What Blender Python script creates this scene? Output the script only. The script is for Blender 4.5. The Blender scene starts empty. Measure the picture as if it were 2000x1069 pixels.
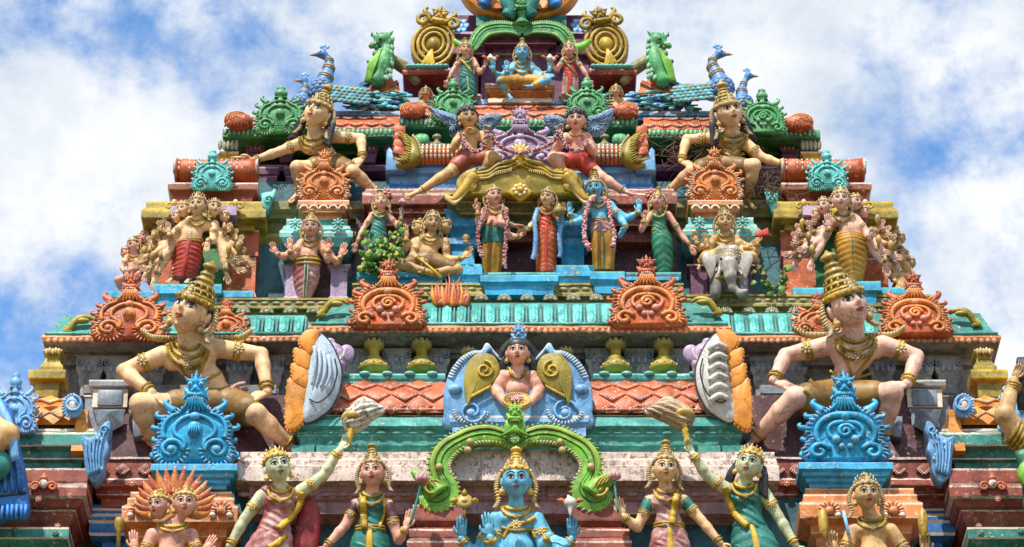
import bpy, math, random
import numpy as np
from mathutils import Vector, Matrix, Euler
from mathutils.bvhtree import BVHTree
random.seed(7); RNG = np.random.default_rng(7)
R = math.radians; PI = math.pi
sc = bpy.context.scene; COL = sc.collection

# ---------------------------------------------------------------- camera, sky, sun, exposure
EL = R(28.0); FPX = 7000.0; CX, CY = 1000.0, 534.5; CAM = np.array([0.0, 0.0, 1.6])
cd = bpy.data.cameras.new('camera'); cam = bpy.data.objects.new('camera', cd); COL.objects.link(cam)
cam.location = CAM; cam.rotation_euler = (PI/2 + EL, 0, 0)
cd.sensor_width = 36; cd.lens = 36*FPX/2000.0; cd.clip_end = 5000; cd.clip_start = 0.1
sc.camera = cam
sc.render.resolution_x = 1024; sc.render.resolution_y = 547
sc.view_settings.view_transform = 'Standard'; sc.view_settings.look = 'None'
sc.view_settings.gamma = 1; sc.view_settings.use_curve_mapping = False
sc.view_settings.exposure = 0.31

SUN_EL, SUN_AZ = R(56), R(-24)          # azimuth measured from straight behind the camera, negative = from the left
w = bpy.data.worlds.new('World'); sc.world = w; w.use_nodes = True
nt = w.node_tree; nt.nodes.clear()
def WN(t, **k):
    n = nt.nodes.new(t)
    for a, b in k.items(): setattr(n, a, b)
    return n
wl = nt.links.new
sky = WN('ShaderNodeTexSky', sky_type='NISHITA', sun_disc=False)
sky.sun_elevation = SUN_EL; sky.sun_rotation = PI + SUN_AZ; sky.air_density = 1.0; sky.dust_density = 0.6; sky.ozone_density = 2.0
tc = WN('ShaderNodeTexCoord')
mp = WN('ShaderNodeMapping'); mp.inputs['Scale'].default_value = (1.0, 1.0, 1.15); mp.inputs['Location'].default_value = (3.67, 0.31, 1.55)
wl(tc.outputs['Generated'], mp.inputs['Vector'])
n1 = WN('ShaderNodeTexNoise'); n1.inputs['Scale'].default_value = 11.0; n1.inputs['Detail'].default_value = 9; n1.inputs['Roughness'].default_value = 0.62; n1.inputs['Distortion'].default_value = 0.0
wl(mp.outputs[0], n1.inputs['Vector'])
cr = WN('ShaderNodeValToRGB'); cr.color_ramp.elements[0].position = 0.385; cr.color_ramp.elements[1].position = 0.56
cr.color_ramp.interpolation = 'EASE'
wl(n1.outputs['Fac'], cr.inputs[0])
n2 = WN('ShaderNodeTexNoise'); n2.inputs['Scale'].default_value = 26; n2.inputs['Detail'].default_value = 7; n2.inputs['Roughness'].default_value = 0.62
wl(mp.outputs[0], n2.inputs['Vector'])
cr2 = WN('ShaderNodeValToRGB'); cr2.color_ramp.elements[0].position = 0.34; cr2.color_ramp.elements[1].position = 0.62
cr2.color_ramp.elements[0].color = (7.4, 8.2, 9.3, 1); cr2.color_ramp.elements[1].color = (10.6, 10.8, 11.0, 1)
wl(n2.outputs['Fac'], cr2.inputs[0])
skm = WN('ShaderNodeMix', data_type='RGBA', blend_type='MULTIPLY'); skm.inputs[0].default_value = 1.0
wl(sky.outputs[0], skm.inputs[6]); skm.inputs[7].default_value = (1.45, 2.15, 2.65, 1)
mx = WN('ShaderNodeMix', data_type='RGBA'); wl(cr.outputs[0], mx.inputs[0]); wl(skm.outputs[2], mx.inputs[6]); wl(cr2.outputs[0], mx.inputs[7])
bg = WN('ShaderNodeBackground'); bg.inputs['Strength'].default_value = 0.078
wl(mx.outputs[2], bg.inputs['Color'])
wo = WN('ShaderNodeOutputWorld'); wl(bg.outputs[0], wo.inputs['Surface'])
sl = bpy.data.lights.new('sun', 'SUN'); sl.energy = 5.0; sl.angle = R(0.9); sl.color = (1.0, 0.945, 0.86)
so = bpy.data.objects.new('sun', sl); COL.objects.link(so)
sd = Vector((math.sin(SUN_AZ)*math.cos(SUN_EL), -math.cos(SUN_AZ)*math.cos(SUN_EL), math.sin(SUN_EL)))
so.rotation_euler = sd.to_track_quat('Z', 'Y').to_euler(); so.location = (-8, -5, 40)

# ---------------------------------------------------------------- where things stand
UNIT = 1/300.0; Y0 = 23.3333*math.cos(EL)
FW = np.array([0, math.cos(EL), math.sin(EL)]); UPV = np.array([0, -math.sin(EL), math.cos(EL)]); RT = np.array([1.0, 0, 0])
def world(px, py, D):
    d = FW + RT*((px-CX)/FPX) + UPV*((CY-py)/FPX)
    t = (Y0 + D*UNIT)/d[1]
    return CAM + d*t, t/FPX
class Frame:
    """a place on the tower: origin, metres per unit, forward lean"""
    def __init__(s, ax, ay, D, tilt=0.0):
        s.ax, s.ay, s.D = ax, ay, D
        s.O, s.s = world(ax, ay, D); s.tilt = R(tilt)
        e = EL + math.atan((CY-ay)/FPX) - s.tilt
        s.sn, s.cs = math.sin(e), math.cos(e); s.view = Vector((0, s.cs, s.sn))
    def p(s, x, y, w=0.0):
        return np.array([x-s.ax, w, ((s.ay-y)+w*s.sn)/s.cs])

# ---------------------------------------------------------------- materials
def lin(h):
    h = h.lstrip('#'); c = [int(h[i:i+2], 16)/255 for i in (0, 2, 4)]
    return tuple(((x+0.055)/1.055)**2.4 if x > 0.04045 else x/12.92 for x in c)
MATS = {}
def paint(name, hexc, sat=1.5, lum=.66,  chip='#d9d2c4', chips=0.25, dirt=0.35, rough=0.42, var=0.25, scale=1.0, edge=0.35, bump=0.25, second=None):
    if name in MATS: return MATS[name]
    m = bpy.data.materials.new(name); m.use_nodes = True; t = m.node_tree; N = t.nodes; L = t.links.new
    b = N['Principled BSDF']; b.inputs['Roughness'].default_value = rough
    base = lin(hexc); mxc = max(base); gy = sum(base)/3; base = tuple(max(0.004, (gy+(x-gy)*sat)*lum) for x in base)
    g = N.new('ShaderNodeNewGeometry')
    oi = N.new('ShaderNodeObjectInfo')
    def noise(sc_, det=4, ro=0.6, vec=None):
        n = N.new('ShaderNodeTexNoise'); n.inputs['Scale'].default_value = sc_*scale; n.inputs['Detail'].default_value = det; n.inputs['Roughness'].default_value = ro
        L(vec or g.outputs['Position'], n.inputs['Vector']); return n.outputs['Fac']
    def ramp(x, a, b_, inv=False):
        r = N.new('ShaderNodeMapRange'); r.inputs[1].default_value = a; r.inputs[2].default_value = b_
        if inv: r.inputs[3].default_value = 1; r.inputs[4].default_value = 0
        r.interpolation_type = 'SMOOTHSTEP'; L(x, r.inputs[0]); return r.outputs[0]
    def mixc(f, a, b_, bt='MIX'):
        x = N.new('ShaderNodeMix'); x.data_type = 'RGBA'; x.blend_type = bt
        for sock, v in ((0, f), (6, a), (7, b_)):
            if isinstance(v, (int, float)): x.inputs[sock].default_value = v
            elif isinstance(v, tuple): x.inputs[sock].default_value = (*v[:3], 1)
            else: L(v, x.inputs[sock])
        return x.outputs[2]
    def mul(a, k):
        x = N.new('ShaderNodeMath'); x.operation = 'MULTIPLY'; L(a, x.inputs[0])
        if isinstance(k, (int, float)): x.inputs[1].default_value = k
        else: L(k, x.inputs[1])
        return x.outputs[0]
    lo = tuple(c*(1-var*1.2) for c in base); hi = tuple(min(1, c*(1+var*1.2)+0.09*var) for c in base)
    if second: hi = lin(second)
    c = mixc(ramp(noise(5.5, 5, 0.65), 0.38, 0.62), lo, hi)
    # uneven fading of the coat
    fade = tuple(min(1, x*1.25+0.075) for x in base)
    c = mixc(mul(ramp(noise(16, 5, 0.7), 0.47, 0.70), 0.6), c, fade)
    # rubbed, dry-brushed ridges: pale highlights painted into the coat colour
    if edge > 0:
        at = N.new('ShaderNodeAttribute'); at.attribute_name = 'relief'
        c = mixc(mul(mul(ramp(g.outputs['Pointiness'], 0.53, 0.62), at.outputs['Fac']), edge), c, tuple(min(1, 0.8*x+0.26) for x in base))
    # chips down to the plaster
    ch = ramp(noise(30, 7, 0.74), 0.640-0.12*chips, 0.655-0.12*chips)
    ch = mul(ch, ramp(noise(3.4, 3, 0.6), 0.36, 0.54)) if chips < .6 else ch
    c = mixc(mul(ch, min(1, chips*3.2)), c, lin(chip))
    # grime streaks running down and soot specks
    mpn = N.new('ShaderNodeMapping'); mpn.inputs['Scale'].default_value = (1, 1, 0.22); L(g.outputs['Position'], mpn.inputs['Vector'])
    st = ramp(noise(19, 6, 0.75, mpn.outputs[0]), 0.50, 0.66)
    c = mixc(mul(st, dirt), c, tuple(x*0.22+0.018 for x in base))
    # hairline cracks
    vo = N.new('ShaderNodeTexVoronoi'); vo.feature = 'DISTANCE_TO_EDGE'; vo.inputs['Scale'].default_value = 7.5*scale
    wv = N.new('ShaderNodeVectorMath'); wv.operation = 'MULTIPLY_ADD'; nn = N.new('ShaderNodeTexNoise'); nn.inputs['Scale'].default_value = 9*scale; nn.inputs['Detail'].default_value = 5; L(g.outputs['Position'], nn.inputs['Vector'])
    L(nn.outputs['Color'], wv.inputs[0]); wv.inputs[1].default_value = (.22, .22, .22); L(g.outputs['Position'], wv.inputs[2]); L(wv.outputs[0], vo.inputs['Vector'])
    crk = mul(ramp(vo.outputs['Distance'], 0.010, 0.022, True), ramp(noise(2.6, 2, 0.5), 0.46, 0.56))
    c = mixc(mul(crk, min(0.75, .25+dirt)), c, tuple(x*0.18+0.01 for x in base))
    sp = ramp(noise(80, 3, 0.6), 0.63, 0.70)
    sp = mul(sp, ramp(noise(4.2, 3, 0.6), 0.42, 0.62))
    c = mixc(mul(sp, min(1, dirt*1.6)), c, (0.03, 0.028, 0.022))
    L(c, b.inputs['Base Color'])
    rr = N.new('ShaderNodeMapRange'); L(noise(30), rr.inputs[0]); rr.inputs[3].default_value = rough-0.12; rr.inputs[4].default_value = rough+0.28
    L(rr.outputs[0], b.inputs['Roughness'])
    bp = N.new('ShaderNodeBump'); bp.inputs['Strength'].default_value = bump; bp.inputs['Distance'].default_value = 0.006
    hsum = N.new('ShaderNodeMath'); hsum.operation = 'MULTIPLY_ADD'; L(noise(48, 6, 0.65), hsum.inputs[0]); hsum.inputs[1].default_value = 1.6
    inv = N.new('ShaderNodeMath'); inv.operation = 'MULTIPLY'; inv.inputs[1].default_value = -0.5*min(1, chips*2); L(ch, inv.inputs[0]); L(inv.outputs[0], hsum.inputs[2])
    L(hsum.outputs[0], bp.inputs['Height']); L(bp.outputs[0], b.inputs['Normal'])
    MATS[name] = m; return m
def A(name, *a, **k): return paint(name, *a, **k)
SKIN_CREAM = A('skin_cream', '#e6bd90', sat=1.12, lum=.9, chips=0.1, dirt=0.34, edge=0.12, var=0.16, bump=0.3, rough=0.5)
SKIN_PINK = A('skin_pink', '#dfa58e', sat=1.12, lum=.9, chips=0.12, dirt=0.36, edge=0.12, var=0.18, bump=0.3, rough=0.48)
SKIN_ROSE = A('skin_rose', '#dfb39e', sat=1.12, lum=.9, chips=0.1, dirt=0.34, edge=0.12, var=0.16, bump=0.3, rough=0.5)
SKIN_TAN = A('skin_tan', '#cda572', sat=1.12, lum=.9, chips=0.08, dirt=0.42, edge=0.2, var=0.2, bump=0.3, rough=0.5)
SKIN_BLUE = A('skin_blue', '#74bad6', chip='#b9d4dd', chips=0.22, dirt=0.2, edge=0.3, var=0.2, sat=1.15, lum=0.88)
SKIN_PALE = A('skin_pale_green', '#ccd0a8', sat=1.1, lum=.9, chips=0.14, dirt=0.4, edge=0.15, var=0.16, rough=0.5, bump=0.3)
GOLD = A('gold_paint', '#ab8f34', chip='#5b4a1c', chips=0.15, dirt=0.55, rough=0.38, edge=0.9, var=0.3, sat=1.35, lum=0.8)
GOLD_B = A('gold_bright', '#c9a63a', chip='#e6d9a8', chips=0.12, dirt=0.35, rough=0.36, edge=0.8, var=0.25, sat=1.25, lum=0.85)
GOLD_D = A('gold_olive', '#9b8932', chip='#b9ac6a', chips=0.15, dirt=0.45, rough=0.42, edge=0.9, var=0.3, sat=1.3, lum=0.8)
BLACK = A('black_paint', '#1d1a1b', chip='#5a554f', chips=0.08, dirt=0.1, edge=0.15, var=0.2)
LINE = A('line_black', '#120f10', chips=0, dirt=0, edge=0, bump=0)
EYEW = A('eye_white', '#e6e2d8', sat=1.1, lum=.85, chips=0, dirt=0.05, edge=0, bump=0, rough=0.3, var=0.03)
LIP = A('lip_red', '#a3412e', chips=0.03, dirt=0.1, edge=0, bump=0.05, var=0.1)
ORANGE = A('orange_paint', '#cc6530', chip='#e7c6ae', chips=0.32, dirt=0.42, edge=0.75, var=0.22, sat=1.15, lum=0.67)
BRICKRED = A('brick_red', '#a04826', chip='#d9b09c', chips=0.3, dirt=0.5, edge=0.55, var=0.22, sat=1.2, lum=0.56)
PEACH = A('peach_paint', '#d88a52', chip='#edd3bd', chips=0.32, dirt=0.42, edge=0.7, var=0.18, sat=1.2, lum=0.76)
AMBER = A('amber_paint', '#dc9222', chip='#efc477', chips=0.1, dirt=0.3, edge=0.2, var=0.2, sat=1.2, lum=0.8)
TURQ = A('turquoise_paint', '#4cb9ad', chip='#d2cdb4', chips=0.32, dirt=0.42, edge=0.5, var=0.22, second='#66c4bf', sat=1.0, lum=0.82)
TEAL = A('teal_paint', '#238f80', chip='#c6b58f', chips=0.32, dirt=0.42, edge=0.55, var=0.25, sat=1.1, lum=0.64)
TEALD = A('deep_teal', '#14636c', chip='#2f4f53', chips=0.2, dirt=0.35, edge=0.2, var=0.3)
BLUE = A('blue_paint', '#2ba4cc', chip='#c9b37c', chips=0.32, dirt=0.42, edge=0.6, var=0.22, sat=1.2, lum=0.8)
LBLUE = A('light_blue', '#7badd8', chip='#d9c7a5', chips=0.32, dirt=0.42, edge=0.6, var=0.2, sat=1.15, lum=0.82)
CBLUE = A('cobalt_blue', '#2f74b8', chip='#d9b27c', chips=0.25, dirt=0.35, edge=0.5, var=0.25, sat=1.15, lum=0.85)
PLUM = A('plum_wall', '#6a3c56', chip='#9b8894', chips=0.12, dirt=0.4, edge=0.4, var=0.2)
MAROON = A('maroon_wall', '#52282a', chip='#a99a86', chips=0.3, dirt=0.4, edge=0.2, var=0.3)
SLATE = A('slate_wall', '#77828d', sat=1.1, lum=.85, chip='#b1b2ad', chips=0.2, dirt=0.45, edge=0.45, var=0.2)
GREYW = A('grey_weathered', '#8d8981', sat=1.1, lum=.85, chip='#c4beb3', chips=0.3, dirt=0.75, edge=0.4, var=0.25)
PINKW = A('pinkish_white', '#d9c5b8', sat=1.1, lum=.85, chip='#8a6b52', chips=0.75, dirt=0.7, edge=0.2, var=0.12)
DUSTY = A('dusty_pink', '#b48a86', sat=1.1, lum=.85, chip='#6e5850', chips=0.5, dirt=0.6, edge=0.3, var=0.15)
GREEN = A('green_paint', '#47a05a', chip='#bfe0a8', chips=0.32, dirt=0.42, edge=0.7, var=0.25, sat=1.05, lum=0.74)
LIME = A('lime_green', '#7dba42', chip='#dbe2a0', chips=0.32, dirt=0.42, edge=0.6, var=0.25, sat=1.2, lum=0.74)
DGREEN = A('dark_green', '#2c7a3a', chip='#7fa15a', chips=0.15, dirt=0.4, edge=0.4, var=0.25, sat=1.2)
LILAC = A('lilac_paint', '#b59bb8', chip='#6e5b4e', chips=0.2, dirt=0.3, edge=0.7, var=0.15, sat=1.1, lum=0.8)
OLIVE = A('olive_paint', '#8f8a54', chip='#b9b489', chips=0.2, dirt=0.6, edge=0.8, var=0.25, sat=1.2)
OCHRE = A('ochre_paint', '#b09c3a', chip='#d7cf92', chips=0.15, dirt=0.35, edge=0.8, var=0.22, sat=1.25)
WHITEP = A('white_paint', '#d6d3ca', sat=1.1, lum=.85, chip='#5f564a', chips=0.22, dirt=0.45, edge=0.1, var=0.08)
IVORY = A('white_line', '#e2d3bf', sat=1.1, lum=.85, chip='#9c7a5c', chips=0.3, dirt=0.35, edge=0.0, var=0.1, bump=0.1)
PALEB = A('pale_blue_paint', '#bccbd8', sat=1.1, lum=.85, chip='#6d7680', chips=0.15, dirt=0.3, edge=0.3, var=0.08)
RED = A('red_cloth', '#b8442a', chip='#e6b6a6', chips=0.15, dirt=0.25, edge=0.7, var=0.2, sat=1.2, lum=0.8)
ROSE = A('rose_cloth', '#b87a78', chip='#e2cfc4', chips=0.3, dirt=0.35, edge=0.5, var=0.2, second='#c7a39a')
SHORTS = A('faded_rose_shorts', '#b5644f', chip='#7f2f2a', chips=0.3, dirt=0.35, edge=0.3, var=0.2, sat=1.15, lum=0.8)
MUSTARD = A('mustard_cloth', '#c5962c', chip='#8a651a', chips=0.15, dirt=0.35, edge=0.6, var=0.22)
OLIVEC = A('olive_cloth', '#8a6c22', chips=0.06, dirt=0.35, edge=0.4, var=0.25)
SARI_G = A('green_sari', '#187f72', chip='#8fc9b4', chips=0.18, dirt=0.3, edge=0.45, var=0.3, sat=1.2, lum=0.62)
GREEND = A('emerald_cloth', '#138560', chip='#2b6fa0', chips=0.15, dirt=0.3, edge=0.5, var=0.3, sat=1.2, lum=0.6)
CRIMSON = A('crimson_garland', '#8e3038', chip='#e9dcd0', chips=0.55, dirt=0.2, edge=0.9, var=0.2)
GARL = A('pink_garland', '#b9696a', chip='#efe2d6', chips=0.6, dirt=0.2, edge=0.8, var=0.25)
FUR = A('streaked_white_fur', '#ded6c2', chip='#2a2622', chips=0.45, dirt=0.9, edge=0.1, var=0.1, bump=0.8, sat=1.0, lum=0.95)
FURB = A('streaked_brown_fur', '#b39b76', chip='#2a2622', chips=0.45, dirt=0.9, edge=0.1, var=0.15, bump=0.8, sat=1.0, lum=0.9)
LEAF2 = A('leaf_dry', '#a5a03c', chips=0, dirt=0.1, edge=0, var=0.4, rough=0.6, bump=0.05)
ELEPH = A('elephant_grey', '#bdb5a8', chips=.3, dirt=.5, edge=.5, sat=1.0, lum=.8)
LEAF = A('leaf', '#5c8428', chips=0, dirt=0.1, edge=0, var=0.4, rough=0.5, bump=0.05)
TWIG = A('twig', '#5a4430', chips=0, dirt=0.2, edge=0, var=0.3, rough=0.8)
GROUNDM = A('sandy_ground', '#6e6048', chips=0.1, dirt=0.2, edge=0, var=0.15, rough=0.9, scale=0.1)

# ---------------------------------------------------------------- mesh collector (units: see Frame)
class M:
    def __init__(s): s.v = []; s.f = []; s.m = []; s.sm = []; s.n = 0
    def add(s, v, f, mat=0, smooth=True):
        v = np.asarray(v, float).reshape(-1, 3); s.v.append(v)
        o = s.n; s.f += [tuple(i+o for i in q) for q in f]
        s.m += [mat]*len(f); s.sm += [smooth]*len(f); s.n += len(v)
        return s
    def verts(s): return np.concatenate(s.v) if s.v else np.zeros((0, 3))
    def join(s, o, mat=None):
        k = s.n; s.v.append(o.verts()); s.f += [tuple(i+k for i in q) for q in o.f]
        s.m += (o.m if mat is None else [mat]*len(o.f)); s.sm += o.sm; s.n += o.n
        return s
    def box(s, a, b, mat=0, taper=0.0):
        (x0, y0, z0), (x1, y1, z1) = a, b; t = taper
        v = [(x0, y0, z0), (x1, y0, z0), (x1, y1, z0), (x0, y1, z0), (x0+t, y0+t, z1), (x1-t, y0+t, z1), (x1-t, y1, z1), (x0+t, y1, z1)]
        return s.add(v, [(3, 2, 1, 0), (4, 5, 6, 7), (0, 1, 5, 4), (1, 2, 6, 5), (2, 3, 7, 6), (3, 0, 4, 7)], mat, False)
    def ell(s, c, r, mat=0, nu=10, nv=7, rot=None, flat=False):
        c = np.asarray(c, float); r = np.ones(3)*r if np.isscalar(r) else np.asarray(r, float)
        th = np.linspace(0, 2*PI, nu, endpoint=False); ph = np.linspace(0, PI, nv+1)[1:-1]
        P = [(0, 0, 1)]+[(math.sin(p)*math.cos(t), math.sin(p)*math.sin(t), math.cos(p)) for p in ph for t in th]+[(0, 0, -1)]
        P = np.array(P)*r
        if rot is not None: P = P@np.asarray(rot).T
        F = [(0, 1+i, 1+(i+1) % nu) for i in range(nu)]
        for j in range(len(ph)-1):
            a = 1+j*nu; b = a+nu
            F += [(a+i, b+i, b+(i+1) % nu, a+(i+1) % nu) for i in range(nu)]
        a = 1+(len(ph)-1)*nu; e = len(P)-1
        F += [(a+i, e, a+(i+1) % nu) for i in range(nu)]
        return s.add(P+c, F, mat, not flat)
    def tube(s, pts, rad, n=8, mat=0, flatten=1.0, closed=False, twist=None):
        P = np.asarray(pts, float); k = len(P)
        rad = np.ones(k)*rad if np.isscalar(rad) else np.asarray(rad, float)
        T = np.gradient(P, axis=0) if not closed else np.roll(P, -1, 0)-np.roll(P, 1, 0)
        T /= np.linalg.norm(T, axis=1)[:, None]+1e-9
        up = np.array([0, 1.0, 0])
        V = []
        for i in range(k):
            a = np.cross(T[i], up); l = np.linalg.norm(a)
            a = a/l if l > 0.05 else np.array([1.0, 0, 0]); b = np.cross(a, T[i])
            for j in range(n):
                q = 2*PI*j/n
                V.append(P[i]+rad[i]*(a*math.cos(q)+b*math.sin(q)*flatten))
        F = []
        for i in range(k if closed else k-1):
            A_ = i*n; B_ = ((i+1) % k)*n
            F += [(A_+j, A_+(j+1) % n, B_+(j+1) % n, B_+j) for j in range(n)]
        if not closed: F += [tuple(reversed(range(n))), tuple(range((k-1)*n, k*n))]
        return s.add(V, F, mat)
    def lathe(s, prof, c=(0, 0, 0), n=20, mat=0, rot=None, flute=0, fa=0.0, sx=1.0, sy=1.0):
        c = np.asarray(c, float); V = []
        for (r, z) in prof:
            for j in range(n):
                q = 2*PI*j/n; rr = r*(1+fa*math.cos(flute*q)) if flute else r
                V.append((rr*math.cos(q)*sx, rr*math.sin(q)*sy, z))
        V = np.array(V)
        if rot is not None: V = V@np.asarray(rot).T
        F = []
        for i in range(len(prof)-1):
            a = i*n; b = a+n
            F += [(a+j, a+(j+1) % n, b+(j+1) % n, b+j) for j in range(n)]
        F += [tuple(reversed(range(n))), tuple(range((len(prof)-1)*n, len(prof)*n))]
        return s.add(V+c, F, mat)
    def loft(s, secs, n=28, mat=0, fn=None, cap=True):
        """secs: (centre xyz, rx, ry); horizontal ellipses"""
        V = []
        for i, (c, rx, ry) in enumerate(secs):
            t = i/(len(secs)-1)
            for j in range(n):
                q = 2*PI*j/n; k = fn(q, t) if fn else 1.0
                V.append((c[0]+rx*k*math.cos(q), c[1]+ry*k*math.sin(q), c[2]))
        F = []
        for i in range(len(secs)-1):
            a = i*n; b = a+n
            F += [(a+j, b+j, b+(j+1) % n, a+(j+1) % n) for j in range(n)]
        if cap: F += [tuple(range(n)), tuple(reversed(range((len(secs)-1)*n, len(secs)*n)))]
        return s.add(V, F, mat)
    def plate(s, out, y0, y1, bev=2.0, mat=0, dome=0.0):
        """outline (x,z) clockwise or not, front at y0 (towards viewer), back y1"""
        P = np.asarray(out, float); n = len(P); c = P.mean(0)
        T = np.roll(P, -1, 0)-np.roll(P, 1, 0); T /= np.linalg.norm(T, axis=1)[:, None]+1e-9
        Nn = np.stack([T[:, 1], -T[:, 0]], 1)
        area = 0.5*np.sum(P[:, 0]*np.roll(P[:, 1], -1)-np.roll(P[:, 0], -1)*P[:, 1])
        if area < 0: Nn = -Nn
        rings = [(P, y1), (P, y0+bev), (P-Nn*bev*0.35, y0+bev*0.35), (P-Nn*bev, y0)]
        for k in ((0.75, 0.5, 0.25) if dome else ()):
            rings.append((c+(P-Nn*bev-c)*k, y0-dome*(1-k*k)))
        V = [(p[0], y, p[1]) for Q, y in rings for p in Q]
        F = []
        rev = area < 0
        for i in range(len(rings)-1):
            a = i*n; b = a+n
            for j in range(n):
                q = (a+j, a+(j+1) % n, b+(j+1) % n, b+j); F.append(q[::-1] if rev else q)
        l = (len(rings)-1)*n; V.append((c[0], y0-dome, c[1])); e = len(V)-1
        for j in range(n):
            q = (l+j, l+(j+1) % n, e); F.append(q[::-1] if rev else q)
        b0 = tuple(range(n)); F.append(b0 if rev else b0[::-1])
        return s.add(V, F, mat)
def spiral(cx, cz, r0, r1, a0, turns, n=26, y=0.0):
    t = np.linspace(0, 1, n); a = a0+turns*2*PI*t; r = r0+(r1-r0)*t
    return np.stack([cx+r*np.cos(a), np.ones(n)*y, cz+r*np.sin(a)], 1)
def smoothline(pts, n=40, closed=False):
    P = np.asarray(pts, float); k = len(P)
    if closed: Q = np.concatenate([P[-1:], P, P[:2]]); seg = k
    else: Q = np.concatenate([2*P[:1]-P[1:2], P, 2*P[-1:]-P[-2:-1]]); seg = k-1
    out = []
    for i in range(n):
        u = i/(n if closed else n-1)*seg; a = min(int(u), seg-1); t = u-a
        p0, p1, p2, p3 = Q[a], Q[a+1], Q[a+2], Q[a+3]
        out.append(0.5*((2*p1)+(-p0+p2)*t+(2*p0-5*p1+4*p2-p3)*t*t+(-p0+3*p1-3*p2+p3)*t**3))
    return np.array(out)

# ---------------------------------------------------------------- objects
def link(name, mesh, fr, mats, parent=None, pframe=None):
    me = bpy.data.meshes.new(name)
    V = mesh.verts()*fr.s
    me.from_pydata(V.tolist(), [], mesh.f)
    for m_ in (mats if isinstance(mats, (list, tuple)) else [mats]): me.materials.append(m_)
    me.polygons.foreach_set('material_index', mesh.m); me.polygons.foreach_set('use_smooth', mesh.sm)
    me.update()
    if len(V) > 30:
        e = np.empty(len(me.edges)*2, np.int64); me.edges.foreach_get('vertices', e); e = e.reshape(-1, 2)
        ln = np.linalg.norm(V[e[:, 0]]-V[e[:, 1]], axis=1)/fr.s; mxl = np.zeros(len(V)); np.maximum.at(mxl, e[:, 0], ln); np.maximum.at(mxl, e[:, 1], ln)
        a = me.attributes.new('relief', 'FLOAT', 'POINT'); a.data.foreach_set('value', np.clip((9.0-mxl)/3.0, 0, 1).astype(np.float32))
    return me
def newobj(name, me, loc=(0, 0, 0), parent=None, rx=0.0):
    o = bpy.data.objects.new(name, me); COL.objects.link(o)
    if parent is not None: o.parent = parent
    o.location = loc
    if rx: o.rotation_euler = (rx, 0, 0)
    return o
def tag(o, label=None, cat=None, group=None, kind=None):
    if label: o['label'] = label
    if cat: o['category'] = cat
    if group: o['group'] = group
    if kind: o['kind'] = kind
    return o
SINGULAR = dict(armlets='armlet', bangles='bangle', anklets='anklet', earrings='earring', nipples='nipple', scrolls='scroll', scroll_ends='scroll_end', studs='stud', arch_studs='arch_stud', side_locks='side_lock', crown_jewels='crown_jewel', wings='wing', wing_tips='wing_tip', orange_leaves='orange_leaf', ridge_leaves='ridge_leaf', turquoise_tiles='turquoise_tile', teeth='tooth')
KEEP = {'body', 'head', 'side_head', 'blouse', 'cloth', 'hair', 'lips', 'moustache', 'eyelid_line', 'corbel', 'shingle', 'crown', 'necklace', 'pot', 'hood', 'twigs', 'stems'}
def islands(mesh):
    n = len(mesh.v)
    if n < 2 or n > 900: return None
    B = np.array([np.concatenate([v.min(0), v.max(0)]) for v in mesh.v]); par = list(range(n))
    def fd(a):
        while par[a] != a: par[a] = par[par[a]]; a = par[a]
        return a
    for i in range(n):
        ov = np.all((B[i, :3] <= B[i+1:, 3:]+.3) & (B[i, 3:] >= B[i+1:, :3]-.3), axis=1)
        for j in np.nonzero(ov)[0]: par[fd(i)] = fd(i+1+int(j))
    roots = [fd(i) for i in range(n)]; off = np.cumsum([0]+[len(v) for v in mesh.v])
    which = np.repeat(roots, np.diff(off)); G = {}
    for f, mi, sm in zip(mesh.f, mesh.m, mesh.sm): G.setdefault(int(which[f[0]]), []).append((f, mi, sm))
    V = mesh.verts(); out = []
    for r_, fs in G.items():
        ids = np.nonzero(which == r_)[0]; mp_ = {int(k): q for q, k in enumerate(ids)}; m = M(); m.v = [V[ids]]; m.n = len(ids)
        m.f = [tuple(mp_[i] for i in f) for f, _, _ in fs]; m.m = [x[1] for x in fs]; m.sm = [x[2] for x in fs]
        out.append((float(np.max(np.ptp(m.v[0], axis=0))), m))
    out.sort(key=lambda t: -t[0]); return out
def make(name, mesh, mats, fr, loc, parent, rx=0.0, label=None, kind=None):
    isl = islands(mesh) if (name not in KEEP and kind is None) else None
    if not isl or len(isl) < 2: return tag(newobj(name, link(name, mesh, fr, mats), loc, parent, rx), label, None, None, kind)
    sg = SINGULAR.get(name, name)
    big = [m for s_, m in isl if s_ >= 9] if len(isl) > 6 else [m for _, m in isl]; small = [m for s_, m in isl if s_ < 9] if len(isl) > 6 else []
    if len(big) > 60: big, small = [], [m for _, m in isl]
    objs = [tag(newobj(sg, link(sg, m, fr, mats), loc, parent, rx), label) for m in big]
    if small:
        j = M()
        for m in small: j.join(m)
        objs.append(tag(newobj(name, link(name, j, fr, mats), loc, parent, rx), label, None, None, 'stuff'))
    return objs[0]
class Thing:
    def __init__(s, name, label, cat, fr, group=None):
        s.fr = fr; s.o = newobj(name, None, fr.O, None, fr.tilt); tag(s.o, label, cat, group)
    def part(s, name, mesh, mats, parent=None, label=None, kind=None):
        if not mesh.f: return None
        return make(name, mesh, mats, s.fr, (0, 0, 0), parent or s.o, 0, label, kind)
TOWER_LOC = np.array([0.04, Y0+2.0, 0.0])
tower = newobj('temple_tower', None, TOWER_LOC)
tag(tower, 'many tiered painted stucco temple tower carrying all the statues', 'tower')
def tpart(name, mesh, mats, fr, label=None, kind=None):
    """a part of the tower"""
    return make(name, mesh, mats, fr, fr.O-TOWER_LOC, tower, fr.tilt, label, kind)
def sub(name, mesh, mats, fr, parent, label=None, kind=None, off=(0, 0, 0)):
    return make(name, mesh, mats, fr, off, parent, 0, label, kind)

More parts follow.
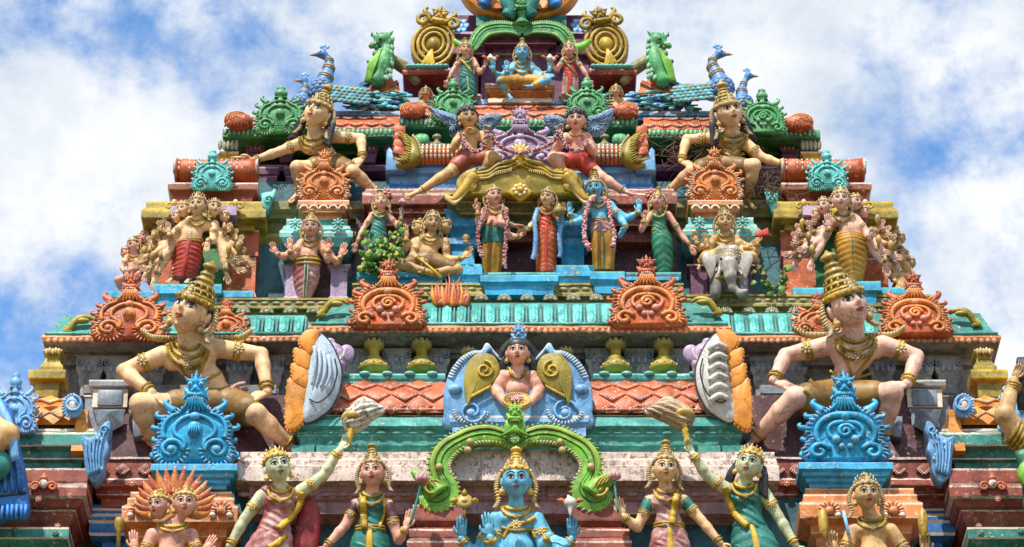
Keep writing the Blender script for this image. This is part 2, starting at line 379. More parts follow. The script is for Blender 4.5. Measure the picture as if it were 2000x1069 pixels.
# ---------------------------------------------------------------- modelling in clay: blended solids meshed by surface nets
def _cap(P, a, ra, b, rb):
    ba = b-a; L2 = float(ba@ba)+1e-9; pa = P-a
    h = np.clip((pa@ba)/L2, 0, 1)
    d = pa-h[..., None]*ba
    return np.sqrt((d*d).sum(-1))-(ra+(rb-ra)*h)
def _ell(P, c, r, rot):
    q = P-c
    if rot is not None: q = q@rot
    k0 = np.sqrt(((q/r)**2).sum(-1)); k1 = np.sqrt(((q/(r*r))**2).sum(-1))+1e-9
    return k0*(k0-1.0)/k1
def clay(prims, h=2.0, k=5.0):
    """prims: ('c', a, ra, b, rb[, k]) or ('e', c, r, rot[, k])"""
    lo = np.full(3, 1e9); hi = -lo; bb = []
    for p in prims:
        if p[0] == 'c': pts = np.array([p[1]-p[2], p[1]+p[2], p[3]-p[4], p[3]+p[4]])
        else:
            m_ = max(p[2]) if p[3] is not None else np.asarray(p[2]); pts = np.array([p[1]-m_, p[1]+m_])
        l, u = pts.min(0), pts.max(0); bb.append((l, u)); lo = np.minimum(lo, l); hi = np.maximum(hi, u)
    lo -= 3*h; hi += 3*h; n = np.ceil((hi-lo)/h).astype(int)+1
    F = np.full(n, 60.0, np.float32)
    ax = [lo[i]+h*np.arange(n[i]) for i in range(3)]
    for p, (l, u) in zip(prims, bb):
        kk = p[5] if p[0] == 'c' and len(p) > 5 else (p[4] if p[0] == 'e' and len(p) > 4 else k)
        i0 = np.maximum(((l-lo-kk-2*h)/h).astype(int), 0); i1 = np.minimum(((u-lo+kk+2*h)/h).astype(int)+2, n)
        sl_ = tuple(slice(i0[i], i1[i]) for i in range(3))
        G = np.stack(np.meshgrid(*[ax[i][sl_[i]] for i in range(3)], indexing='ij'), -1)
        d = _cap(G, p[1], p[2], p[3], p[4]) if p[0] == 'c' else _ell(G, p[1], np.asarray(p[2], float), p[3])
        f = F[sl_]; hh = np.maximum(kk-np.abs(f-d), 0)/kk
        F[sl_] = np.minimum(f, d)-hh*hh*kk*0.25
    S = F < 0
    # cells
    c = [S[i:i-1 or None, j:j-1 or None, l:l-1 or None] if False else S[i:n[0]-1+i, j:n[1]-1+j, l:n[2]-1+l] for i in (0, 1) for j in (0, 1) for l in (0, 1)]
    cnt = sum(x.astype(np.int8) for x in c); act = (cnt > 0) & (cnt < 8)
    idx = np.argwhere(act); acc = np.zeros((len(idx), 3)); num = np.zeros(len(idx))
    cor = [(i, j, l) for i in (0, 1) for j in (0, 1) for l in (0, 1)]
    val = {q: F[idx[:, 0]+q[0], idx[:, 1]+q[1], idx[:, 2]+q[2]] for q in cor}
    for q in cor:
        for d_ in range(3):
            if q[d_] == 0:
                r_ = list(q); r_[d_] = 1; r_ = tuple(r_)
                a, b = val[q], val[r_]; x = (a < 0) != (b < 0)
                t = np.where(x, a/(a-b+1e-12), 0); pt = np.tile(np.array(q, float), (len(idx), 1)); pt[:, d_] += t
                acc += pt*x[:, None]; num += x
    V = lo+(idx+acc/num[:, None])*h
    ID = -np.ones(np.array(S.shape)-1, np.int64); ID[tuple(idx.T)] = np.arange(len(idx))
    faces = []
    for d_ in range(3):
        a, b = (d_+1) % 3, (d_+2) % 3
        s0 = [slice(None)]*3; s1 = [slice(None)]*3; s0[d_] = slice(0, -1); s1[d_] = slice(1, None)
        A0, A1 = S[tuple(s0)], S[tuple(s1)]; ed = np.argwhere(A0 != A1); fl = A0[tuple(ed.T)]
        def cid(da, db):
            e = ed.copy(); e[:, a] -= da; e[:, b] -= db; return ID[tuple(e.T)]
        q = np.stack([cid(1, 1), cid(0, 1), cid(0, 0), cid(1, 0)], 1)
        q[~fl] = q[~fl][:, ::-1]; faces.append(q)
    Fq = np.concatenate(faces)
    # two light relaxations
    for _ in range(2):
        s_ = np.zeros_like(V); k_ = np.zeros(len(V))
        for i in range(4):
            for j in (1, 3):
                np.add.at(s_, Fq[:, i], V[Fq[:, (i+j) % 4]]); np.add.at(k_, Fq[:, i], 1)
        V = V*0.5+0.5*s_/k_[:, None]
    m = M(); m.v = [V]; m.f = [tuple(x) for x in Fq.tolist()]; m.m = [0]*len(m.f); m.sm = [True]*len(m.f); m.n = len(V)
    return m
def rotY(a): c, s = math.cos(a), math.sin(a); return np.array([[c, 0, s], [0, 1, 0], [-s, 0, c]])
def rotX(a): c, s = math.cos(a), math.sin(a); return np.array([[1, 0, 0], [0, c, -s], [0, s, c]])
def rotZ(a): c, s = math.cos(a), math.sin(a); return np.array([[c, -s, 0], [s, c, 0], [0, 0, 1]])
def nrm(v): v = np.asarray(v, float); return v/(np.linalg.norm(v)+1e-9)
def lerp(a, b, t): return np.asarray(a, float)*(1-t)+np.asarray(b, float)*t
def align(d):
    """rotation taking z to d"""
    d = nrm(d); a = np.cross([0, 1.0, 0], d)
    if np.linalg.norm(a) < 0.05: a = np.array([1.0, 0, 0])
    a = nrm(a); b = np.cross(d, a); return np.stack([a, b, d], 1)
def bvh(m): return BVHTree.FromPolygons([Vector(v) for v in m.verts()], m.f)
def cast(tree, fr, x, y, default=0.0):
    o = Vector(fr.p(x, y, -400)); h = tree.ray_cast(o, fr.view, 1200)
    return np.array(h[0]) if h[0] is not None else None
def draped(tree, fr, pts, off=0.0, n=24):
    """a line given on the face of a body, laid on its surface"""
    P = smoothline(np.array([(x, 0, y) for x, y in pts]), n); out = []; last = None
    v = np.array(fr.view)
    for x, _, y in P:
        h = cast(tree, fr, x, y)
        if h is None:
            if last is None: out.append((x, y, None)); continue
            w = last
        else: w = h[1]; last = w
        out.append((x, y, w))
    known = [w for _, _, w in out if w is not None]; w0 = known[0] if known else 0.0
    ws = np.array([w0 if w is None else w for _, _, w in out])
    for _ in range(2): ws[1:-1] = (ws[:-2]+ws[1:-1]*2+ws[2:])/4
    ws = np.minimum(ws, np.array([w0 if w is None else w for _, _, w in out])+1.0)
    return np.array([fr.p(x, y, w)-v*off for (x, y, _), w in zip(out, ws)])
# ---------------------------------------------------------------- heads
def _bump(x, z):
    g = lambda cx, cz, sx, sz: np.exp(-((x-cx)/sx)**2-((z-cz)/sz)**2)
    return (0.12*g(0, .02, .075, .26)+.19*g(0, -.19, .085, .12)+.06*(g(.105, -.25, .06, .06)+g(-.105, -.25, .06, .06))
            - .075*(g(.3, .05, .17, .12)+g(-.3, .05, .17, .12))+.035*(g(.3, .29, .24, .08)+g(-.3, .29, .24, .08))
            + .045*(g(.38, -.25, .2, .2)+g(-.38, -.25, .2, .2))+.055*g(0, -.5, .24, .13)+.045*g(0, -.44, .15, .035)+.05*g(0, -.575, .12, .045)-.03*g(0, -.505, .17, .022)
            + .09*g(0, -.88, .2, .14)-.03*g(0, -.69, .16, .05))
def _jaw(z):
    t = np.clip(-np.asarray(z)/1.05, 0, 1); return 1-.29*t**1.8
def face_y(x, z):
    x = np.asarray(x, float); z = np.asarray(z, float)
    d = np.clip(1-(x/(.80*_jaw(z)))**2-(z/1.05)**2, 0.0004, 1)
    return -.84*d**.42-_bump(x, z)
class Head:
    def __init__(s, fr, x, y, w, r, yaw=0, pitch=0, roll=0):
        s.c = fr.p(x, y, w); s.r = r
        s.m = rotY(R(roll))@rotZ(R(yaw))@rotX(-R(pitch))
    def w(s, P): return (np.asarray(P, float)*s.r)@s.m.T+s.c
    def mesh(s):
        nu, nv = (52, 44) if s.r > 24 else ((40, 32) if s.r > 14 else (28, 22))
        # denser in front
        V = []
        q = np.linspace(0, 2*PI, nu, endpoint=False); q = -PI/2+q+0.45*np.sin(q)*-1
        ph = np.linspace(0, PI, nv+1)[1:-1]
        D = [(0, 0, 1)]+[(math.sin(p)*math.cos(t), math.sin(p)*math.sin(t), math.cos(p)) for p in ph for t in q]+[(0, 0, -1)]
        D = np.array(D); z = 1.05*D[:, 2]; x = .80*D[:, 0]*_jaw(z)
        dy = D[:, 1]; fr_ = dy < 0; t = np.clip(-z/1.05, 0, 1)
        y = np.where(fr_, -.84*np.abs(dy)**.84, .9*dy*(1-.25*t))
        wgt = np.clip(-dy*2.2, 0, 1); wgt = wgt*wgt*(3-2*wgt)
        y = y-_bump(x, z)*wgt
        P = np.stack([x, y, z], 1); m = M()
        F = [(0, 1+i, 1+(i+1) % nu) for i in range(nu)]
        for j in range(len(ph)-1):
            a = 1+j*nu; b = a+nu; F += [(a+i, b+i, b+(i+1) % nu, a+(i+1) % nu) for i in range(nu)]
        a = 1+(len(ph)-1)*nu; e = len(P)-1; F += [(a+i, e, a+(i+1) % nu) for i in range(nu)]
        m.add(s.w(P), F)
        for sx in (-1, 1):                                   # ears
            m.ell(s.w((sx*.81, .10, -.05)), np.array([.10, .17, .30])*s.r, nu=10, nv=7, rot=s.m)
            m.ell(s.w((sx*.78, .08, -.38)), np.array([.07, .10, .14])*s.r, nu=8, nv=6, rot=s.m)
        return m
    def patch(s, pts, off=.02, bulge=0.0, mat=0):
        pts = np.array(pts); c = pts.mean(0); rings = [pts, c+(pts-c)*.55]
        P = [(a, float(face_y(a, b))-off-bulge*(0 if i == 0 else .8), b) for i, rg in enumerate(rings) for a, b in rg]
        n = len(pts); P.append((c[0], float(face_y(*c))-off-bulge, c[1]))
        # thickness skirt
        P += [(a, float(face_y(a, b))+.02, b) for a, b in pts]
        F = [(j, (j+1) % n, n+(j+1) % n, n+j) for j in range(n)]+[(n+j, n+(j+1) % n, 2*n) for j in range(n)]+[(2*n+1+j, 2*n+1+(j+1) % n, (j+1) % n, j) for j in range(n)]
        m = M(); m.add(s.w(P), F, mat); return m
    def line(s, pts, rad, off=.012, n=5):
        P = smoothline(np.array([(a, 0, b) for a, b in pts]), 12)
        y = face_y(P[:, 0], P[:, 2])-off
        rr = np.sin(np.linspace(0.25, PI-.12, 12))**.6*rad*s.r
        m = M(); m.tube(s.w(np.stack([P[:, 0], y, P[:, 2]], 1)), rr, n, flatten=.7); return m
def crown_profile(H, style):
    p = [(.70, .30), (.83, .36), (.87, .42), (.86, .60), (.80, .66)]
    if style == 'low': return p+[(.74, .72), (.66, .9), (.5, 1.05), (.28, 1.15), (.3, 1.2), (.24, 1.3), (.02, 1.34)]
    if style == 'tall':
        q = lambda t: .74-.52*min(1, t)**.72
        n = 5; z = .64; dz = (H-.62)/n
        for i in range(n):
            a, b = q(i/n), q((i+1)/n); p += [(a*.92, z), (a*1.08, z+dz*.16), (a*1.04, z+dz*.42), ((a*.5+b*.5)*.92, z+dz*.7), (b*.9, z+dz*.95)]; z += dz
        return p+[(.16, z+.01), (.25, z+.05), (.33, z+.13), (.34, z+.20), (.24, z+.30), (.12, z+.36), (.06, z+.44), (.02, z+.48)]
    z = .66; r = .70; top = H
    k = 3 if style == 'tall' else 4; dz = (top-.66-.28)/k
    for i in range(k):
        r0 = .70-(.70-.26)*(i/k)**(1.0 if style != 'bulb' else .7); r1 = .70-(.70-.26)*((i+1)/k)
        p += [(r0*.94, z+.02), (r0*1.06, z+dz*.22), (r0*1.04, z+dz*.5), (r0*.9, z+dz*.74), (r1*1.0, z+dz*.9)]; z += dz
    return p+[(.18, z+.01), (.25, z+.06), (.30, z+.13), (.24, z+.22), (.11, z+.30), (.08, z+.36), (.02, z+.42)]
def hand(m, at, d, nr, L, curl=.25, spread=.14, side=1, fingers=(1, 1, 1, 1), thumb=True):
    """palm and five fingers; d finger direction, nr direction the palm faces; side +1/-1 puts the thumb"""
    d = nrm(d); nr = nrm(np.asarray(nr, float)-d*float(np.dot(nr, d))); s_ = np.cross(d, nr)*side
    B = np.stack([s_, nr, d], 1); at = np.asarray(at, float)
    m.ell(at+d*.27*L, np.array([.235, .115, .33])*L, nu=12, nv=9, rot=B)
    m.ell(at+d*.10*L, np.array([.16, .11, .2])*L, nu=10, nv=7, rot=B)
    lens = (.43, .50, .47, .37)
    for i in range(4):
        o = (1.5-i)/1.5; ln = lens[i]*L*(1 if fingers[i] else .55)
        cu = curl if fingers[i] else 2.2
        p = at+d*(.50+.03*(1-abs(o)))*L*1.0+s_*o*.175*L; dd = nrm(d+s_*o*spread*.4); pts = [p-dd*.14*L, p]; q = p.copy(); dv = dd
        for k_ in range(3):
            ang = cu*.5*(k_+1)*.6; dv = nrm(dd*math.cos(ang)+nr*math.sin(ang)); q = q+dv*ln/3; pts.append(q.copy())
        m.tube(pts, np.array([.062, .068, .064, .057, .038])*L, 7)
        m.ell(pts[-1], .038*L, nu=7, nv=5)
    if thumb:
        p = at+d*.16*L+s_*.13*L; d1 = nrm(d*.55+s_*.85+nr*.12); d2 = nrm(d*.85+s_*.45+nr*.3)
        q1 = p+d1*.19*L; q2 = q1+d2*.15*L; q3 = q2+nrm(d+nr*.3)*.11*L
        m.tube([p-d1*.05*L, p+d1*.06*L, q1, q2, q3], np.array([.09, .085, .072, .062, .04])*L, 7); m.ell(q3, .04*L, nu=7, nv=5)
def foot(m, heel, toe, L, up=(0, 0, 1)):
    d = nrm(toe-heel); m.tube([heel-d*.12*L, heel, lerp(heel, toe, .45), lerp(heel, toe, .8), toe], np.array([.08, .17, .15, .15, .08])*L, 9)
    s_ = nrm(np.cross(d, up))
    for i in range(5):
        o = (i-2)/2; p = toe+s_*o*.14*L-d*(.04*abs(o))*L
        m.tube([p-d*.14*L, p+d*.05*L, p+d*.13*L-np.array(up)*.02*L], np.array([.06, .055, .035])*L*(1.2 if i == 0 else 1), 6)
def ringat(m, c, axis, r, t, n=18, k=6, studs=0):
    B = align(axis); q = np.linspace(0, 2*PI, n, endpoint=False)
    P = np.asarray(c)+np.stack([np.cos(q)*r, np.sin(q)*r, 0*q], 1)@B.T
    rad = t*(1+.18*np.cos(q*n/2)); T = P
    V = []
    for i in range(n):
        o = (P[i]-c)/r
        for j in range(k):
            a = 2*PI*j/k; V.append(P[i]+(o*math.cos(a)+B[:, 2]*math.sin(a))*rad[i])
    F = []
    for i in range(n):
        a = i*k; b = ((i+1) % n)*k; F += [(a+j, a+(j+1) % k, b+(j+1) % k, b+j) for j in range(k)]
    m.add(V, F)
def flower(m, c, nr, r, n=7, mat=0, mat2=None):
    nr = nrm(nr); B = align(nr)
    for i in range(n):
        a = 2*PI*i/n; u = B@np.array([math.cos(a), math.sin(a), 0])
        m.ell(c+u*r*.62, (r*.42, r*.22, r*.2), mat, 7, 5, rot=np.stack([u, np.cross(nr, u), nr], 1))
    m.ell(c+nr*r*.12, r*.32, mat if mat2 is None else mat2, 8, 6)

# ---------------------------------------------------------------- a statue from a table of joints
def statue(name, label, cat, D, J, group=None, tilt=13, skin=SKIN_CREAM, h=2.0, gold=GOLD):
    hx, hy, hw_, HR = J['head'][:4]
    ax, ay = J.get('base', (hx, hy))
    fr = Frame(ax, ay, D, tilt); p = fr.p; T = Thing(name, label, cat, fr, group)
    hk = J.get('hk', 1.07); J['head'] = (*J['head'][:3], J['head'][3]*hk, J['head'][4], J['head'][5]-4, J['head'][6]); HR = J['head'][3]/hk; hd = Head(fr, *J['head']); female = J.get('female', False)
    nk = p(*J['neck']); Wt = p(*J['waist'][:3]); Hp = p(*J['hip'][:3]); whw, hhw = J['waist'][3], J['hip'][3]
    arms = J.get('arms', []); fat = J.get('fat', 1.0)
    sh = [p(*a['sh']) for a in arms[:2]]
    pr = []; C = lambda a, ra, b, rb, k=5: pr.append(('c', np.asarray(a, float), ra, np.asarray(b, float), rb, k)); E_ = lambda c, r, rot=None, k=6: pr.append(('e', np.asarray(c, float), np.asarray(r, float), rot, k))
    axis = nrm(nk-Wt); lenT = np.linalg.norm(nk-Wt)
    if len(sh) == 2:
        half = np.linalg.norm(sh[0]-sh[1])/2; lat = nrm(sh[1]-sh[0]); mid = (sh[0]+sh[1])/2
        fw = nrm(np.cross(lat, axis)); fw = fw if fw[1] < 0 else -fw; lat = nrm(np.cross(axis, fw)); lat = lat if lat[0] > 0 else -lat
        B = np.stack([lat, -fw, axis], 1); T.B = B; T.fw = fw
        chest = lerp(nk, Wt, .36)
        E_(chest, (half*.80, half*.50, lenT*.46), B); 
        C(mid-lat*half*.75, HR*.40, nk, HR*.30, 8); C(mid+lat*half*.75, HR*.40, nk, HR*.30, 8)
        ds = half*.36
        if female:
            for q in (-1, 1): E_(chest+lat*q*ds*1.05+fw*half*.36, (half*.31, half*.32, half*.31), B, 3)
        else:
            for q in (-1, 1): E_(chest+lat*q*ds+fw*half*.26+axis*lenT*.05, (half*.37, half*.28, half*.29), B, 2.2)
        E_(Wt+fw*whw*.05, (whw, whw*.74, lenT*.42), B, 8)
        C(chest, half*.5, Wt, whw*.8, 6)
    else:
        B = np.eye(3); fw = np.array([0, -1.0, 0]); chest = lerp(nk, Wt, .4); E_(chest, (whw*1.3, whw, lenT*.5))
    E_(Hp, (hhw, hhw*.72, hhw*.62)); C(Wt, whw*.72, Hp, hhw*.6, 8)
    torso_n = len(pr); hands = M(); arml = M(); bang = M()
    C(nk-axis*HR*.1, HR*.50, hd.w((0, .12, -.60)), HR*.44, 6)
    ar = J.get('armr', (.43, .36, .30, .215))
    for a in arms:
        s0, e0, w0 = p(*a['sh']), p(*a['el']), p(*a['wr']); kk = a.get('k', 1.0)
        r0, r1, r2, r3 = [HR*q*kk for q in ar]
        C(s0, r0, lerp(s0, e0, .5), r1*1.04); C(lerp(s0, e0, .5), r1*1.04, e0, r2, 4); C(e0, r2*.98, lerp(e0, w0, .3), r2*1.04, 4); C(lerp(e0, w0, .3), r2*1.04, w0, r3, 4)
        if 'hand' in a:
            d, nr_, cu, L_ = a['hand'][:4]; sd_ = a['hand'][4] if len(a['hand']) > 4 else 1
            hand(hands, w0+nrm((d[0], d[2], -d[1]))*r3*.2, (d[0], d[2], -d[1]), (nr_[0], nr_[2], -nr_[1]), L_*HR, cu, side=sd_, fingers=a.get('fingers', (1, 1, 1, 1)))
        if a.get('orn', True):
            c = lerp(s0, e0, .52); ringat(arml, c, e0-s0, r1*1.06, HR*.085); ringat(arml, lerp(s0, e0, .42), e0-s0, r1*1.1, HR*.06)
            flower(arml, c+nrm(np.cross(e0-s0, np.cross((0, -1, 0), e0-s0)))*r1*1.15, (0, -1, .2), HR*.27)
            for q in (.80, .90): ringat(bang, lerp(e0, w0, q), w0-e0, (r2+(r3-r2)*q)*1.13, HR*.07)
            flower(bang, lerp(e0, w0, .85)+np.array([0, -r3*1.2, 0]), (0, -1, .2), HR*.17)
    feet = M(); ankl = M()
    for lg in J.get('legs', []):
        a, b, c, d = [p(*q) for q in lg[:4]]; lr = J.get('legr', (.66, .50, .42, .25))
        C(a, HR*lr[0], lerp(a, b, .6), HR*lr[1]*1.05, 6); C(lerp(a, b, .6), HR*lr[1]*1.05, b, HR*lr[1]*.92, 4); C(b, HR*lr[1]*.9, lerp(b, c, .35), HR*lr[2], 4); C(lerp(b, c, .35), HR*lr[2], c, HR*lr[3], 5)
        foot(feet, c, d, max(np.linalg.norm(d-c), HR*.8), up=nrm(b-c))
        if J.get('anklet', True): ringat(ankl, lerp(b, c, .9), c-b, HR*lr[3]*1.25, HR*.07)
    for e in J.get('extra', []):
        if e[0] == 'c': C(p(*e[1]), e[2], p(*e[3]), e[4])
        else: E_(p(*e[1]), e[2], None if len(e) < 4 else rotY(R(e[3])))
    body = clay(pr, h); tree = bvh(body); T.pr = pr; bl = None
    if J.get('blouse'):
        q_ = [(x[0], x[1], x[2]+1.4*HR/22, x[3], x[4]+1.4*HR/22, x[5]) if x[0] == 'c' else ('e', x[1], x[2]+1.4*HR/22, x[3], x[4]) for x in pr[:torso_n] if not (x[0] == 'c' and x[1][2] > nk[2]+HR*.2)]
        bl = clay(q_, h, 4)
        vv = bl.verts(); vv = vv[:, :]; 
        amp = HR*.045; u_ = vv@np.array([.5, 0, .86]); bl.v = [vv+np.stack([0*u_, -amp*np.sin(u_/(HR*.075)), 0*u_], 1)]
        tree = BVHTree.FromPolygons([Vector(v) for v in np.concatenate([body.verts(), bl.verts()])], body.f+[tuple(i+body.n for i in f) for f in bl.f])
    T.tree = tree
    body.join(hd.mesh()).join(hands).join(feet)
    T.part('body', body, skin)
    if bl: T.part('blouse', bl, J['blouse'])
    if J.get('sleeve'):
        for a in arms[:2]:
            s0, e0 = p(*a['sh']), p(*a['el']); m = M(); P = [lerp(s0, e0, t) for t in (-.12, 0, .2, .4, .5, .52)]
            m.tube(P, HR*np.array([.30, .47, .46, .44, .46, .40]), 14); T.part('sleeve', m, J['sleeve'])
    face(T, hd, J, gold, skin)
    if arml.f: T.part('armlets', arml, gold); T.part('bangles', bang, gold)
    if ankl.f: T.part('anklets', ankl, gold)
    # necklaces laid on the chest
    nx, ny = J['neck'][:2]; nkm = M(); Rr = HR
    tilt_ = J.get('necktilt', 0.0)
    for (hwid, rise, drop, t_) in J.get('necklaces', [(.62, .12, .30, .10), (.80, .05, .62, .10), (.95, 0.0, .95, .09)]):
        pts = []
        for t in np.linspace(-1, 1, 9):
            x = nx+hwid*Rr*math.sin(t*PI/2)*1.0; y = ny-rise*Rr+drop*Rr*(math.cos(t*PI/2))
            pts.append((x, y+tilt_*(x-nx)))
        P = draped(tree, fr, pts, off=t_*Rr*.35, n=34); rad = t_*Rr*(1+.28*np.cos(np.arange(34)*PI)); nkm.tube(P, rad, 6)
        if drop > .5:
            mid_ = P[len(P)//2]; flower(nkm, mid_-np.array(fr.view)*t_*Rr, -np.array(fr.view), .2*Rr)
    if nkm.f: T.part('necklace', nkm, gold)
    for nm, pts, t_, mt in J.get('lines', []):
        P = draped(tree, fr, pts, off=t_*.4, n=max(12, 8*len(pts))); k_ = np.arange(len(P)); m = M(); m.tube(P, t_*(1+.2*np.cos(k_*PI)), 7, flatten=.7); T.part(nm, m, mt)
    if J.get('nipples'):
        m = M()
        for q in (-1, 1):
            c0 = chest+lat*q*ds*1.0+axis*lenT*.02; v = np.array(fr.view)
            hh = tree.ray_cast(Vector(c0-v*200), Vector(v), 400)
            if hh[0]: m.ell(np.array(hh[0]), (HR*.085, HR*.05, HR*.085), nu=8, nv=6)
        if m.f: T.part('nipples', m, LIP)
    g = J.get('garment')
    if g:
        pm = clay([(q[0], p(*q[1]), q[2], p(*q[3]), q[4]) if q[0] == 'c' else ('e', p(*q[1]), np.array(q[2], float), None) for q in g[1:]], h*1.1, 6)
        T.part('cloth', pm, g[0])
    for sk in J.get('skirts', []): skirt(T, **sk)
    if J.get('belt'):
        bx, by, bhw = J['belt'][:3]; m = M(); bw = J['belt'][3] if len(J['belt']) > 3 else 0
        for dz in (0, .2):
            c = p(bx, by+dz*HR, bw); q = np.linspace(0, 2*PI, 28, endpoint=False)
            m.tube(np.stack([c[0]+np.cos(q)*bhw, c[1]+np.sin(q)*bhw*.78, c[2]+0*q], 1), HR*.10*(1+.15*np.cos(q*14)), 6, closed=True)
        c = p(bx, by+.1*HR, bw)+np.array([0, -bhw*.82, 0]); flower(m, c, (0, -1, .2), HR*.26); T.part('belt', m, gold)
    T.hd = hd; T.p = p; T.HR = HR
    return T
def skirt(T, secs, mat, folds='swag', n=12, amp=.05, stripe=None, name='skirt', dr=.72):
    """secs: (x, y, halfwidth[, w])"""
    fr = T.fr; Q = smoothline(np.array([(s_[0], s_[1], s_[2]) for s_ in secs]), 44)
    W_ = smoothline(np.array([(s_[3] if len(s_) > 3 else 0, 0, 0) for s_ in secs]), 44)[:, 0]
    def fn(q, t):
        if folds == 'vert': return 1+amp*math.cos(n*q+1.3*math.sin(3*t))+.02*math.sin(5*q+7*t)
        f = math.sin(q+PI/2)                         # front centre is q = -90 deg
        u = abs(((q+PI/2+PI) % (2*PI))-PI)/PI        # 0 at front centre
        return 1+amp*math.cos(2*PI*(n*t-2.2*u*1.0))*(.35+.65*min(1, u*5))+(.05 if u < .07 else 0)
    m = M(); L = [(fr.p(x, y, w_), r_, r_*dr) for (x, y, r_), w_ in zip(Q, W_)]
    m.loft(L, 44, 0, fn); o = T.part(name, m, mat)
    if stripe:
        s2 = M(); P = np.array([fr.p(x, y, w_)+np.array([0, -r_*dr*1.03, 0]) for (x, y, r_), w_ in zip(Q, W_)])
        s2.tube(P, Q[:, 2]*stripe[1], 8, flatten=.5); T.part('front_pleat', s2, stripe[0])
        if len(stripe) > 2:
            for q in (-1, 1):
                s3 = M(); s3.tube(P+np.array([1, 0, 0])*q*(Q[:, 2]*stripe[1]*1.2)[:, None], Q[:, 2]*.05, 6); T.part('pleat_border', s3, stripe[2])
    return m
def face(T, hd, J, gold, skin):
    eyes = []; r = hd.r
    g = J.get('gaze', (0, 0))
    for q in (-1, 1):
        n_ = 14; t = np.linspace(0, 2*PI, n_, endpoint=False)
        x = .31+.205*np.cos(t); z = .05+.128*np.sin(t)*(1-.35*np.cos(t)**4)+.03*np.cos(t)
        out = list(zip(q*x, z)); out = out if q > 0 else out[::-1]
        e = T.part('eye', hd.patch(out, .012, .022), EYEW)
        c = (q*.31+g[0]*.05, .065+g[1]*.03); t = np.linspace(0, 2*PI, 10, endpoint=False)
        T.part('iris', hd.patch([(c[0]+.088*math.cos(a), c[1]+.105*math.sin(a)) for a in t], .045, .012), LINE, e)
        lid = hd.line([(q*.08, .03), (q*.17, .155), (q*.31, .195), (q*.45, .155), (q*.57, .08)], .032, .03)
        lid.join(hd.line([(q*.13, .02), (q*.22, -.035), (q*.32, -.045), (q*.43, .01), (q*.50, .07)], .013, .02))
        T.part('eyelid_line', lid, LINE, e)
        T.part('eyebrow', hd.line([(q*.07, .27), (q*.18, .345), (q*.32, .375), (q*.46, .33), (q*.58, .24)], .046, .012), LINE)
    lp = hd.line([(-.20, -.49), (-.09, -.455), (0, -.475), (.09, -.455), (.20, -.49)], .042, .0)
    lp.join(hd.line([(-.17, -.52), (-.08, -.56), (0, -.575), (.08, -.56), (.17, -.52)], .045, .0)); T.part('lips', lp, LIP)
    if J.get('mark', True):
        T.part('forehead_mark', hd.patch([(.045*math.cos(a), .42+.08*math.sin(a)) for a in np.linspace(0, 2*PI, 9)[:-1]], .01, .01), J.get('markmat', GOLD_B))
    if J.get('moustache'):
        m = hd.line([(-.24, -.47), (-.13, -.41), (0, -.405)], .03, .015); m.join(hd.line([(.24, -.47), (.13, -.41), (0, -.405)], .03, .015)); T.part('moustache', m, LINE)
    # ear rings
    er = M()
    for q in (-1, 1):
        er.ell(hd.w((q*.80, 0, -.62)), r*.15, nu=10, nv=7); er.ell(hd.w((q*.80, 0, -.45)), r*.08, nu=8, nv=6)
        ringat(er, hd.w((q*.80, -.02, -.62)), hd.m@np.array([0, 1, 0]), r*.15, r*.05)
    T.part('earrings', er, gold)
    hair = J.get('hair', 'bun')
    hm = J.get('hairmat', BLACK)
    if hair:
        m = M(); m.ell(hd.w((0, .16, .18)), np.array([.84, .86, .92])*r, nu=22, nv=14, rot=hd.m)
        if hair == 'curls' or not J.get('crown', True): m.ell(hd.w((0, .02, .50)), np.array([.84, .84, .62])*r, nu=20, nv=12, rot=hd.m)
        if hair == 'long':
            for q in (-1, 1):
                for k_ in range(3):
                    P = [hd.w((q*(.72+.05*k_), .25+.1*k_, .1)), hd.w((q*(.95+.1*k_), .35, -.55)), hd.w((q*(1.0+.16*k_), .4, -1.25)), hd.w((q*(1.15+.18*k_), .45, -1.75-.1*k_))]
                    m.tube(smoothline(P, 12), np.linspace(.26, .12, 12)*r, 7)
        if hair == 'curls':
            for i in range(110):
                a = 2*PI*((i*0.618) % 1); zz = -.6+1.65*((i+.5)/110)
                rr = math.sqrt(max(.05, 1-(zz/1.1)**2)) if zz > 0 else 1.0; P = (.90*math.sin(a)*rr, .06+.98*math.cos(a)*rr*-1, zz)
                if P[1] < .05 and zz < .58: continue
                m.ell(hd.w(P), r*.2, nu=7, nv=5)
        T.part('hair', m, hm)
    st = J.get('crown', ('tall', 1.9))
    if st:
        m = M(); Bc = hd.m@rotX(R(-st[2] if len(st) > 2 else -10)); prof = [(a*r, z*r) for a, z in crown_profile(st[1], st[0])]
        nf = 0
        m.lathe(prof, hd.w((0, .08, 0)), 26, 0, Bc, sy=1.12)
        cr_ = T.part('crown', m, J.get('crownmat', gold)); o = M()
        nb = 15
        for i in range(nb):
            a = 2*PI*i/nb-PI/2; v = np.array([math.cos(a)*.88, math.sin(a)*.98, .51])*r
            o.ell(hd.w((0, .08, 0))+Bc@v, (r*.085, r*.085, r*.11), nu=7, nv=5)
        for i in range(3):
            v = np.array([0, -.90+.05*i, .58+.17*i])*r; o.ell(hd.w((0, .08, 0))+Bc@v, (r*(.20-.04*i), r*.07, r*(.17)), nu=8, nv=6, rot=Bc)
        if r > 15:
            for zf, rf, nn in ((.86, .66 if st[0] == 'tall' else .72, 14), (1.14, .52 if st[0] == 'tall' else .6, 12)):
                if zf < st[1]-.3:
                    for i in range(nn):
                        a = 2*PI*i/nn; v = np.array([math.cos(a)*rf, math.sin(a)*rf*1.12, zf])*r; o.ell(hd.w((0, .08, 0))+Bc@v, (r*.06, r*.06, r*.13), nu=6, nv=5)
        T.part('crown_jewels', o, gold, cr_)
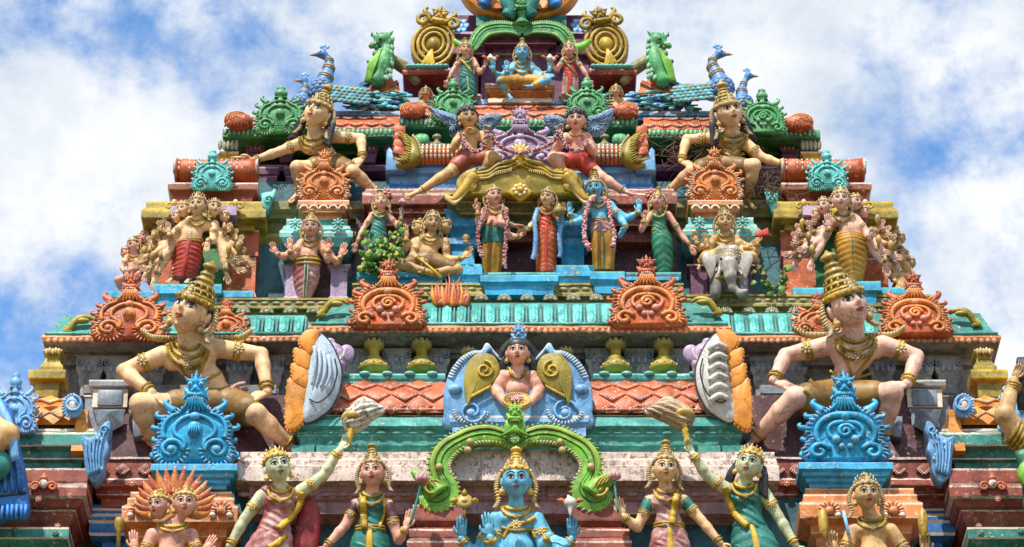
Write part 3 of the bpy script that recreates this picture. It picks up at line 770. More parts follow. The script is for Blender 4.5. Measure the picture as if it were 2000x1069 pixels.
    if J.get('locks', True):
        lk = J.get('lockmat', gold); ln = J.get('locklen', 1.15); m = M()
        for q in (-1, 1):
            P = smoothline([hd.w((q*.86, .22, .5)), hd.w((q*1.05, .28, .1)), hd.w((q*1.12, .30, -.4)), hd.w((q*1.0, .30, -.9*ln)), hd.w((q*1.18, .28, -1.25*ln))], 15)
            for i, c in enumerate(P): m.ell(c, (r*.19, r*.14, r*.075), nu=8, nv=5, rot=hd.m@rotY(q*R(18)))
            m.tube(P, r*.11, 6)
        T.part('side_locks', m, lk)
# ---------------------------------------------------------------- masonry helpers
def local_x(fr, px, py, D): return (world(px, py, D)[0][0]-fr.O[0])/fr.s
def mold(name, x0, x1, D, prof, mats, depth=160, label=None, parent=None):
    """a run of moulding with mitred returns; prof = (outset, photo row[, material])"""
    py = prof[0][1]; fr = Frame((x0+x1)/2, py, D); xa, xb = local_x(fr, x0, py, D), local_x(fr, x1, py, D)
    m = M(); rows = []
    for q in prof:
        o = q[0]; d = ((q[1]-py)+o*fr.sn)/fr.cs-prof[0][0]*fr.sn/fr.cs
        rows.append((o, -d))
    def ringv(o, z): return [(xa-o, depth, z), (xa-o, -o, z), (xb+o, -o, z), (xb+o, depth, z)]
    ns = max(1, min(48, int((xb-xa)/22))); rj = random.Random(int(x0*7+py)); grid = []; jj = [0.0]*(ns+1); jo = [0.0]*(ns+1)
    for r_, (o, z) in enumerate(rows):
        if r_ % 3 == 0: jj = [rj.gauss(0, .45) for _ in range(ns+1)]; jo = [rj.gauss(0, .5) for _ in range(ns+1)]
        x_ = np.linspace(xa-o, xb+o, ns+1); V = [(x_[i], -o+(jo[i] if 0 < i < ns else 0), z+(jj[i] if 0 < i < ns and 0 < r_ < len(rows)-1 else 0)) for i in range(ns+1)]
        grid.append([(xa-o, depth, z)]+V+[(xb+o, depth, z)])
    for i in range(len(rows)-1):
        mi = prof[i][2] if len(prof[i]) > 2 else 0; k = ns+3
        m.add(grid[i]+grid[i+1], [(j, k+j, k+j+1, j+1) for j in range(k-1)], mi, False)
    m.add(grid[0], [tuple(range(ns+3))], 0, False); m.add(grid[-1], [tuple(reversed(range(ns+3)))], prof[-2][2] if len(prof[-2]) > 2 else 0, False)
    o = tpart(name, m, mats, fr, label); o['fr'] = 0; del o['fr']; return o, fr
def stripes(x0, x1, D, y0, y1, n, step, a=0, b=1, fine=2.2):
    """build a stepped profile that recedes by step each course, thin light arris on each"""
    P = []; o = 0; hh = (y1-y0)/n
    for i in range(n):
        y = y0+i*hh
        P += [(o, y, b), (o, y+fine, a), (o, y+hh*.62, b), (o-1.0, y+hh*.62+1.2, a)]
        o -= step
    return P+[(o, y1, a)]
def slab(name, x0, x1, y0, y1, D, mat, depth=200, label=None):
    fr = Frame((x0+x1)/2, y0, D); xa, xb = local_x(fr, x0, y0, D), local_x(fr, x1, y0, D)
    m = M(); m.box((xa, 0, -(y1-y0)/fr.cs), (xb, depth, 0)); return tpart(name, m, mat, fr, label), fr
def place(name, me, px, py, D, tilt=0, parent=None, ploc=None, sc_=None, rz=0, label=None, mat=None):
    O, s_ = world(px, py, D)
    par = parent or tower; pl = TOWER_LOC if parent is None else ploc
    o = newobj(name, me, O-pl, par); o.rotation_euler = (R(tilt), 0, rz)
    if sc_ is not None: o.scale = sc_ if hasattr(sc_, '__len__') else (sc_,)*3
    if label: o['label'] = label
    return o
def meshat(name, m, D, py, mats):
    fr = Frame(1000, py, D); return link(name, m, fr, mats)
def wallgrid(name, x0, x1, y0, y1, D, mat): return slab(name, x0, x1, y0, y1, D, mat)

# ---------------------------------------------------------------- the monster mask (modelled once)
def mask_prims():
    a = lambda *q: np.array(q, float); s_ = 20.0
    P = [('e', a(0, 0, 0), a(.62, .5, .62)*s_, None), ('e', a(0, -8, -9.5), a(.62, .38, .26)*s_, None), ('e', a(0, -12.5, -1), a(.17, .30, .2)*s_, None), ('e', a(0, -10, 10), a(.13, .2, .4)*s_, None)]
    for q in (-1, 1):
        P += [('e', a(q*7, -9, 4.5), a(.2, .2, .2)*s_, None, 1.0), ('e', a(q*4, -14, -4), a(.12, .13, .12)*s_, None), ('c', a(q*2, -11, 9), 2.2, a(q*11, -8, 12), 2.0),
              ('c', a(q*11, -5, -4), 3.5, a(q*15, -4, 2), 1.6), ('c', a(q*9, 0, 11), 3.2, a(q*15, -2, 18), 1.2), ('c', a(q*5, 0, 13), 3.0, a(q*6, -3, 21), 1.0),
              ('c', a(q*7, -13, -9), 2.4, a(q*13, -8, -12), 1.4), ('c', a(q*12, 0, -8), 3.0, a(q*17, -2, -13), 1.5)]
    P += [('c', a(0, 0, 14), 3.4, a(0, -2, 26), 1.2), ('e', a(0, -5, 19), a(.16, .12, .16)*s_, None)]
    return P
MASK = clay(mask_prims(), 1.3, 1.6); MASKV = MASK.verts()/20.0
def add_mask(T_sub, fr, c, r, mat, eye, name='monster_mask', tooth=None, label=None):
    m = M(); m.v = [MASKV*r+np.asarray(c)]; m.f = list(MASK.f); m.m = [0]*len(m.f); m.sm = [True]*len(m.f); m.n = len(MASKV)
    o = T_sub(name, m, mat, label)
    e = M(); c = np.asarray(c)
    for q in (-1, 1): e.ell(c+np.array([q*.35, -.60, .23])*r, (.13*r, .1*r, .10*r), 0, 8, 6); e.ell(c+np.array([q*.35, -.70, .23])*r, (.06*r, .04*r, .055*r), 1, 8, 6)
    for i in range(6): e.ell(c+np.array([(i-2.5)*.15, -.70+.04*abs(i-2.5), -.66])*r, (.07*r, .07*r, .13*r if i not in (0, 5) else .2*r), 0, 6, 5)
    m.join(e) if False else None
    return o, e
HALF = [(0, 0), (.88, 0), (.98, .12), (1.02, .30), (.96, .47), (.88, .60), (.92, .78), (.92, .98), (.84, 1.20), (.70, 1.38), (.52, 1.50), (.36, 1.56), (.28, 1.66), (.25, 1.82)]
def crest(cx, yb, W_, D, mat, hi=None, H=1.0, top='mask', tilt=6, ped=None, thick=.26, style=0, pedmats=None, label=None, white=IVORY):
    """horseshoe roof crest; cx, yb: bottom middle of the plate; W_ half width"""
    fr = Frame(cx, yb, D, tilt); hi = hi or mat; u = W_; vs = H/fr.cs
    S = lambda a, y, b: np.array([a*u, y*u, b*u*vs])
    out = [(a*u, b*u*vs) for a, b in [(p[0], p[2]) for p in smoothline([(x, 0, z) for x, z in HALF[1:]], 40)]]
    out = [(x*(1+.022*math.sin(i*1.9)*random.uniform(.5, 1.5)), z) for i, (x, z) in enumerate(out)]
    outline = out+[(-a*random.uniform(.985, 1.015), b) for a, b in out[::-1]]
    m = M(); m.plate(outline, -thick*.5*u, thick*.5*u, bev=.09*u)
    root = tpart('roof_crest', m, mat, fr, label)
    ts = lambda nm, mm, mt, lb=None: (sub(nm, mm, mt, fr, root, lb) if mm.f else None)
    yf = -thick*.5
    # raised rim and teeth round the edge
    rim = M(); n_ = len(out); tth = M()
    pts = [S(a/u, yf+.02, b/(u*vs)) for a, b in outline]; c0 = np.array([0, yf*u, .8*u*vs])
    inner = [c0+(p-c0)*np.array([.86, 1, .88]) for p in pts]
    for q in (0, 1):
        seg = inner[:n_-4] if q == 0 else inner[n_+4:]; rim.tube(seg, .055*u, 6)
    step = 2 if W_ > 50 else 3
    for i in range(2, len(pts)-2, step):
        if abs(pts[i][2]-pts[n_-1][2]) < .2*u*vs: continue
        d = nrm(pts[i]-c0); tth.ell(pts[i]-d*.065*u-np.array([0, .03*u, 0]), (.026*u, .06*u, .085*u), 0, 6, 4, rot=align(d))
    ts('raised_rim', rim, hi); ts('rim_teeth', tth, white if hi is mat else hi)
    sc2 = M(); dots = M(); wr = .05
    for q in (-1, 1):
        if style == 0:
            sp = spiral(q*.56, .36, .30, .05, (PI*1.05 if q > 0 else -.05*PI), -q*1.35 if True else 0, 26)
            P = [S(a, yf-.03, b) for a, _, b in sp]; sc2.tube(P, np.linspace(.07, .045, 26)*u, 6)
            arc = [S(q*.27, yf-.02, .36)]+[S(q*a, yf-.02, b) for a, b in ((.23, .52), (.30, .64), (.47, .78), (.50, .98), (.38, 1.18), (.18, 1.30), (0, 1.33))]
            sc2.tube(smoothline(arc, 22), .06*u, 6)
            arc = [S(q*a, yf-.02, b) for a, b in ((.74, .66), (.78, .86), (.74, 1.1), (.58, 1.3), (.36, 1.40))]
            sc2.tube(smoothline(arc, 16), np.linspace(.075, .04, 16)*u, 6)
            for i in range(13):
                a = PI*1.0+i*.27 if q > 0 else -i*.27; r_ = .40; dd = np.array([math.cos(a), 0, math.sin(a)])
                pp = S(q*.56 if True else 0, yf-.01, .36)+np.array([math.cos(a)*r_*u, 0, math.sin(a)*r_*u])
                if pp[2] < .62*u*vs: dots.ell(pp, (.03*u, .04*u, .07*u), 0, 6, 4, rot=align(dd))
            dots.ell(S(q*.56, yf-.04, .36), .1*u, 0, 9, 6)
        else:
            arc = [S(q*a, yf-.02, b) for a, b in ((.46, .50), (.56, .46), (.66, .62), (.68, .86), (.56, 1.12), (.30, 1.30), (0, 1.34))]
            sc2.tube(smoothline(arc, 24), np.linspace(.05, .095, 24)*u, 7)
            arc = [S(q*a, yf-.02, b) for a, b in ((.22, .62), (.37, .72), (.40, .92), (.26, 1.08), (0, 1.13))]
            sc2.tube(smoothline(arc, 18), .06*u, 6)
            sp = spiral(q*.62, .25, .25, .04, (PI*.9 if q > 0 else .1*PI), -q*1.2, 22)
            sc2.tube([S(a, yf-.03, b) for a, _, b in sp], .065*u, 6)
            dots.ell(S(q*.22, yf-.05, .60), .11*u, 0, 9, 6); dots.ell(S(q*.10, yf-.04, .40), .08*u, 0, 9, 6)
        for (hx_, hz_, hl_) in ((.96, .16, .09), (.95, .62, .08), (.98, .98, .08), (.84, 1.30, .12)):
            hl_ *= random.uniform(.55, 1.1); dots.tube(smoothline([S(q*(hx_-.12), 0, hz_), S(q*(hx_+hl_*.7), -.03, hz_+.02), S(q*(hx_+hl_), -.02, hz_+hl_*1.2), S(q*(hx_+hl_*.4), -.04, hz_+hl_*1.5)], 9), np.linspace(.08, .03, 9)*u, 6)
        # curling horns at the shoulders
        P = [S(q*a, yf*.5, b) for a, b in ((.50, 1.45), (.64, 1.56), (.74, 1.70), (.66, 1.80))]
        dots.tube(smoothline(P, 10), np.linspace(.13, .04, 10)*u, 7)
    ts('scrolls', sc2, hi); ts('scroll_ends', dots, mat)
    boss = M()
    if style == 0: boss.ell(S(0, yf-.02, .93), (.19*u, .09*u, .22*u), 0, 14, 9); [boss.tube([S((i-2)*.07, yf-.1, .75), S((i-2)*.05, yf-.12, 1.0)], .022*u, 5) for i in range(5)]
    else: boss.tube([S(a, yf-.05, b) for a, _, b in spiral(0, .84, .20, .03, 0, 1.6, 30)], .055*u, 6)
    boss.ell(S(0, yf-.03, 1.30), (.14*u, .1*u, .11*u), 0, 10, 7)
    ts('boss', boss, hi)
    # tongue fanning out below the mask
    if top == 'mask':
        fan = M()
        for i in range(7):
            a = (i-3)/3; fan.tube(smoothline([S(a*.16, yf-.12, 1.78), S(a*.19, yf-.12, 1.62), S(a*.34, yf-.06, 1.45)], 8), np.linspace(.05, .035, 8)*u, 5)
        ts('tongue_fan', fan, hi)
        mk = lambda nm, mm, mt, lb=None: sub(nm, mm, mt, fr, root, lb)
        o, e = add_mask(mk, fr, S(0, yf*.2, 1.78+.26/H), .43*u*min(1, H**.7), mat, None)
        sub('mask_eyes_and_teeth', e, [white, LINE], fr, root)
    else:
        kb = M(); kb.lathe([(a*u, b*u*vs) for a, b in ((.30, 1.50), (.20, 1.62), (.16, 1.78), (.22, 1.84), (.27, 1.94), (.25, 2.06), (.14, 2.14), (.18, 2.20), (.15, 2.28), (.02, 2.36))], (0, 0, 0), 16, sy=.8)
        for q in (-1, 1): kb.tube(smoothline([S(q*.16, 0, 1.72), S(q*.28, 0, 1.64), S(q*.36, 0, 1.50)], 8), .06*u, 6)
        ts('knob', kb, mat)
    if ped:
        ph, pw, steps = ped; prof = []; o = 0; yy = yb
        pm = pedmats or [mat, hi]
        xa = pw
        prof = [(0, yb, 1), (0, yb+2, 0), (0, yb+ph*.26, 1), (-2, yb+ph*.28, 0)]
        for i in range(steps):
            t = (i+1)/steps; prof += [(-7*(i+1), yb+ph*(.28+.72*(t-.5/steps)), 0), (-7*(i+1), yb+ph*(.28+.72*t), 1), (-7*(i+1)-1, yb+ph*(.28+.72*t)+.8, 0)]
        mold('crest_pedestal', cx-xa, cx+xa, D-thick*.5*u-4, prof, pm, depth=thick*u+60)
    return root
def kalasam(cx, yb, r, D, mat=OCHRE, name='roof_finial', H=1.0):
    fr = Frame(cx, yb, D); m = M(); v = H/fr.cs
    m.lathe([(a*r, b*r*v) for a, b in ((.80, -.1), (1.12, .05), (1.2, .2), (1.1, .42), (.85, .6), (.62, .7), (.72, .78), (.62, .9), (.44, 1.0), (.42, 1.35), (.5, 1.5), (.78, 1.62), (.80, 1.8), (.66, 1.88), (.40, 2.0), (.22, 2.15), (.24, 2.25), (.12, 2.42), (.02, 2.5))], (0, 0, 0), 22)
    for i in range(9):
        a = 2*PI*i/9-PI/2; d = np.array([math.cos(a), math.sin(a), 0]); m.plate if False else None
        m.ell(d*.68*r+np.array([0, 0, 1.86*r*v]), (r*.2, r*.09, r*.26), 0, 7, 6, rot=rotZ(a-PI/2))
    for i in range(12):
        a = 2*PI*i/12; m.ell(np.array([math.cos(a)*1.12*r, math.sin(a)*1.12*r, .32*r*v]), r*.12, 0, 7, 5)
    return tpart(name, m, mat, fr)
def rosette(name, cx, cy, r, D, mat, mat2=None):
    fr = Frame(cx, cy, D); m = M(); flower(m, np.zeros(3), (0, -1, 0), r, 8, 0, 1); return tpart(name, m, [mat, mat2 or mat], fr)
def leafrosette_mesh():
    m = M(); m.ell((0, 0, 3), (5.5, 4, 5))
    for i in range(9):
        a = PI*i/8; d = np.array([math.cos(a), 0, math.sin(a)]); m.ell(d*10+np.array([0, 0, 1]), (2.0, 2.6, 4.6), 0, 6, 4, rot=align(d))
    return m

# ================================================================ ground and the lower body of the tower
gm = bpy.data.meshes.new('ground'); gm.from_pydata([(-900, -900, 0), (900, -900, 0), (900, 900, 0), (-900, 900, 0)], [], [(0, 1, 2, 3)]); gm.materials.append(GROUNDM)
tag(newobj('ground', gm), kind='structure')
def wbox(name, a, b, mat):
    c = (np.array(a)+np.array(b))/2; fr = Frame(1000, 534, 0); fr.O = np.array([c[0], c[1], a[2]]); fr.s = 1.0; m = M()
    m.box(np.array(a)-fr.O, np.array(b)-fr.O); return tpart(name, m, mat, fr)
zb = world(1000, 1069, 110)[0][2]
wbox('lower_body', (-5.0, Y0+.75, 0), (5.08, Y0+9, zb-.62), DUSTY)
# solid cores of the storeys
for x0, x1, y0, y1, D, mt in ((-120, 2150, 1030, 1300, 190, MAROON), (235, 1800, 640, 1120, 270, SLATE), (330, 1690, 560, 700, 358, TEALD), (530, 1500, 360, 600, 372, TEALD),
                              (470, 1560, 262, 420, 425, PLUM), (700, 1330, 200, 320, 440, PLUM), (880, 1150, 30, 260, 500, PLUM)):
    slab('core_wall', x0, x1, y0, y1, D, mt, depth=900)

# ================================================================ bottom storey
slab('wall', 250, 1780, 960, 1250, 120, TEALD, depth=120)
mold('cornice', 462, 1520, 45, [(-7, 880, 0), (-7, 893, 0), (-3, 896, 0), (-3, 906, 0), (0, 908, 0), (0, 936, 0), (-24, 947, 1), (-26, 957, 1), (-22, 960, 1), (-28, 972, 1), (-34, 978, 1), (-34, 1000, 1), (-75, 1022, 1)], [PINKW, DUSTY], 120, 'flaking whitish pink cornice behind the women')
lm = meshat('scallop', (lambda m: (m.ell((0, 0, 0), (14, 3, 5), 0, 12, 7), m)[1])(M()), 70, 968, DUSTY)
for i in range(34): place('scallop', lm, 478+i*31.5, 966, 68)
mold('cornice', 570, 1460, 84, [(0, 811, 1), (-4, 813, 0), (0, 820, 2), (0, 832, 0), (-9, 840, 0), (-11, 850, 2), (-12, 852, 0), (-16, 859, 0), (-16, 868, 2), (-17, 870, 0), (-26, 890, 0), (-26, 900, 0)], [TEAL, IVORY, TURQ], 120, 'worn teal cornice under the scaled roof')
for x in (640, 1385, 1432, 592): 
    slab('pilaster_cap', x-22, x+22, 870, 890, 92, TEAL, 20)
for i in range(28):
    if 835 < 588+i*31 < 1180: continue
    fr_ = None
sm_ = meshat('scallop', (lambda m: (m.ell((0, 0, 0), (11, 3, 3.6), 0, 12, 6), m)[1])(M()), 92, 845, TEAL)
for i in range(28):
    x = 590+i*31
    if not 860 < x < 1160: place('scallop', sm_, x, 846, 93)

# red bands with diamonds left and right
def diamond_mesh(w_, h_, t=3.0, teeth=6, D=100, py=800, mats=(ORANGE, IVORY), full=True):
    m = M(); m.plate([(-w_, 0), (0, h_), (w_, 0), (0, -h_)], -t, 2, bev=min(2.2, t*.8), mat=0)
    for q in (-1, 1):
        for i in range(teeth):
            t_ = (i+.7)/(teeth+.4); p = np.array([q*w_*(1-t_)*.86, -t-.3, -h_*t_*.86]); d = nrm((q*h_, 0, -w_))
            m.ell(p+d*(-1.0), (1.35, 1.6, 3.9), 1, 5, 4, rot=align(d))
    return meshat('shingle', m, D, py, list(mats))
for x0, x1 in ((176, 300), (455, 566), (1462, 1572), (1735, 1870)):
    mold('red_band', x0, x1, 100, [(0, 893, 1), (0, 897, 0), (-4, 899, 0), (-4, 934, 1), (0, 937, 0), (0, 946, 1), (-3, 948, 0), (-14, 957, 0), (-14, 965, 1), (-15, 967, 0), (-24, 975, 0), (-24, 990, 0)], [BRICKRED, PINKW], 90)
    dm = diamond_mesh(17, 14, 2.5, 4, 100, 915, (BRICKRED, IVORY))
    k = int((x1-x0)/34)
    for i in range(k): place('diamond_tile', dm, x0+20+i*(x1-x0-36)/max(1, k-1), 917, 99)
    rosette('rosette', (x0+x1)/2+20, 944, 8, 98, ORANGE, IVORY)
for x0, x1 in ((170, 300), (440, 500), (1520, 1600), (1770, 1870)):
    mold('blue_band', x0, x1, 128, [(0, 986, 0), (0, 993, 1), (0, 998, 0), (-3, 1003, 1), (-3, 1009, 0), (-3, 1016, 1), (-6, 1022, 0), (-6, 1040, 1), (-8, 1046, 0), (-30, 1060, 0), (-30, 1120, 0)], [CBLUE, IVORY], 60)
# maroon wall behind the seated giants, with flaked plaster
slab('wall', 225, 590, 772, 905, 165, MAROON, 120, 'dark maroon wall with flaked plaster patches')
slab('wall', 1440, 1800, 772, 905, 165, MAROON, 120)
# peach blocks behind the heads at the foot
def block(x0, x1, y0, D, mats, rows=(0, 1), big=1.0):
    P = [(-14, y0, 1), (-14, y0+3, 0), (-14, y0+11, 0), (-9, y0+12, 1), (-9, y0+15, 0), (-9, y0+24, 0), (0, y0+28, 1), (0, y0+32, 0), (0, y0+55, 1), (-1, y0+58, 0), (-20, y0+72, 0), (-22, y0+86, 1), (-23, y0+88, 0), (-32, y0+98, 0), (-34, y0+125, 0), (-50, y0+160, 0)]
    return mold('cornice', x0, x1, D, P, mats, 130)
block(240, 466, 955, 20, [PEACH, IVORY]); block(1560, 1800, 948, 20, [PEACH, IVORY])
for cx_, s_ in ((272, 1), (432, 1), (1620, 1), (1745, 1)):
    fr = Frame(cx_, 1000, 16); m = M(); m.ell((0, -2, 2), (9, 7, 9), 0, 12, 8)
    for i in range(9):
        a = PI*(i/8)*1.1-.15; d = np.array([math.cos(a), 0, math.sin(a)]); m.ell(d*17+np.array([0, -2, 2]), (3, 4, 6), 0, 7, 5, rot=align(d))
    for q in (-1, 1): m.ell((q*17, -2, -8), (7, 6, 6), 1, 9, 6)
    tpart('shell_ornament', m, [PEACH, IVORY], fr)
# stepped brown brackets each side of the central deity
for x0, x1 in ((806, 905), (1120, 1222)):
    mold('bracket', x0, x1, 15, [(0, 986, 1), (0, 990, 0), (0, 1014, 1), (-2, 1017, 0), (-10, 1030, 0), (6, 1033, 1), (6, 1037, 0), (6, 1048, 1), (4, 1050, 0), (10, 1056, 1), (10, 1060, 0), (10, 1085, 0), (-5, 1100, 0), (-5, 1150, 0)], [BRICKRED, PINKW], 100)

# ================================================================ corner shrines, left and right edges
def corner(sx):
    X = (lambda a: a) if sx < 0 else (lambda a: 2024-a)
    def mm(name, a, b, *r, **k): x = sorted((X(a), X(b))); return mold(name, x[0], x[1], *r, **k)
    yo = 0 if sx < 0 else 0
    mm('cornice', -160, 172, 30, [(0, 915, 1), (0, 919, 0), (0, 940, 1), (-2, 943, 0), (0, 948, 1), (0, 952, 0), (0, 968, 1), (-8, 974, 0), (-14, 990, 0), (-22, 996, 1), (-23, 999, 0), (-28, 1015, 0), (-36, 1030, 1), (-37, 1033, 0), (-40, 1060, 0), (-60, 1085, 0), (-60, 1160, 0)], [BRICKRED, PINKW], 170)
    mm('cornice', -160, 135, -5, [(0, 1030, 1), (0, 1034, 0), (0, 1050, 1), (-3, 1053, 0), (-20, 1068, 0), (-20, 1078, 1), (-21, 1081, 0), (-30, 1100, 0), (-30, 1180, 0)], [TEAL, IVORY], 120)
    mm('cornice', -170, 190, 55, [(-6, 835, 1), (-6, 839, 0), (0, 842, 1), (0, 846, 0), (0, 866, 1), (-2, 869, 0), (-16, 880, 0), (-20, 892, 1), (-21, 895, 0), (-30, 902, 0), (-34, 930, 0), (-60, 950, 0)], [TEAL, IVORY], 190, label='deep green cornice of the corner shrine')
    xs_ = sorted((X(-170), X(148))); slab('roof_wall', xs_[0], xs_[1], 786, 905, 96, AMBER, 60)
    # barrel roof of the shrine
    fr = Frame(X(60), 835, 80); m = M()
    n_ = 12; prof = [(62*math.cos(a)*-1, 66*math.sin(a)) for a in np.linspace(0, PI*.62, n_)]
    xa, xb = sorted((local_x(fr, X(-170), 835, 80), local_x(fr, X(150), 835, 80)))
    V = []; 
    for (y_, z_) in prof: V += [(xa, y_+50, z_), (xb, y_+50, z_)]
    m.add(V, [(2*i, 2*i+1, 2*i+3, 2*i+2) for i in range(n_-1)], 0)
    e_ = [2*i+(1 if sx < 0 else 0) for i in range(n_)]; m.add([V[i] for i in e_]+[(V[e_[0]][0], 50, 0)], [tuple(range(n_+1)), tuple(reversed(range(n_+1)))], 0, False)
    rf = tpart('barrel_roof', m, [AMBER, IVORY], fr)
    for r_, (zz, yy) in enumerate(((782, 80), (806, 58))):
        dm_ = diamond_mesh(22, 16, 3, 5, 60, 790, (AMBER, IVORY))
        for i in range(6):
            xx = X(150-40*i-(20 if r_ else 0)-12); place('shingle', dm_, xx, zz, yy-(4), -35 if r_ == 0 else -15)
    # gable end medallion in blue
    c = Frame(X(143), 795, 48); m = M(); m.ell((0, 0, 0), (20, 12, 24), 0, 18, 12); m.ell((0, -10, 0), (10, 6, 14), 1, 12, 8)
    m.tube([np.array([p_[0], -13, p_[2]]) for p_ in spiral(0, 0, 19, 5, PI/2, sx*1.3, 26)], 3.2, 6)
    for i in range(12): a = PI*.5+2*PI*i/24; d = np.array([-math.cos(a)*sx, 0, math.sin(a)]); m.ell(d*np.array([20, 0, 24])+np.array([0, -5, 0]), (2.6, 3, 4), 0, 6, 4, rot=align(d))
    tpart('gable_medallion', m, [LBLUE, IVORY], c, 'blue eye shaped medallion on the gable of the corner roof')
    # orange corner fin under the medallion
    mm('gable_fin', 150, 172, 60, [(0, 800, 0), (0, 812, 1), (-1, 814, 0), (2, 836, 0), (6, 880, 0)], [AMBER, IVORY], 150)
    crest(X(25), 848, 46, 38, LBLUE, LBLUE, H=1.12, top='knob', tilt=4)
    # blue horned corner leaf
    fr = Frame(X(182), 938, 40, 8); q = 1 if sx < 0 else -1; m = M()
    P = smoothline([(-26*q, 0, 86), (-10*q, 0, 84), (6*q, 0, 94), (16*q, 0, 112), (28*q, 0, 118), (31*q, 0, 98), (25*q, 0, 80), (30*q, 0, 60), (22*q, 0, 40), (22*q, 0, 16), (12*q, 0, -4), (0, 0, -8), (-14*q, 0, 10), (-19*q, 0, 48)], 52, True); m.plate([(x, z) for x, _, z in P], -12, 30, 4)
    hr = tpart('horned_leaf', m, LBLUE, fr, 'chipped light blue horned leaf at the inner corner, '+('left' if sx < 0 else 'right')); rl = M()
    for k in range(5): rl.tube(smoothline([(-6*q+5*q*k, -14, 4+2*k), (-12*q+6*q*k, -16, 40+3*k), (-16*q+9*q*k, -15, 74+5*k)], 10), np.linspace(3, 1.6, 10), 6)
    for k in range(9): rl.ell((random.uniform(-8, 18)*q, -13, random.uniform(6, 90)), (4, 3, 5), 0, 7, 5)
    rl.tube([np.array([p_[0]+19*q, -14, p_[2]+98]) for p_ in spiral(0, 0, 10, 3, 0, q*1.2, 16)], 2.4, 5); sub('leaf_relief', rl, LBLUE, fr, hr)
    # ornament on the red cornice
    fr = Frame(X(85), 950, 26); m = M(); m.ell((0, -3, 4), (9, 7, 10), 1, 10, 7)
    for s2 in (-1, 1): m.tube([np.array([p[0], -3, p[2]]) for p in spiral(s2*17, -2, 11, 2, (PI if s2 > 0 else 0), -s2*1.3, 18)], 3.2, 6)
    m.lathe([(7, 12), (9, 16), (4, 22), (1, 28)], (0, -2, 0), 10); tpart('scroll_ornament', m, [ORANGE, PINKW], fr)
    for xx, yy in ((75, 975), (137, 968), (112, 1028), (30, 1036), (108, 1040)): rosette('rosette', X(xx), yy, 7, 22 if yy < 1000 else (-8 if yy > 1030 else 2), ORANGE if yy < 1030 else TEAL, PINKW if yy < 1030 else TURQ)
    # gold bracket capital above the roof
    mm('capital', 56, 128, 120, [(0, 722, 1), (0, 726, 0), (0, 738, 1), (-2, 741, 0), (-12, 748, 0), (-12, 756, 0), (-14, 775, 0)], [GOLD_D, GOLD_B], 60, label='olive gold capital beside the grey wall')
    mm('capital', 84, 122, 128, [(0, 682, 1), (0, 686, 0), (-6, 700, 0), (-4, 704, 1), (-4, 707, 0), (4, 716, 0), (4, 724, 0)], [GOLD_D, GOLD_B], 50)
    fl = M(); [fl.ell((i*6-12, -2, 3+2*(i % 2)), (3.4, 3, 7), 0, 7, 5) for i in range(5)]; tpart('leaf_trim', fl, GOLD_B, Frame(X(103), 690, 126))
corner(-1); corner(1)

# ================================================================ second storey: grey wall, pilasters, corbels
def corbel_mesh(w_, h_, D, py, mats, bell=True):
    m = M(); W2 = w_
    P = [(0, 0), (0, -.12), (-.12, -.15), (-.12, -.22), (-.02, -.26), (-.02, -.36), (-.25, -.5), (-.2, -.62), (-.38, -.8), (-.38, -1.0)]
    rows = [(W2*(1+o*1.0), -o*0, z*h_) for o, z in P]
    V = []
    for (o, z) in P:
        ww = W2*(1+o); yy = -w_*.55*(1+o); V += [(-ww, w_, z*h_), (-ww, yy, z*h_), (ww, yy, z*h_), (ww, w_, z*h_)]
    for i in range(len(P)-1):
        a = 4*i; m.add(V[a:a+8], [(0, 4, 5, 1), (1, 5, 6, 2), (2, 6, 7, 3)], 0, False)
    m.add(V[:4], [(0, 1, 2, 3)], 0, False); m.add(V[-4:], [(3, 2, 1, 0)], 0, False)
    for q in (-1, 1): m.tube([np.array([p[0], -w_*.62, p[2]]) for p in spiral(q*w_*.72, -h_*.2, w_*.24, w_*.05, (PI/2), -q*1.2, 14)], w_*.07, 5, mat=1)
    for i in range(3): m.ell(((i-1)*w_*.42, -w_*.58, -h_*.32), (w_*.16, w_*.1, h_*.10), 1, 7, 5)
    return meshat('corbel', m, D, py, list(mats))
cb = corbel_mesh(30, 78, 215, 700, (GREYW, SLATE))
for x in (640, 700, 775, 850, 1172, 1247, 1322, 1395): place('corbel', cb, x, 688, 208)
cb2 = corbel_mesh(27, 84, 225, 700, (GREYW, SLATE))
for x in (178, 232, 300, 470, 530, 1490, 1548, 1720, 1795, 1850): place('corbel', cb2, x, 702, 222)
for x0, x1 in ((115, 590), (1435, 1918)):
    mold('grey_string_course', x0, x1, 215, [(0, 690, 0), (0, 697, 1), (-3, 699, 0), (-10, 708, 0), (-10, 713, 1)], [GREYW, SLATE], 100)
    mold('grey_base_course', x0+50, x1-50, 205, [(0, 752, 1), (0, 756, 0), (0, 768, 0), (-4, 772, 1), (-5, 775, 0), (-14, 790, 0), (-14, 800, 0)], [SLATE, GREYW], 100)
mold('grey_string_course', 600, 1420, 205, [(0, 676, 0), (0, 684, 1), (-3, 686, 0), (-10, 694, 0), (-10, 700, 1)], [GREYW, SLATE], 100)
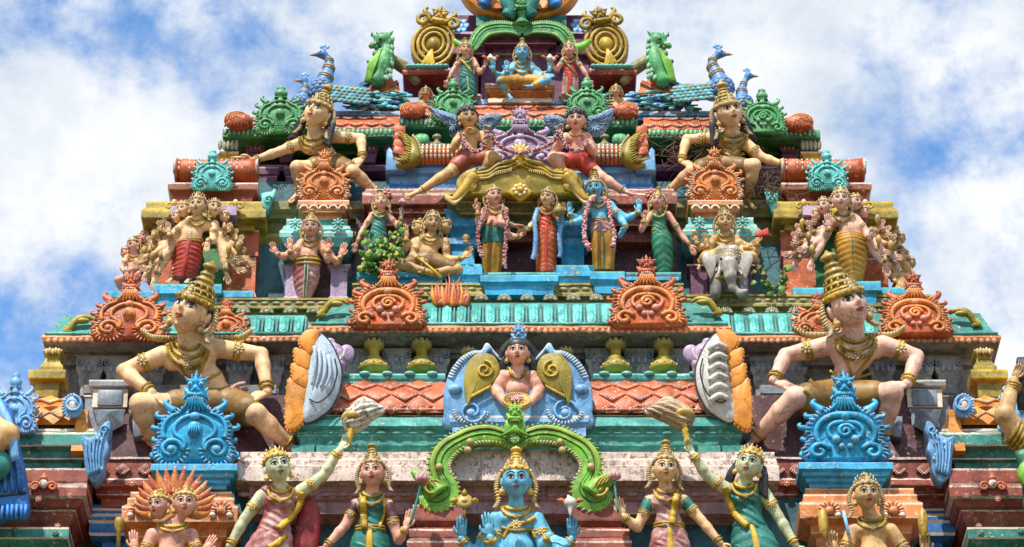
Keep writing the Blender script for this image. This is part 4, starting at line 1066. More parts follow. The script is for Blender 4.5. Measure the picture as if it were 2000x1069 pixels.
def pilaster(cx, sx):
    mold('pilaster', cx-42, cx+42, 150, [(0, 742, 1), (0, 745, 0), (0, 753, 1), (-8, 757, 0), (-8, 760, 1), (-8, 795, 1), (-12, 797, 0), (-11, 800, 1), (-12, 803, 0), (-22, 845, 0)], [SLATE, IVORY], 60, label='grey blue pilaster beside the seated giant')
    fr = Frame(cx, 762, 156); m = M(); m.plate([(-24, 0), (24, 0), (24, -34), (-24, -34)], -2, 1, 1.2); tpart('pilaster_panel', m, CBLUE if False else SLATE, fr)
    fr = Frame(cx, 800, 150); m = M(); V = [(-26, 0, 0), (26, 0, 0), (-26, 0, -34), (26, 0, -34), (0, -16, -12), (0, -4, -52)]
    m.add(V, [(0, 1, 4), (0, 4, 2), (1, 3, 4), (2, 4, 5), (4, 3, 5), (0, 2, 3, 1)], 0, False); tpart('pilaster_facet', m, SLATE, fr)
    mold('pilaster_shaft', cx-52*1, cx+48, 172, [(0, 772, 1), (0, 775, 0), (-2, 778, 0), (-6, 870, 0), (-2, 880, 0), (-2, 900, 0)], [SLATE, IVORY], 60)
    s_ = sx; fr = Frame(cx+s_*62, 835, 150); m = M(); m.plate([(s_*-20, 20), (s_*22, 24), (s_*22, 2), (s_*6, -22), (s_*-16, -26)], -10, 25, 3); tpart('wing_bracket', m, SLATE, fr)
pilaster(216, 1); pilaster(1805, -1)
slab('wall', 190, 236, 792, 900, 168, SLATE, 60); slab('wall', 1786, 1832, 792, 900, 168, SLATE, 60)

# ================================================================ great eave with ribbed turquoise roof
def eave(x0, x1, D, yr0, yr1, yt, Dt, rimmats, ribx=(), under=64, gap=24, drip=True, label=None, ribs=True):
    """rim rows yr0..yr1, roof rises to row yt at depth Dt; grey soffit below"""
    o, fr = mold('eave', x0, x1, D, [(2, yr0, 0), (3, yr0+5, 0), (0, yr1, 1), (-6, yr1+3, 1), (-under, yr1+under*.469+2, 1), (-under, yr1+under*.469+10, 1)], rimmats, 260, label)
    ploc = fr.O
    # drip edge petals
    if drip:
        m = M(); m.ell((0, 0, 0), (6.5, 3, 6), 0, 8, 6); me = meshat('drip_petal', m, D, yr1, [rimmats[0]])
        n_ = int((x1-x0)/12.5)
        mm = M(); f2 = Frame((x0+x1)/2, yr0+8, D)
        for i in range(n_):
            x = x0+4+(x1-x0-8)*(i+.5)/n_; c = f2.p(x, yr0+9+random.uniform(-1.2, 1.2), -1); mm.ell(c, (5.6, 2.6, 6.2+random.uniform(-1, 1)), 0, 7, 5)
            mm.tube([c+np.array([-5, -1, 3]), c+np.array([5, -1, 3])], 1.2, 4)
        sub('drip_edge', mm, rimmats[0], f2, o, kind='stuff', off=f2.O-fr.O)
    A0 = world((x0+x1)/2, yr0, D)[0]; A1 = world((x0+x1)/2, yt, Dt)[0]; dz, dy = A1[2]-A0[2], A1[1]-A0[1]; back = -math.degrees(math.atan2(dy, dz)); L_ = math.hypot(dz, dy)/fr.s
    # sloping roof sheet
    m = M(); xa, xb = local_x(fr, x0+5, yr0, D), local_x(fr, x1-5, yr0, D); ddy, ddz = dy/fr.s, dz/fr.s
    V = [(xa, 2, -2), (xb, 2, -2), (xb-ddy*.55, ddy, ddz), (xa+ddy*.55, ddy, ddz), (xa+ddy*.55, ddy+120, ddz), (xb-ddy*.55, ddy+120, ddz), (xb, 200, -2), (xa, 200, -2)]
    m.add(V, [(0, 1, 2, 3), (3, 2, 5, 4), (1, 6, 5, 2), (0, 3, 4, 7)], 0, False)
    rf = sub('roof_slope', m, rimmats[2], fr, o)
    st = M(); st.tube([(xa-2, -2, 3), (xb+2, -2, 3)], 3.2, 6); sub('roof_bead', st, rimmats[3], fr, o)
    if len(ribx):
        rm = M(); w_ = 9.5; l_ = L_*.80; rm.plate([(-w_, l_), (w_, l_), (w_, 5), (0, 0), (-w_, 5)], -5, 2, 2.5); rm.plate([(-w_*.45, l_-3), (w_*.45, l_-3), (w_*.45, 9), (0, 5), (-w_*.45, 9)], -7.2, 0, 2.0)
        bm = M(); [bm.ell((0, -2, 6+i*4.4), (2.7, 2.7, 2.3), 0, 6, 5) for i in range(int(l_/4.4)-1)]
        mr = link('roof_rib', rm, fr, [rimmats[3]]); mb = link('bead_string', bm, fr, [rimmats[2]])
        for i, x in enumerate(ribx):
            if x is None: continue
            c, s2 = world(x, yr0-2, D); r_ = newobj('roof_rib', mr, c-TOWER_LOC, tower); r_.rotation_euler = (R(back), 0, R(random.uniform(-1.5, 1.5)))
            b_ = newobj('bead_string', mb, (0, 0, 0), tower); c2, _ = world(x+14.2, yr0-2, D); b_.location = c2-TOWER_LOC; b_.rotation_euler = (R(back), 0, 0)
    return o, fr, back, L_
EM = [ORANGE, GREYW, TEAL, TURQ]
eave(605, 1425, 140, 636, 650, 592, 190, [PEACH, GREYW, TEAL, TURQ], [844+28.4*i for i in range(13)], label='long centre eave with turquoise ribbed roof')
eave(85, 622, 165, 655, 668, 616, 210, [PEACH, GREYW, TEAL, TURQ], [468+28.4*i for i in range(5)]+[452-28.4*2], label='left eave with turquoise ribbed roof')
eave(1410, 1952, 165, 655, 668, 612, 210, [PEACH, GREYW, TEAL, TURQ], [1418+28.4*i for i in range(6)]+[1700], label='right eave with turquoise ribbed roof')
slab('soffit_wall', 120, 1915, 668, 800, 240, GREYW, 200)
lr = leafrosette_mesh()
lme = meshat('leaf_rosette', lr, 215, 600, [OLIVE])
for i in range(13): place('leaf_rosette', lme, 850+i*45 if i < 8 else 2000, 586, 194, -10) if i < 8 else None
for x in (475, 521, 567, 612, 330, 1418, 1462, 1508, 1552, 1700, 1745): place('leaf_rosette', lme, x, 611, 214, -10)
mold('frieze', 688, 1335, 205, [(0, 553, 1), (0, 557, 0), (-3, 559, 0), (-3, 571, 1), (0, 573, 0), (0, 578, 1), (-14, 586, 0), (-14, 610, 0)], [OLIVE, GOLD_D], 180, label='olive frieze of beads under the turquoise plinths')
mold('frieze', 212, 700, 222, [(0, 582, 1), (0, 586, 0), (-3, 588, 0), (-3, 597, 1), (0, 599, 0), (0, 602, 1), (-14, 608, 0), (-14, 640, 0)], [OLIVE, GOLD_D], 200)
mold('frieze', 1325, 1818, 222, [(0, 575, 1), (0, 579, 0), (-3, 581, 0), (-3, 592, 1), (0, 594, 0), (0, 598, 1), (-14, 606, 0), (-14, 640, 0)], [OLIVE, GOLD_D], 200)
bd = meshat('frieze_bead', (lambda m: (m.ell((0, 0, 0), (9, 3, 4.2), 0, 10, 6), m)[1])(M()), 210, 570, [OLIVE])
for i in range(29): place('frieze_bead', bd, 700+i*22.2, 565, 208)
for i in range(21): place('frieze_bead', bd, 226+i*22.4, 592.5, 225); place('frieze_bead', bd, 1345+i*22.4, 586.5, 225)
# yellow scroll brackets on the eave corners
def gscroll(cx, cy, D, q):
    fr = Frame(cx, cy, D, 0); m = M()
    P = [(q*-34, -4, -16), (q*-22, -6, -10), (q*-14, -8, 2), (q*-2, -8, 12), (q*14, -6, 14), (q*26, -4, 8)]
    m.tube(smoothline(P, 18), np.concatenate([np.linspace(6, 8, 9), np.linspace(8, 3, 9)]), 8)
    m.ell((q*0, -8, 6), (16, 8, 6), 0, 12, 8)
    for i in range(5): m.tube([(q*(-24-1.5*i), -8, -6), (q*(-34+4.4*i), -9, -22)], 2.4, 6)
    tpart('scroll_bracket', m, OCHRE, fr, None)
gscroll(655, 603, 158, 1); gscroll(1375, 600, 158, -1); gscroll(160, 636, 185, 1); gscroll(1880, 622, 185, -1)
# crests on the great eave
crest(757, 642, 72, 128, ORANGE, PEACH, H=.72, tilt=-4, style=1, label='orange crest with a swirl boss, left of centre eave', white=PINKW)
crest(1265, 640, 72, 128, ORANGE, PEACH, H=.74, tilt=-4, style=1, label='orange crest with a two drop boss, right of centre eave', white=PINKW)
crest(250, 664, 70, 150, ORANGE, PEACH, H=.71, tilt=-4, style=0, label='orange crest at the left end of the eave', white=PINKW)
crest(1790, 657, 68, 150, ORANGE, PEACH, H=.70, tilt=-4, style=1, label='orange crest at the right end of the eave', white=PINKW)
crest(440, 662, 46, 172, ORANGE, PEACH, H=.62, tilt=-4, style=0); crest(1600, 656, 50, 172, ORANGE, PEACH, H=.62, tilt=-4, style=0)
# blue crests at the foot
crest(379, 906, 80, 22, BLUE, BLUE, H=.86, tilt=8, ped=(48, 84, 3), pedmats=[BLUE, LBLUE], label='large chipped bright blue crest at the left giant\'s feet', white=LBLUE)
crest(1652, 903, 84, 22, BLUE, BLUE, H=.80, tilt=8, ped=(48, 92, 3), style=1, pedmats=[BLUE, LBLUE], label='large glossy blue crest at the right giant\'s feet', white=LBLUE)

# ================================================================ scaled roof pavilion in the middle of the second storey
def scaled_roof(x0, x1, yb, yt, Db, Dt, mats, dw, dh, rows, label=None, bulge=10, skip=None, teeth=5):
    A0 = world((x0+x1)/2, yb, Db)[0]; fr = Frame((x0+x1)/2, yb, Db); A1 = world((x0+x1)/2, yt, Dt)[0]
    dz, dy = (A1[2]-A0[2])/fr.s, (A1[1]-A0[1])/fr.s
    xa, xb = local_x(fr, x0, yb, Db), local_x(fr, x1, yb, Db); m = M(); n_ = 8; V = []
    for i in range(n_+1):
        t = i/n_; b_ = bulge*math.sin(t*PI); V += [(xa, dy*t-b_, dz*t), (xb, dy*t-b_, dz*t)]
    m.add(V, [(2*i, 2*i+1, 2*i+3, 2*i+2) for i in range(n_)], 0)
    m.add([V[0], V[1], V[-1], V[-2], (xa, dy+150, dz), (xb, dy+150, dz), (xa, dy+150, 0), (xb, dy+150, 0)], [(3, 2, 5, 4), (0, 3, 4, 6), (1, 7, 5, 2), (0, 6, 7, 1)], 0, False)
    o = tpart('scaled_roof', m, mats, fr, label)
    me = diamond_mesh(dw, dh, 3.2, teeth, Db, yb, mats)
    for r_ in range(rows):
        t = (r_+.5)/rows; b_ = bulge*math.sin(t*PI); yy = yb+(yt-yb)*t; D_ = Db+(Dt-Db)*t
        nx = int((x1-x0)/(2*dw)); off = dw if r_ % 2 else 0
        lean = -math.degrees(math.atan2(dy/rows-bulge*(math.sin((t+.5/rows)*PI)-math.sin((t-.5/rows)*PI)), dz/rows))
        for i in range(nx+1):
            xx = x0+off+dw*.6+i*2*dw
            if xx > x1-dw*.7: continue
            if skip and skip[0] < xx < skip[1]: continue
            c, _ = world(xx, yy, D_); q = newobj('shingle', me, c-fr.O+np.array([0, -b_*fr.s, 0]), o); q.rotation_euler = (R(lean), 0, 0)
    return o
OM = (ORANGE, PINKW)
for x0, x1 in ((640, 874), (1152, 1386)):
    scaled_roof(x0, x1, 806, 746, 96, 132, OM, 27, 20, 3, 'orange roof of fringed diamond shingles beside the winged bust')
    mold('roof_ridge', x0+8, x1-6, 128, [(0, 730, 0), (2, 733, 1), (2, 740, 0), (-2, 745, 0), (-2, 752, 0)], [TURQ, TEAL], 60)
    br = M(); f = Frame((x0+x1)/2, 803, 92)
    for i in range(int((x1-x0)/26)):
        c = f.p(x0+14+i*26, 801, -3); br.ell(c, (12, 5, 4), 0, 9, 6); br.ell(c+np.array([12, -2, 0]), (3, 4, 4.5), 1, 7, 5)
    tpart('fringe_roll', br, [ORANGE, PINKW], f)
    rd = M(); f = Frame((x0+x1)/2, 732, 126)
    for i in range(int((x1-x0)/44)): rd.ell(f.p(x0+28+i*44, 730, 0), (11, 7, 5), 0, 10, 6)
    tpart('ridge_leaves', rd, TURQ, f)
for cx_, yb_ in ((730, 728), (823, 728), (915, 702), (1105, 702), (1203, 728), (1297, 728)):
    kalasam(cx_, yb_, 25, 172, OCHRE, H=1.22) if yb_ > 710 else kalasam(cx_, 722, 20, 178, OCHRE, H=.95)

# ================================================================ third storey
# turquoise plinths
for x0, x1, y0, y1, D in ((697, 1330, 532, 556, 228), (700, 872, 531, 548, 206), (938, 1090, 537, 560, 185), (1086, 1160, 518, 556, 205), (1152, 1220, 530, 557, 190), (872, 942, 516, 552, 208), (1222, 1326, 541, 553, 205)):
    mold('plinth', x0, x1, D, [(0, y0, 1), (0, y0+3, 0), (0, y0+(y1-y0)*.55, 1), (-2, y0+(y1-y0)*.6, 0), (-8, y1, 0), (-10, y1+16, 0)], [BLUE if y0 != 532 else TEALD, TURQ], 60)
for X0, X1, c0 in ((215, 495, 395), (1548, 1786, 1668)):
    yo = 0 if X0 < 900 else -6
    mold('plinth', X0, X1, 232, [(0, 568+yo, 1), (0, 571+yo, 0), (0, 580+yo, 1), (-6, 584+yo, 0), (-8, 600+yo, 0)], [BLUE, TURQ], 100)
    mold('plinth', X0+85, X1-62 if X0 < 900 else X1-66, 212, [(0, 555+yo, 1), (0, 559+yo, 0), (0, 573+yo, 1), (-8, 580+yo, 0), (-10, 600+yo, 0)], [BLUE, TURQ], 60)
# blue columns at the centre
for cx_ in (905, 1118):
    mold('column', cx_-38, cx_+38, 262, [(0, 408, 1), (0, 412, 0), (-4, 420, 0), (-4, 426, 1), (4, 430, 0), (4, 442, 1), (-6, 448, 0), (-14, 462, 0), (-8, 466, 1), (-8, 476, 0), (-16, 486, 0), (-16, 540, 0), (-8, 545, 0), (-8, 565, 0)], [CBLUE if False else BLUE, LBLUE], 50, label='bright blue stepped column of the central niche')
slab('niche_wall', 830, 1320, 400, 560, 330, MAROON, 60)
slab('niche_wall', 696, 850, 420, 560, 318, MAROON, 60)
mold('cornice', 708, 1322, 252, [(-6, 366, 1), (-6, 369, 0), (0, 374, 1), (0, 379, 0), (0, 394, 1), (-2, 396, 0), (-14, 404, 0), (-12, 412, 1), (-13, 414, 0), (-24, 424, 0), (-24, 436, 1), (-25, 438, 0), (-44, 448, 0), (-44, 470, 0)], [BRICKRED, PINKW], 160, label='brick red cornice over the central figures')
mold('cornice', 868, 1168, 222, [(0, 372, 0), (0, 377, 1), (0, 380, 0), (-6, 386, 0), (-6, 394, 1), (-8, 396, 0), (-22, 404, 0), (-22, 410, 0), (-30, 416, 1), (-31, 418, 0), (-50, 430, 0), (-50, 445, 0)], [OLIVE, GOLD_B], 120)
for x, y in ((752, 378), (1272, 378)): rosette('rosette', x, y, 13, 248, ORANGE, ORANGE)
# flanking bays: small turquoise cornices over figures, purple pilasters
for x0, x1, yo in ((547, 690, 0), (1333, 1484, -3)):
    mold('cornice', x0, x1, 262, [(-12, 422+yo, 1), (-12, 425+yo, 0), (-12, 434+yo, 0), (-6, 437+yo, 1), (-6, 440+yo, 0), (0, 446+yo, 1), (0, 449+yo, 0), (0, 457+yo, 1), (-2, 459+yo, 0), (-10, 476+yo, 0), (-30, 488+yo, 0)], [TURQ, IVORY], 100, label='small turquoise cornice over a four armed figure')
    for q in (-42, 42): rosette('rosette', (x0+x1)/2+q, 437+yo, 13, 250, TURQ, TURQ)
    for q in (-44, 44): mold('pilaster', (x0+x1)/2+q-19, (x0+x1)/2+q+19, 268, [(4, 518, 1), (4, 521, 0), (0, 526, 0), (-2, 532, 1), (-3, 534, 0), (-3, 580, 0), (1, 584, 1), (1, 600, 0)], [PLUM if x0 > 1000 else LILAC, DUSTY], 50)
    slab('bay_wall', x0+20, x1-20, 480, 600, 300, MAROON, 60)
for x0, x1, y in ((470, 905, 393), (1300, 1560, 390)):
    mold('olive_course', x0, x1, 312, [(0, y, 1), (0, y+3, 0), (0, y+15, 1), (-3, y+18, 0), (-10, y+26, 0), (-10, y+34, 0), (-24, y+42, 0), (-24, y+60, 0), (-20, y+63, 1), (-20, y+70, 0), (-32, y+88, 0), (-32, y+108, 0)], [OLIVE, GOLD_D], 90)
slab('wall', 450, 1560, 470, 620, 345, TEALD, 80, 'deep teal back wall')
slab('wall', 480, 800, 355, 400, 352, TEALD, 40); slab('wall', 1250, 1540, 355, 400, 352, TEALD, 40)
# end pavilions
def pavilion(X, q, lab):
    """q=1 left, -1 right"""
    def mm(name, a, b, *r, **k): x = sorted((X(a), X(b))); return mold(name, x[0], x[1], *r, **k)
    mm('cornice', 277, 520, 262, [(-8, 390, 1), (-8, 393, 0), (-8, 402, 0), (0, 406, 1), (0, 409, 0), (0, 420, 1), (-2, 423, 0), (-22, 436, 0), (-22, 444, 1), (-24, 446, 0), (-36, 452, 0), (-36, 462, 0), (-50, 468, 0)], [GOLD_D, GOLD_B], 170, label='olive gold cornice of the '+lab+' end pavilion')
    mm('pavilion_wall', 296, 506, 300, [(0, 450, 1), (0, 453, 0), (0, 500, 0), (-4, 504, 1), (-4, 507, 0), (-4, 570, 0), (0, 580, 0)], [ORANGE, IVORY], 130)
    mm('niche_back', 355, 440, 296, [(0, 455, 0), (0, 580, 0)], [DGREEN], 20)
    mm('roof_base', 328, 504, 280, [(0, 357, 1), (0, 360, 0), (0, 368, 1), (-2, 370, 0), (-10, 384, 0), (-12, 396, 0)], [BRICKRED, IVORY], 120)
    # barrel roof on its side
    fr = Frame(X(424), 338, 300); m = M(); xs = sorted((local_x(fr, X(346), 338, 300), local_x(fr, X(500), 338, 300)))
    n_ = 13; rr = 24
    xsn = np.linspace(xs[0], xs[1], n_); P = np.stack([xsn, 0*xsn, 0*xsn+2], 1)
    m.tube(P, [rr*(.75+.30*abs(math.sin(i*1.0))**.3+.12*(abs(i-6)/6)**2) for i in range(n_)], 18)
    for i in range(15):
        for a in np.linspace(-.2, 1.9, 5): 
            x = xs[0]+(xs[1]-xs[0])*(i+.5)/15; m.ell((x, -math.cos(a)*rr*1.02, 2+math.sin(a)*rr*1.02), (2.0, 2.2, 5.5), 1, 6, 4, rot=rotX(-a))
    for e_ in xs:
        m.ell((e_, 0, 2), (6, rr*1.15, rr*1.2), 0, 18, 10)
        s_ = 1 if e_ > 0 else -1
        m.tube([np.array([e_+s_*3-0*p[0], -16+p[0]*.8, p[2]]) for p in spiral(0, 2, 20, 4, 0, 1.5, 22)], 3, 6, mat=1)
    tpart('barrel_roof', m, [ORANGE, PINKW], fr)
    crest(X(413), 372, 39, 266, TURQ, TURQ, H=.86, top='knob', tilt=2, white=TURQ, label='turquoise crest on the '+lab+' end roof')
    for sx_ in (-58, 62): 
        fr = Frame(X(398)+q*sx_, 404, 252); m = M(); [m.tube([np.array([p[0], -3, p[2]]) for p in spiral(s2*9, 0, 8, 2, (PI if s2 > 0 else 0), -s2*1.2, 14)], 2.6, 6) for s2 in (-1, 1)]; m.ell((0, -3, 7), (6, 5, 8), 0, 9, 6)
        tpart('scroll_ornament', m, GOLD_B, fr)
    for k_ in (-44, 44): mold('white_bracket', X(398)+k_-20, X(398)+k_+20, 236, [(0, 402, 0), (0, 420, 0), (-6, 424, 1), (-8, 440, 1)], [LILAC, PLUM], 40)
    # small turquoise corner horn
    fr = Frame(X(522), 408, 300, 5); m = M(); m.plate([(q*-10, -14), (q*2, -14), (q*16, 38), (q*8, 34), (q*-12, 30)], -10, 16, 3); m.tube([np.array([p[0]+q*2, -12, p[2]+14]) for p in spiral(0, 0, 9, 2, 0, 1.3, 14)], 2.2, 5); tpart('corner_horn', m, TURQ, fr)
    # capital above the barrel
    mm('capital', 424, 466, 345, [(0, 296, 1), (0, 300, 0), (-6, 308, 0), (-8, 330, 0)], [GOLD_B, IVORY], 30)
    fl = M(); [fl.ell(((i-2)*8, -3, 6), (4.5, 4, 12), 0, 8, 6) for i in range(5)]; tpart('lotus_capital', fl, OLIVE, Frame(X(446), 290, 342))
pavilion(lambda a: a, 1, 'left'); pavilion(lambda a: 2030-a, -1, 'right')
# peach crests in front of the upper giants
crest(632, 391, 50, 262, PEACH, PEACH, H=.75, tilt=4, ped=(36, 50, 2), pedmats=[PEACH, IVORY], style=0, label='peach crest on a box, at the knees of the left upper giant', white=IVORY)
crest(1397, 391, 54, 262, PEACH, PEACH, H=.72, tilt=4, ped=(34, 54, 2), pedmats=[PEACH, IVORY], style=0, label='peach crest on a box, at the knees of the right upper giant', white=IVORY)
for cx_ in (632, 1397):
    m = M(); f = Frame(cx_, 408, 244)
    for i in range(5):
        a = np.linspace(0, PI, 10); m.tube([(-38+19*i+8*math.cos(t), -4, -4+9*math.sin(t)) for t in a], 2.2, 5)
    tpart('arcade_relief', m, IVORY, f)

# ================================================================ fourth storey: plum wall, green eaves, scale roofs
corb3 = corbel_mesh(19, 44, 385, 300, (PLUM, DUSTY))
for x in (500, 560, 722, 768, 840, 1265, 1320, 1480, 1540): place('corbel', corb3, x, 282, 380)
for x0, x1 in ((500, 545), (555, 600), (1480, 1525), (650, 700)):
    mold('plum_pilaster', x0, x1, 360, [(0, 326, 1), (0, 329, 0), (0, 340, 0), (-3, 344, 1), (-4, 346, 0), (-4, 372, 0), (-10, 376, 0)], [PLUM, LILAC], 50)
mold('plum_course', 470, 800, 385, [(0, 322, 1), (0, 325, 0), (-3, 334, 0)], [PLUM, DUSTY], 60)
mold('plum_course', 1230, 1560, 385, [(0, 322, 1), (0, 325, 0), (-3, 334, 0)], [PLUM, DUSTY], 60)
def green_eave(x0, x1, yr, D, ys, ysl, Dt, dskip=None):
    mold('green_eave', x0, x1, D, [(0, yr, 1), (0, yr+5, 0), (0, yr+15, 0), (-4, yr+19, 0), (-56, yr+19+24, 0), (-58, yr+50, 2)], [DGREEN, GREEN, PLUM], 200)
    m = M(); f = Frame((x0+x1)/2, yr+4, D)
    n_ = int((x1-x0)/9)
    for i in range(n_): m.ell(f.p(x0+5+i*(x1-x0-8)/n_, yr+5+(i % 2), -1), (4, 2.6, 6.5+(i % 3)), 0, 6, 5)
    tpart('leaf_fringe', m, GREEN, f, kind='stuff')
    scaled_roof(x0+12, x1-12, yr-1, ysl, D+4, Dt, OM, 15, 9, 2, bulge=4, teeth=3)
green_eave(435, 792, 252, 330, 0, 228, 368); green_eave(1246, 1602, 254, 330, 0, 230, 368)
green_eave(782, 1246, 233, 352, 0, 206, 384)
mold('blue_ledge', 610, 800, 372, [(0, 217, 1), (0, 220, 0), (0, 226, 0), (-4, 228, 0), (-4, 235, 0)], [LBLUE, IVORY], 80)
mold('blue_ledge', 1240, 1420, 372, [(0, 217, 1), (0, 220, 0), (0, 226, 0), (-4, 228, 0), (-4, 235, 0)], [LBLUE, IVORY], 80)
mold('blue_ledge', 925, 1118, 386, [(0, 194, 1), (0, 197, 0), (0, 204, 0), (-4, 206, 0), (-4, 214, 0)], [LBLUE, IVORY], 80)
for x in (640, 735, 790, 1262, 1352, 1410): rosette('rosette', x, 222, 6, 369, LBLUE, CBLUE)
for x in (950, 1078): rosette('rosette', x, 199, 6, 383, LBLUE, CBLUE)
# red scrolled ends
def endcap(cx, cy, D, r, q, mat=ORANGE):
    fr = Frame(cx, cy, D); m = M(); m.ell((0, 0, 0), (r*1.5, r*.8, r), 0, 16, 10)
    for k in (.9, .68, .46, .24): m.tube([(q*(-r*.2)+r*1.35*k*math.cos(t), -r*(.45+.4*(1-k)), r*k*math.sin(t)) for t in np.linspace(-.2, PI+.3, 14)], r*.09, 5, mat=1)
    for i in range(7): a = PI*.15+i*.32; m.tube([(q*-r*1.2*math.cos(a)*.4, -r*.5, r*.3), (q*-r*1.5*math.cos(a*.9), -r*.6, -r*.9)], r*.12, 5)
    tpart('shell_end', m, [mat, PEACH], fr)
endcap(466, 238, 322, 19, 1); endcap(1560, 242, 322, 19, -1)
endcap(806, 218, 346, 17, 1); endcap(1222, 218, 346, 17, -1)
endcap(560, 242, 318, 12, 1)
crest(546, 262, 50, 300, GREEN, GREEN, H=.80, top='knob', tilt=0, white=GREEN, label='green crest on the left green eave'); crest(1491, 262, 44, 300, GREEN, GREEN, H=.86, top='knob', tilt=0, white=GREEN, style=1, label='green crest on the right green eave')
crest(885, 236, 42, 330, GREEN, GREEN, H=.84, top='knob', tilt=0, white=GREEN, label='green crest left of the seated blue deity'); crest(1147, 234, 42, 330, GREEN, GREEN, H=.84, top='knob', tilt=0, white=GREEN, label='green crest right of the seated blue deity')
# centre pavilion: blue base, orange ringed barrel roofs, horned ends, green and orange leaves
mold('blue_base', 752, 1282, 300, [(0, 324, 1), (0, 328, 0), (-3, 332, 0), (-3, 338, 1), (-4, 340, 0), (-10, 345, 0), (-10, 358, 0), (-6, 360, 1), (-6, 366, 0), (-6, 380, 0)], [LBLUE, CBLUE], 120, label='flaking light blue base below the ringed roofs')
for x0, x1 in ((806, 905), (1148, 1232)):
    fr = Frame((x0+x1)/2, 306, 300); m = M(); xs = (local_x(fr, x0, 305, 318), local_x(fr, x1, 305, 318)); k = int((x1-x0)/8)
    for i in range(k):
        x = xs[0]+(xs[1]-xs[0])*(i+.5)/k; q = np.linspace(0, 2*PI, 20, endpoint=False)
        ringat(m, np.array([x, -4, 0]), (1, 0, 0), 17, 4.6, 22, 7)
        for j in range(5): a = -.6+.42*j; m.ell((x, -4-math.cos(a)*21.6, math.sin(a)*21.6), (2.6, 1.4, 4.6), 1, 6, 5, rot=rotX(-a))
    tpart('ringed_roof', m, [PEACH, IVORY], fr)
for q, cx_ in ((1, 770), (-1, 1264)):
    X = lambda a: a if q > 0 else 2034-a
    fr = Frame(X(775), 326, 292); m = M(); m.plate([(q*-22, -12), (q*-20, 34), (q*-14, 40), (q*-2, 24), (q*14, 6), (q*18, -12)], -8, 16, 3); tpart('horned_end', m, LBLUE, fr)
    fr = Frame(X(800), 320, 282); m = M()
    P = smoothline([(q*-26, 0, -2), (q*-6, -4, -4), (q*8, -4, 12), (q*2, -2, 40), (q*-12, 0, 62)], 18); m.tube(P, np.concatenate([np.linspace(4, 17, 9), np.linspace(17, 7, 9)]), 12)
    for i in range(15): m.tube(smoothline([P[2+i]+np.array([q*4, -9, -2]), P[2+i]+np.array([q*-8, -15, 3]), P[2+i]+np.array([q*-17, -9, 9+3*(i % 2)])], 7), np.linspace(2.6, 1.2, 7), 5); m.ell(P[2+i]+np.array([q*15, -4, 2]), (3, 4, 5), 0, 6, 5)
    lf = tpart('leaf_spray', m, OCHRE, fr, 'yellow green leaf spray on the blue base')
    m = M()
    for i in range(4):
        m.plate([(q*(-8-2*0), 18+16*i-4), (q*-34, 22+16*i), (q*-30, 38+16*i), (q*-10, 34+16*i)], -6, 5, 2.5)
    sub('orange_leaves', m, ORANGE, fr, lf)
    fr = Frame(X(822), 276, 330); m = M(); m.ell((0, 0, 0), (17, 12, 16), 0, 16, 10); m.ell((q*8, -6, 0), (9, 8, 12), 0, 12, 8); tpart('green_leaf_boss', m, GREEN, fr)
    kalasam(X(853), 288, 11, 340, OLIVE)
    fr = Frame(X(853), 288, 336); m = M(); m.ell((0, 0, 0), (20, 10, 3.4), 0, 14, 6); [m.ell(((i-3)*5.5, -8, 1), (2.4, 2.4, 2.4), 0, 6, 4) for i in range(7)]; tpart('roof_saddle', m, TURQ, fr)
    scaled_roof(X(830) if q > 0 else X(846), X(846) if q > 0 else X(830), 250, 240, 340, 350, OM, 9, 6, 1, bulge=1, teeth=2) if False else None
# lilac crest
crest(1016, 326, 74, 286, LILAC, LILAC, H=.56, tilt=2, style=0, label='lilac crest with a lion mask between the winged figures', white=PINKW, thick=.2)
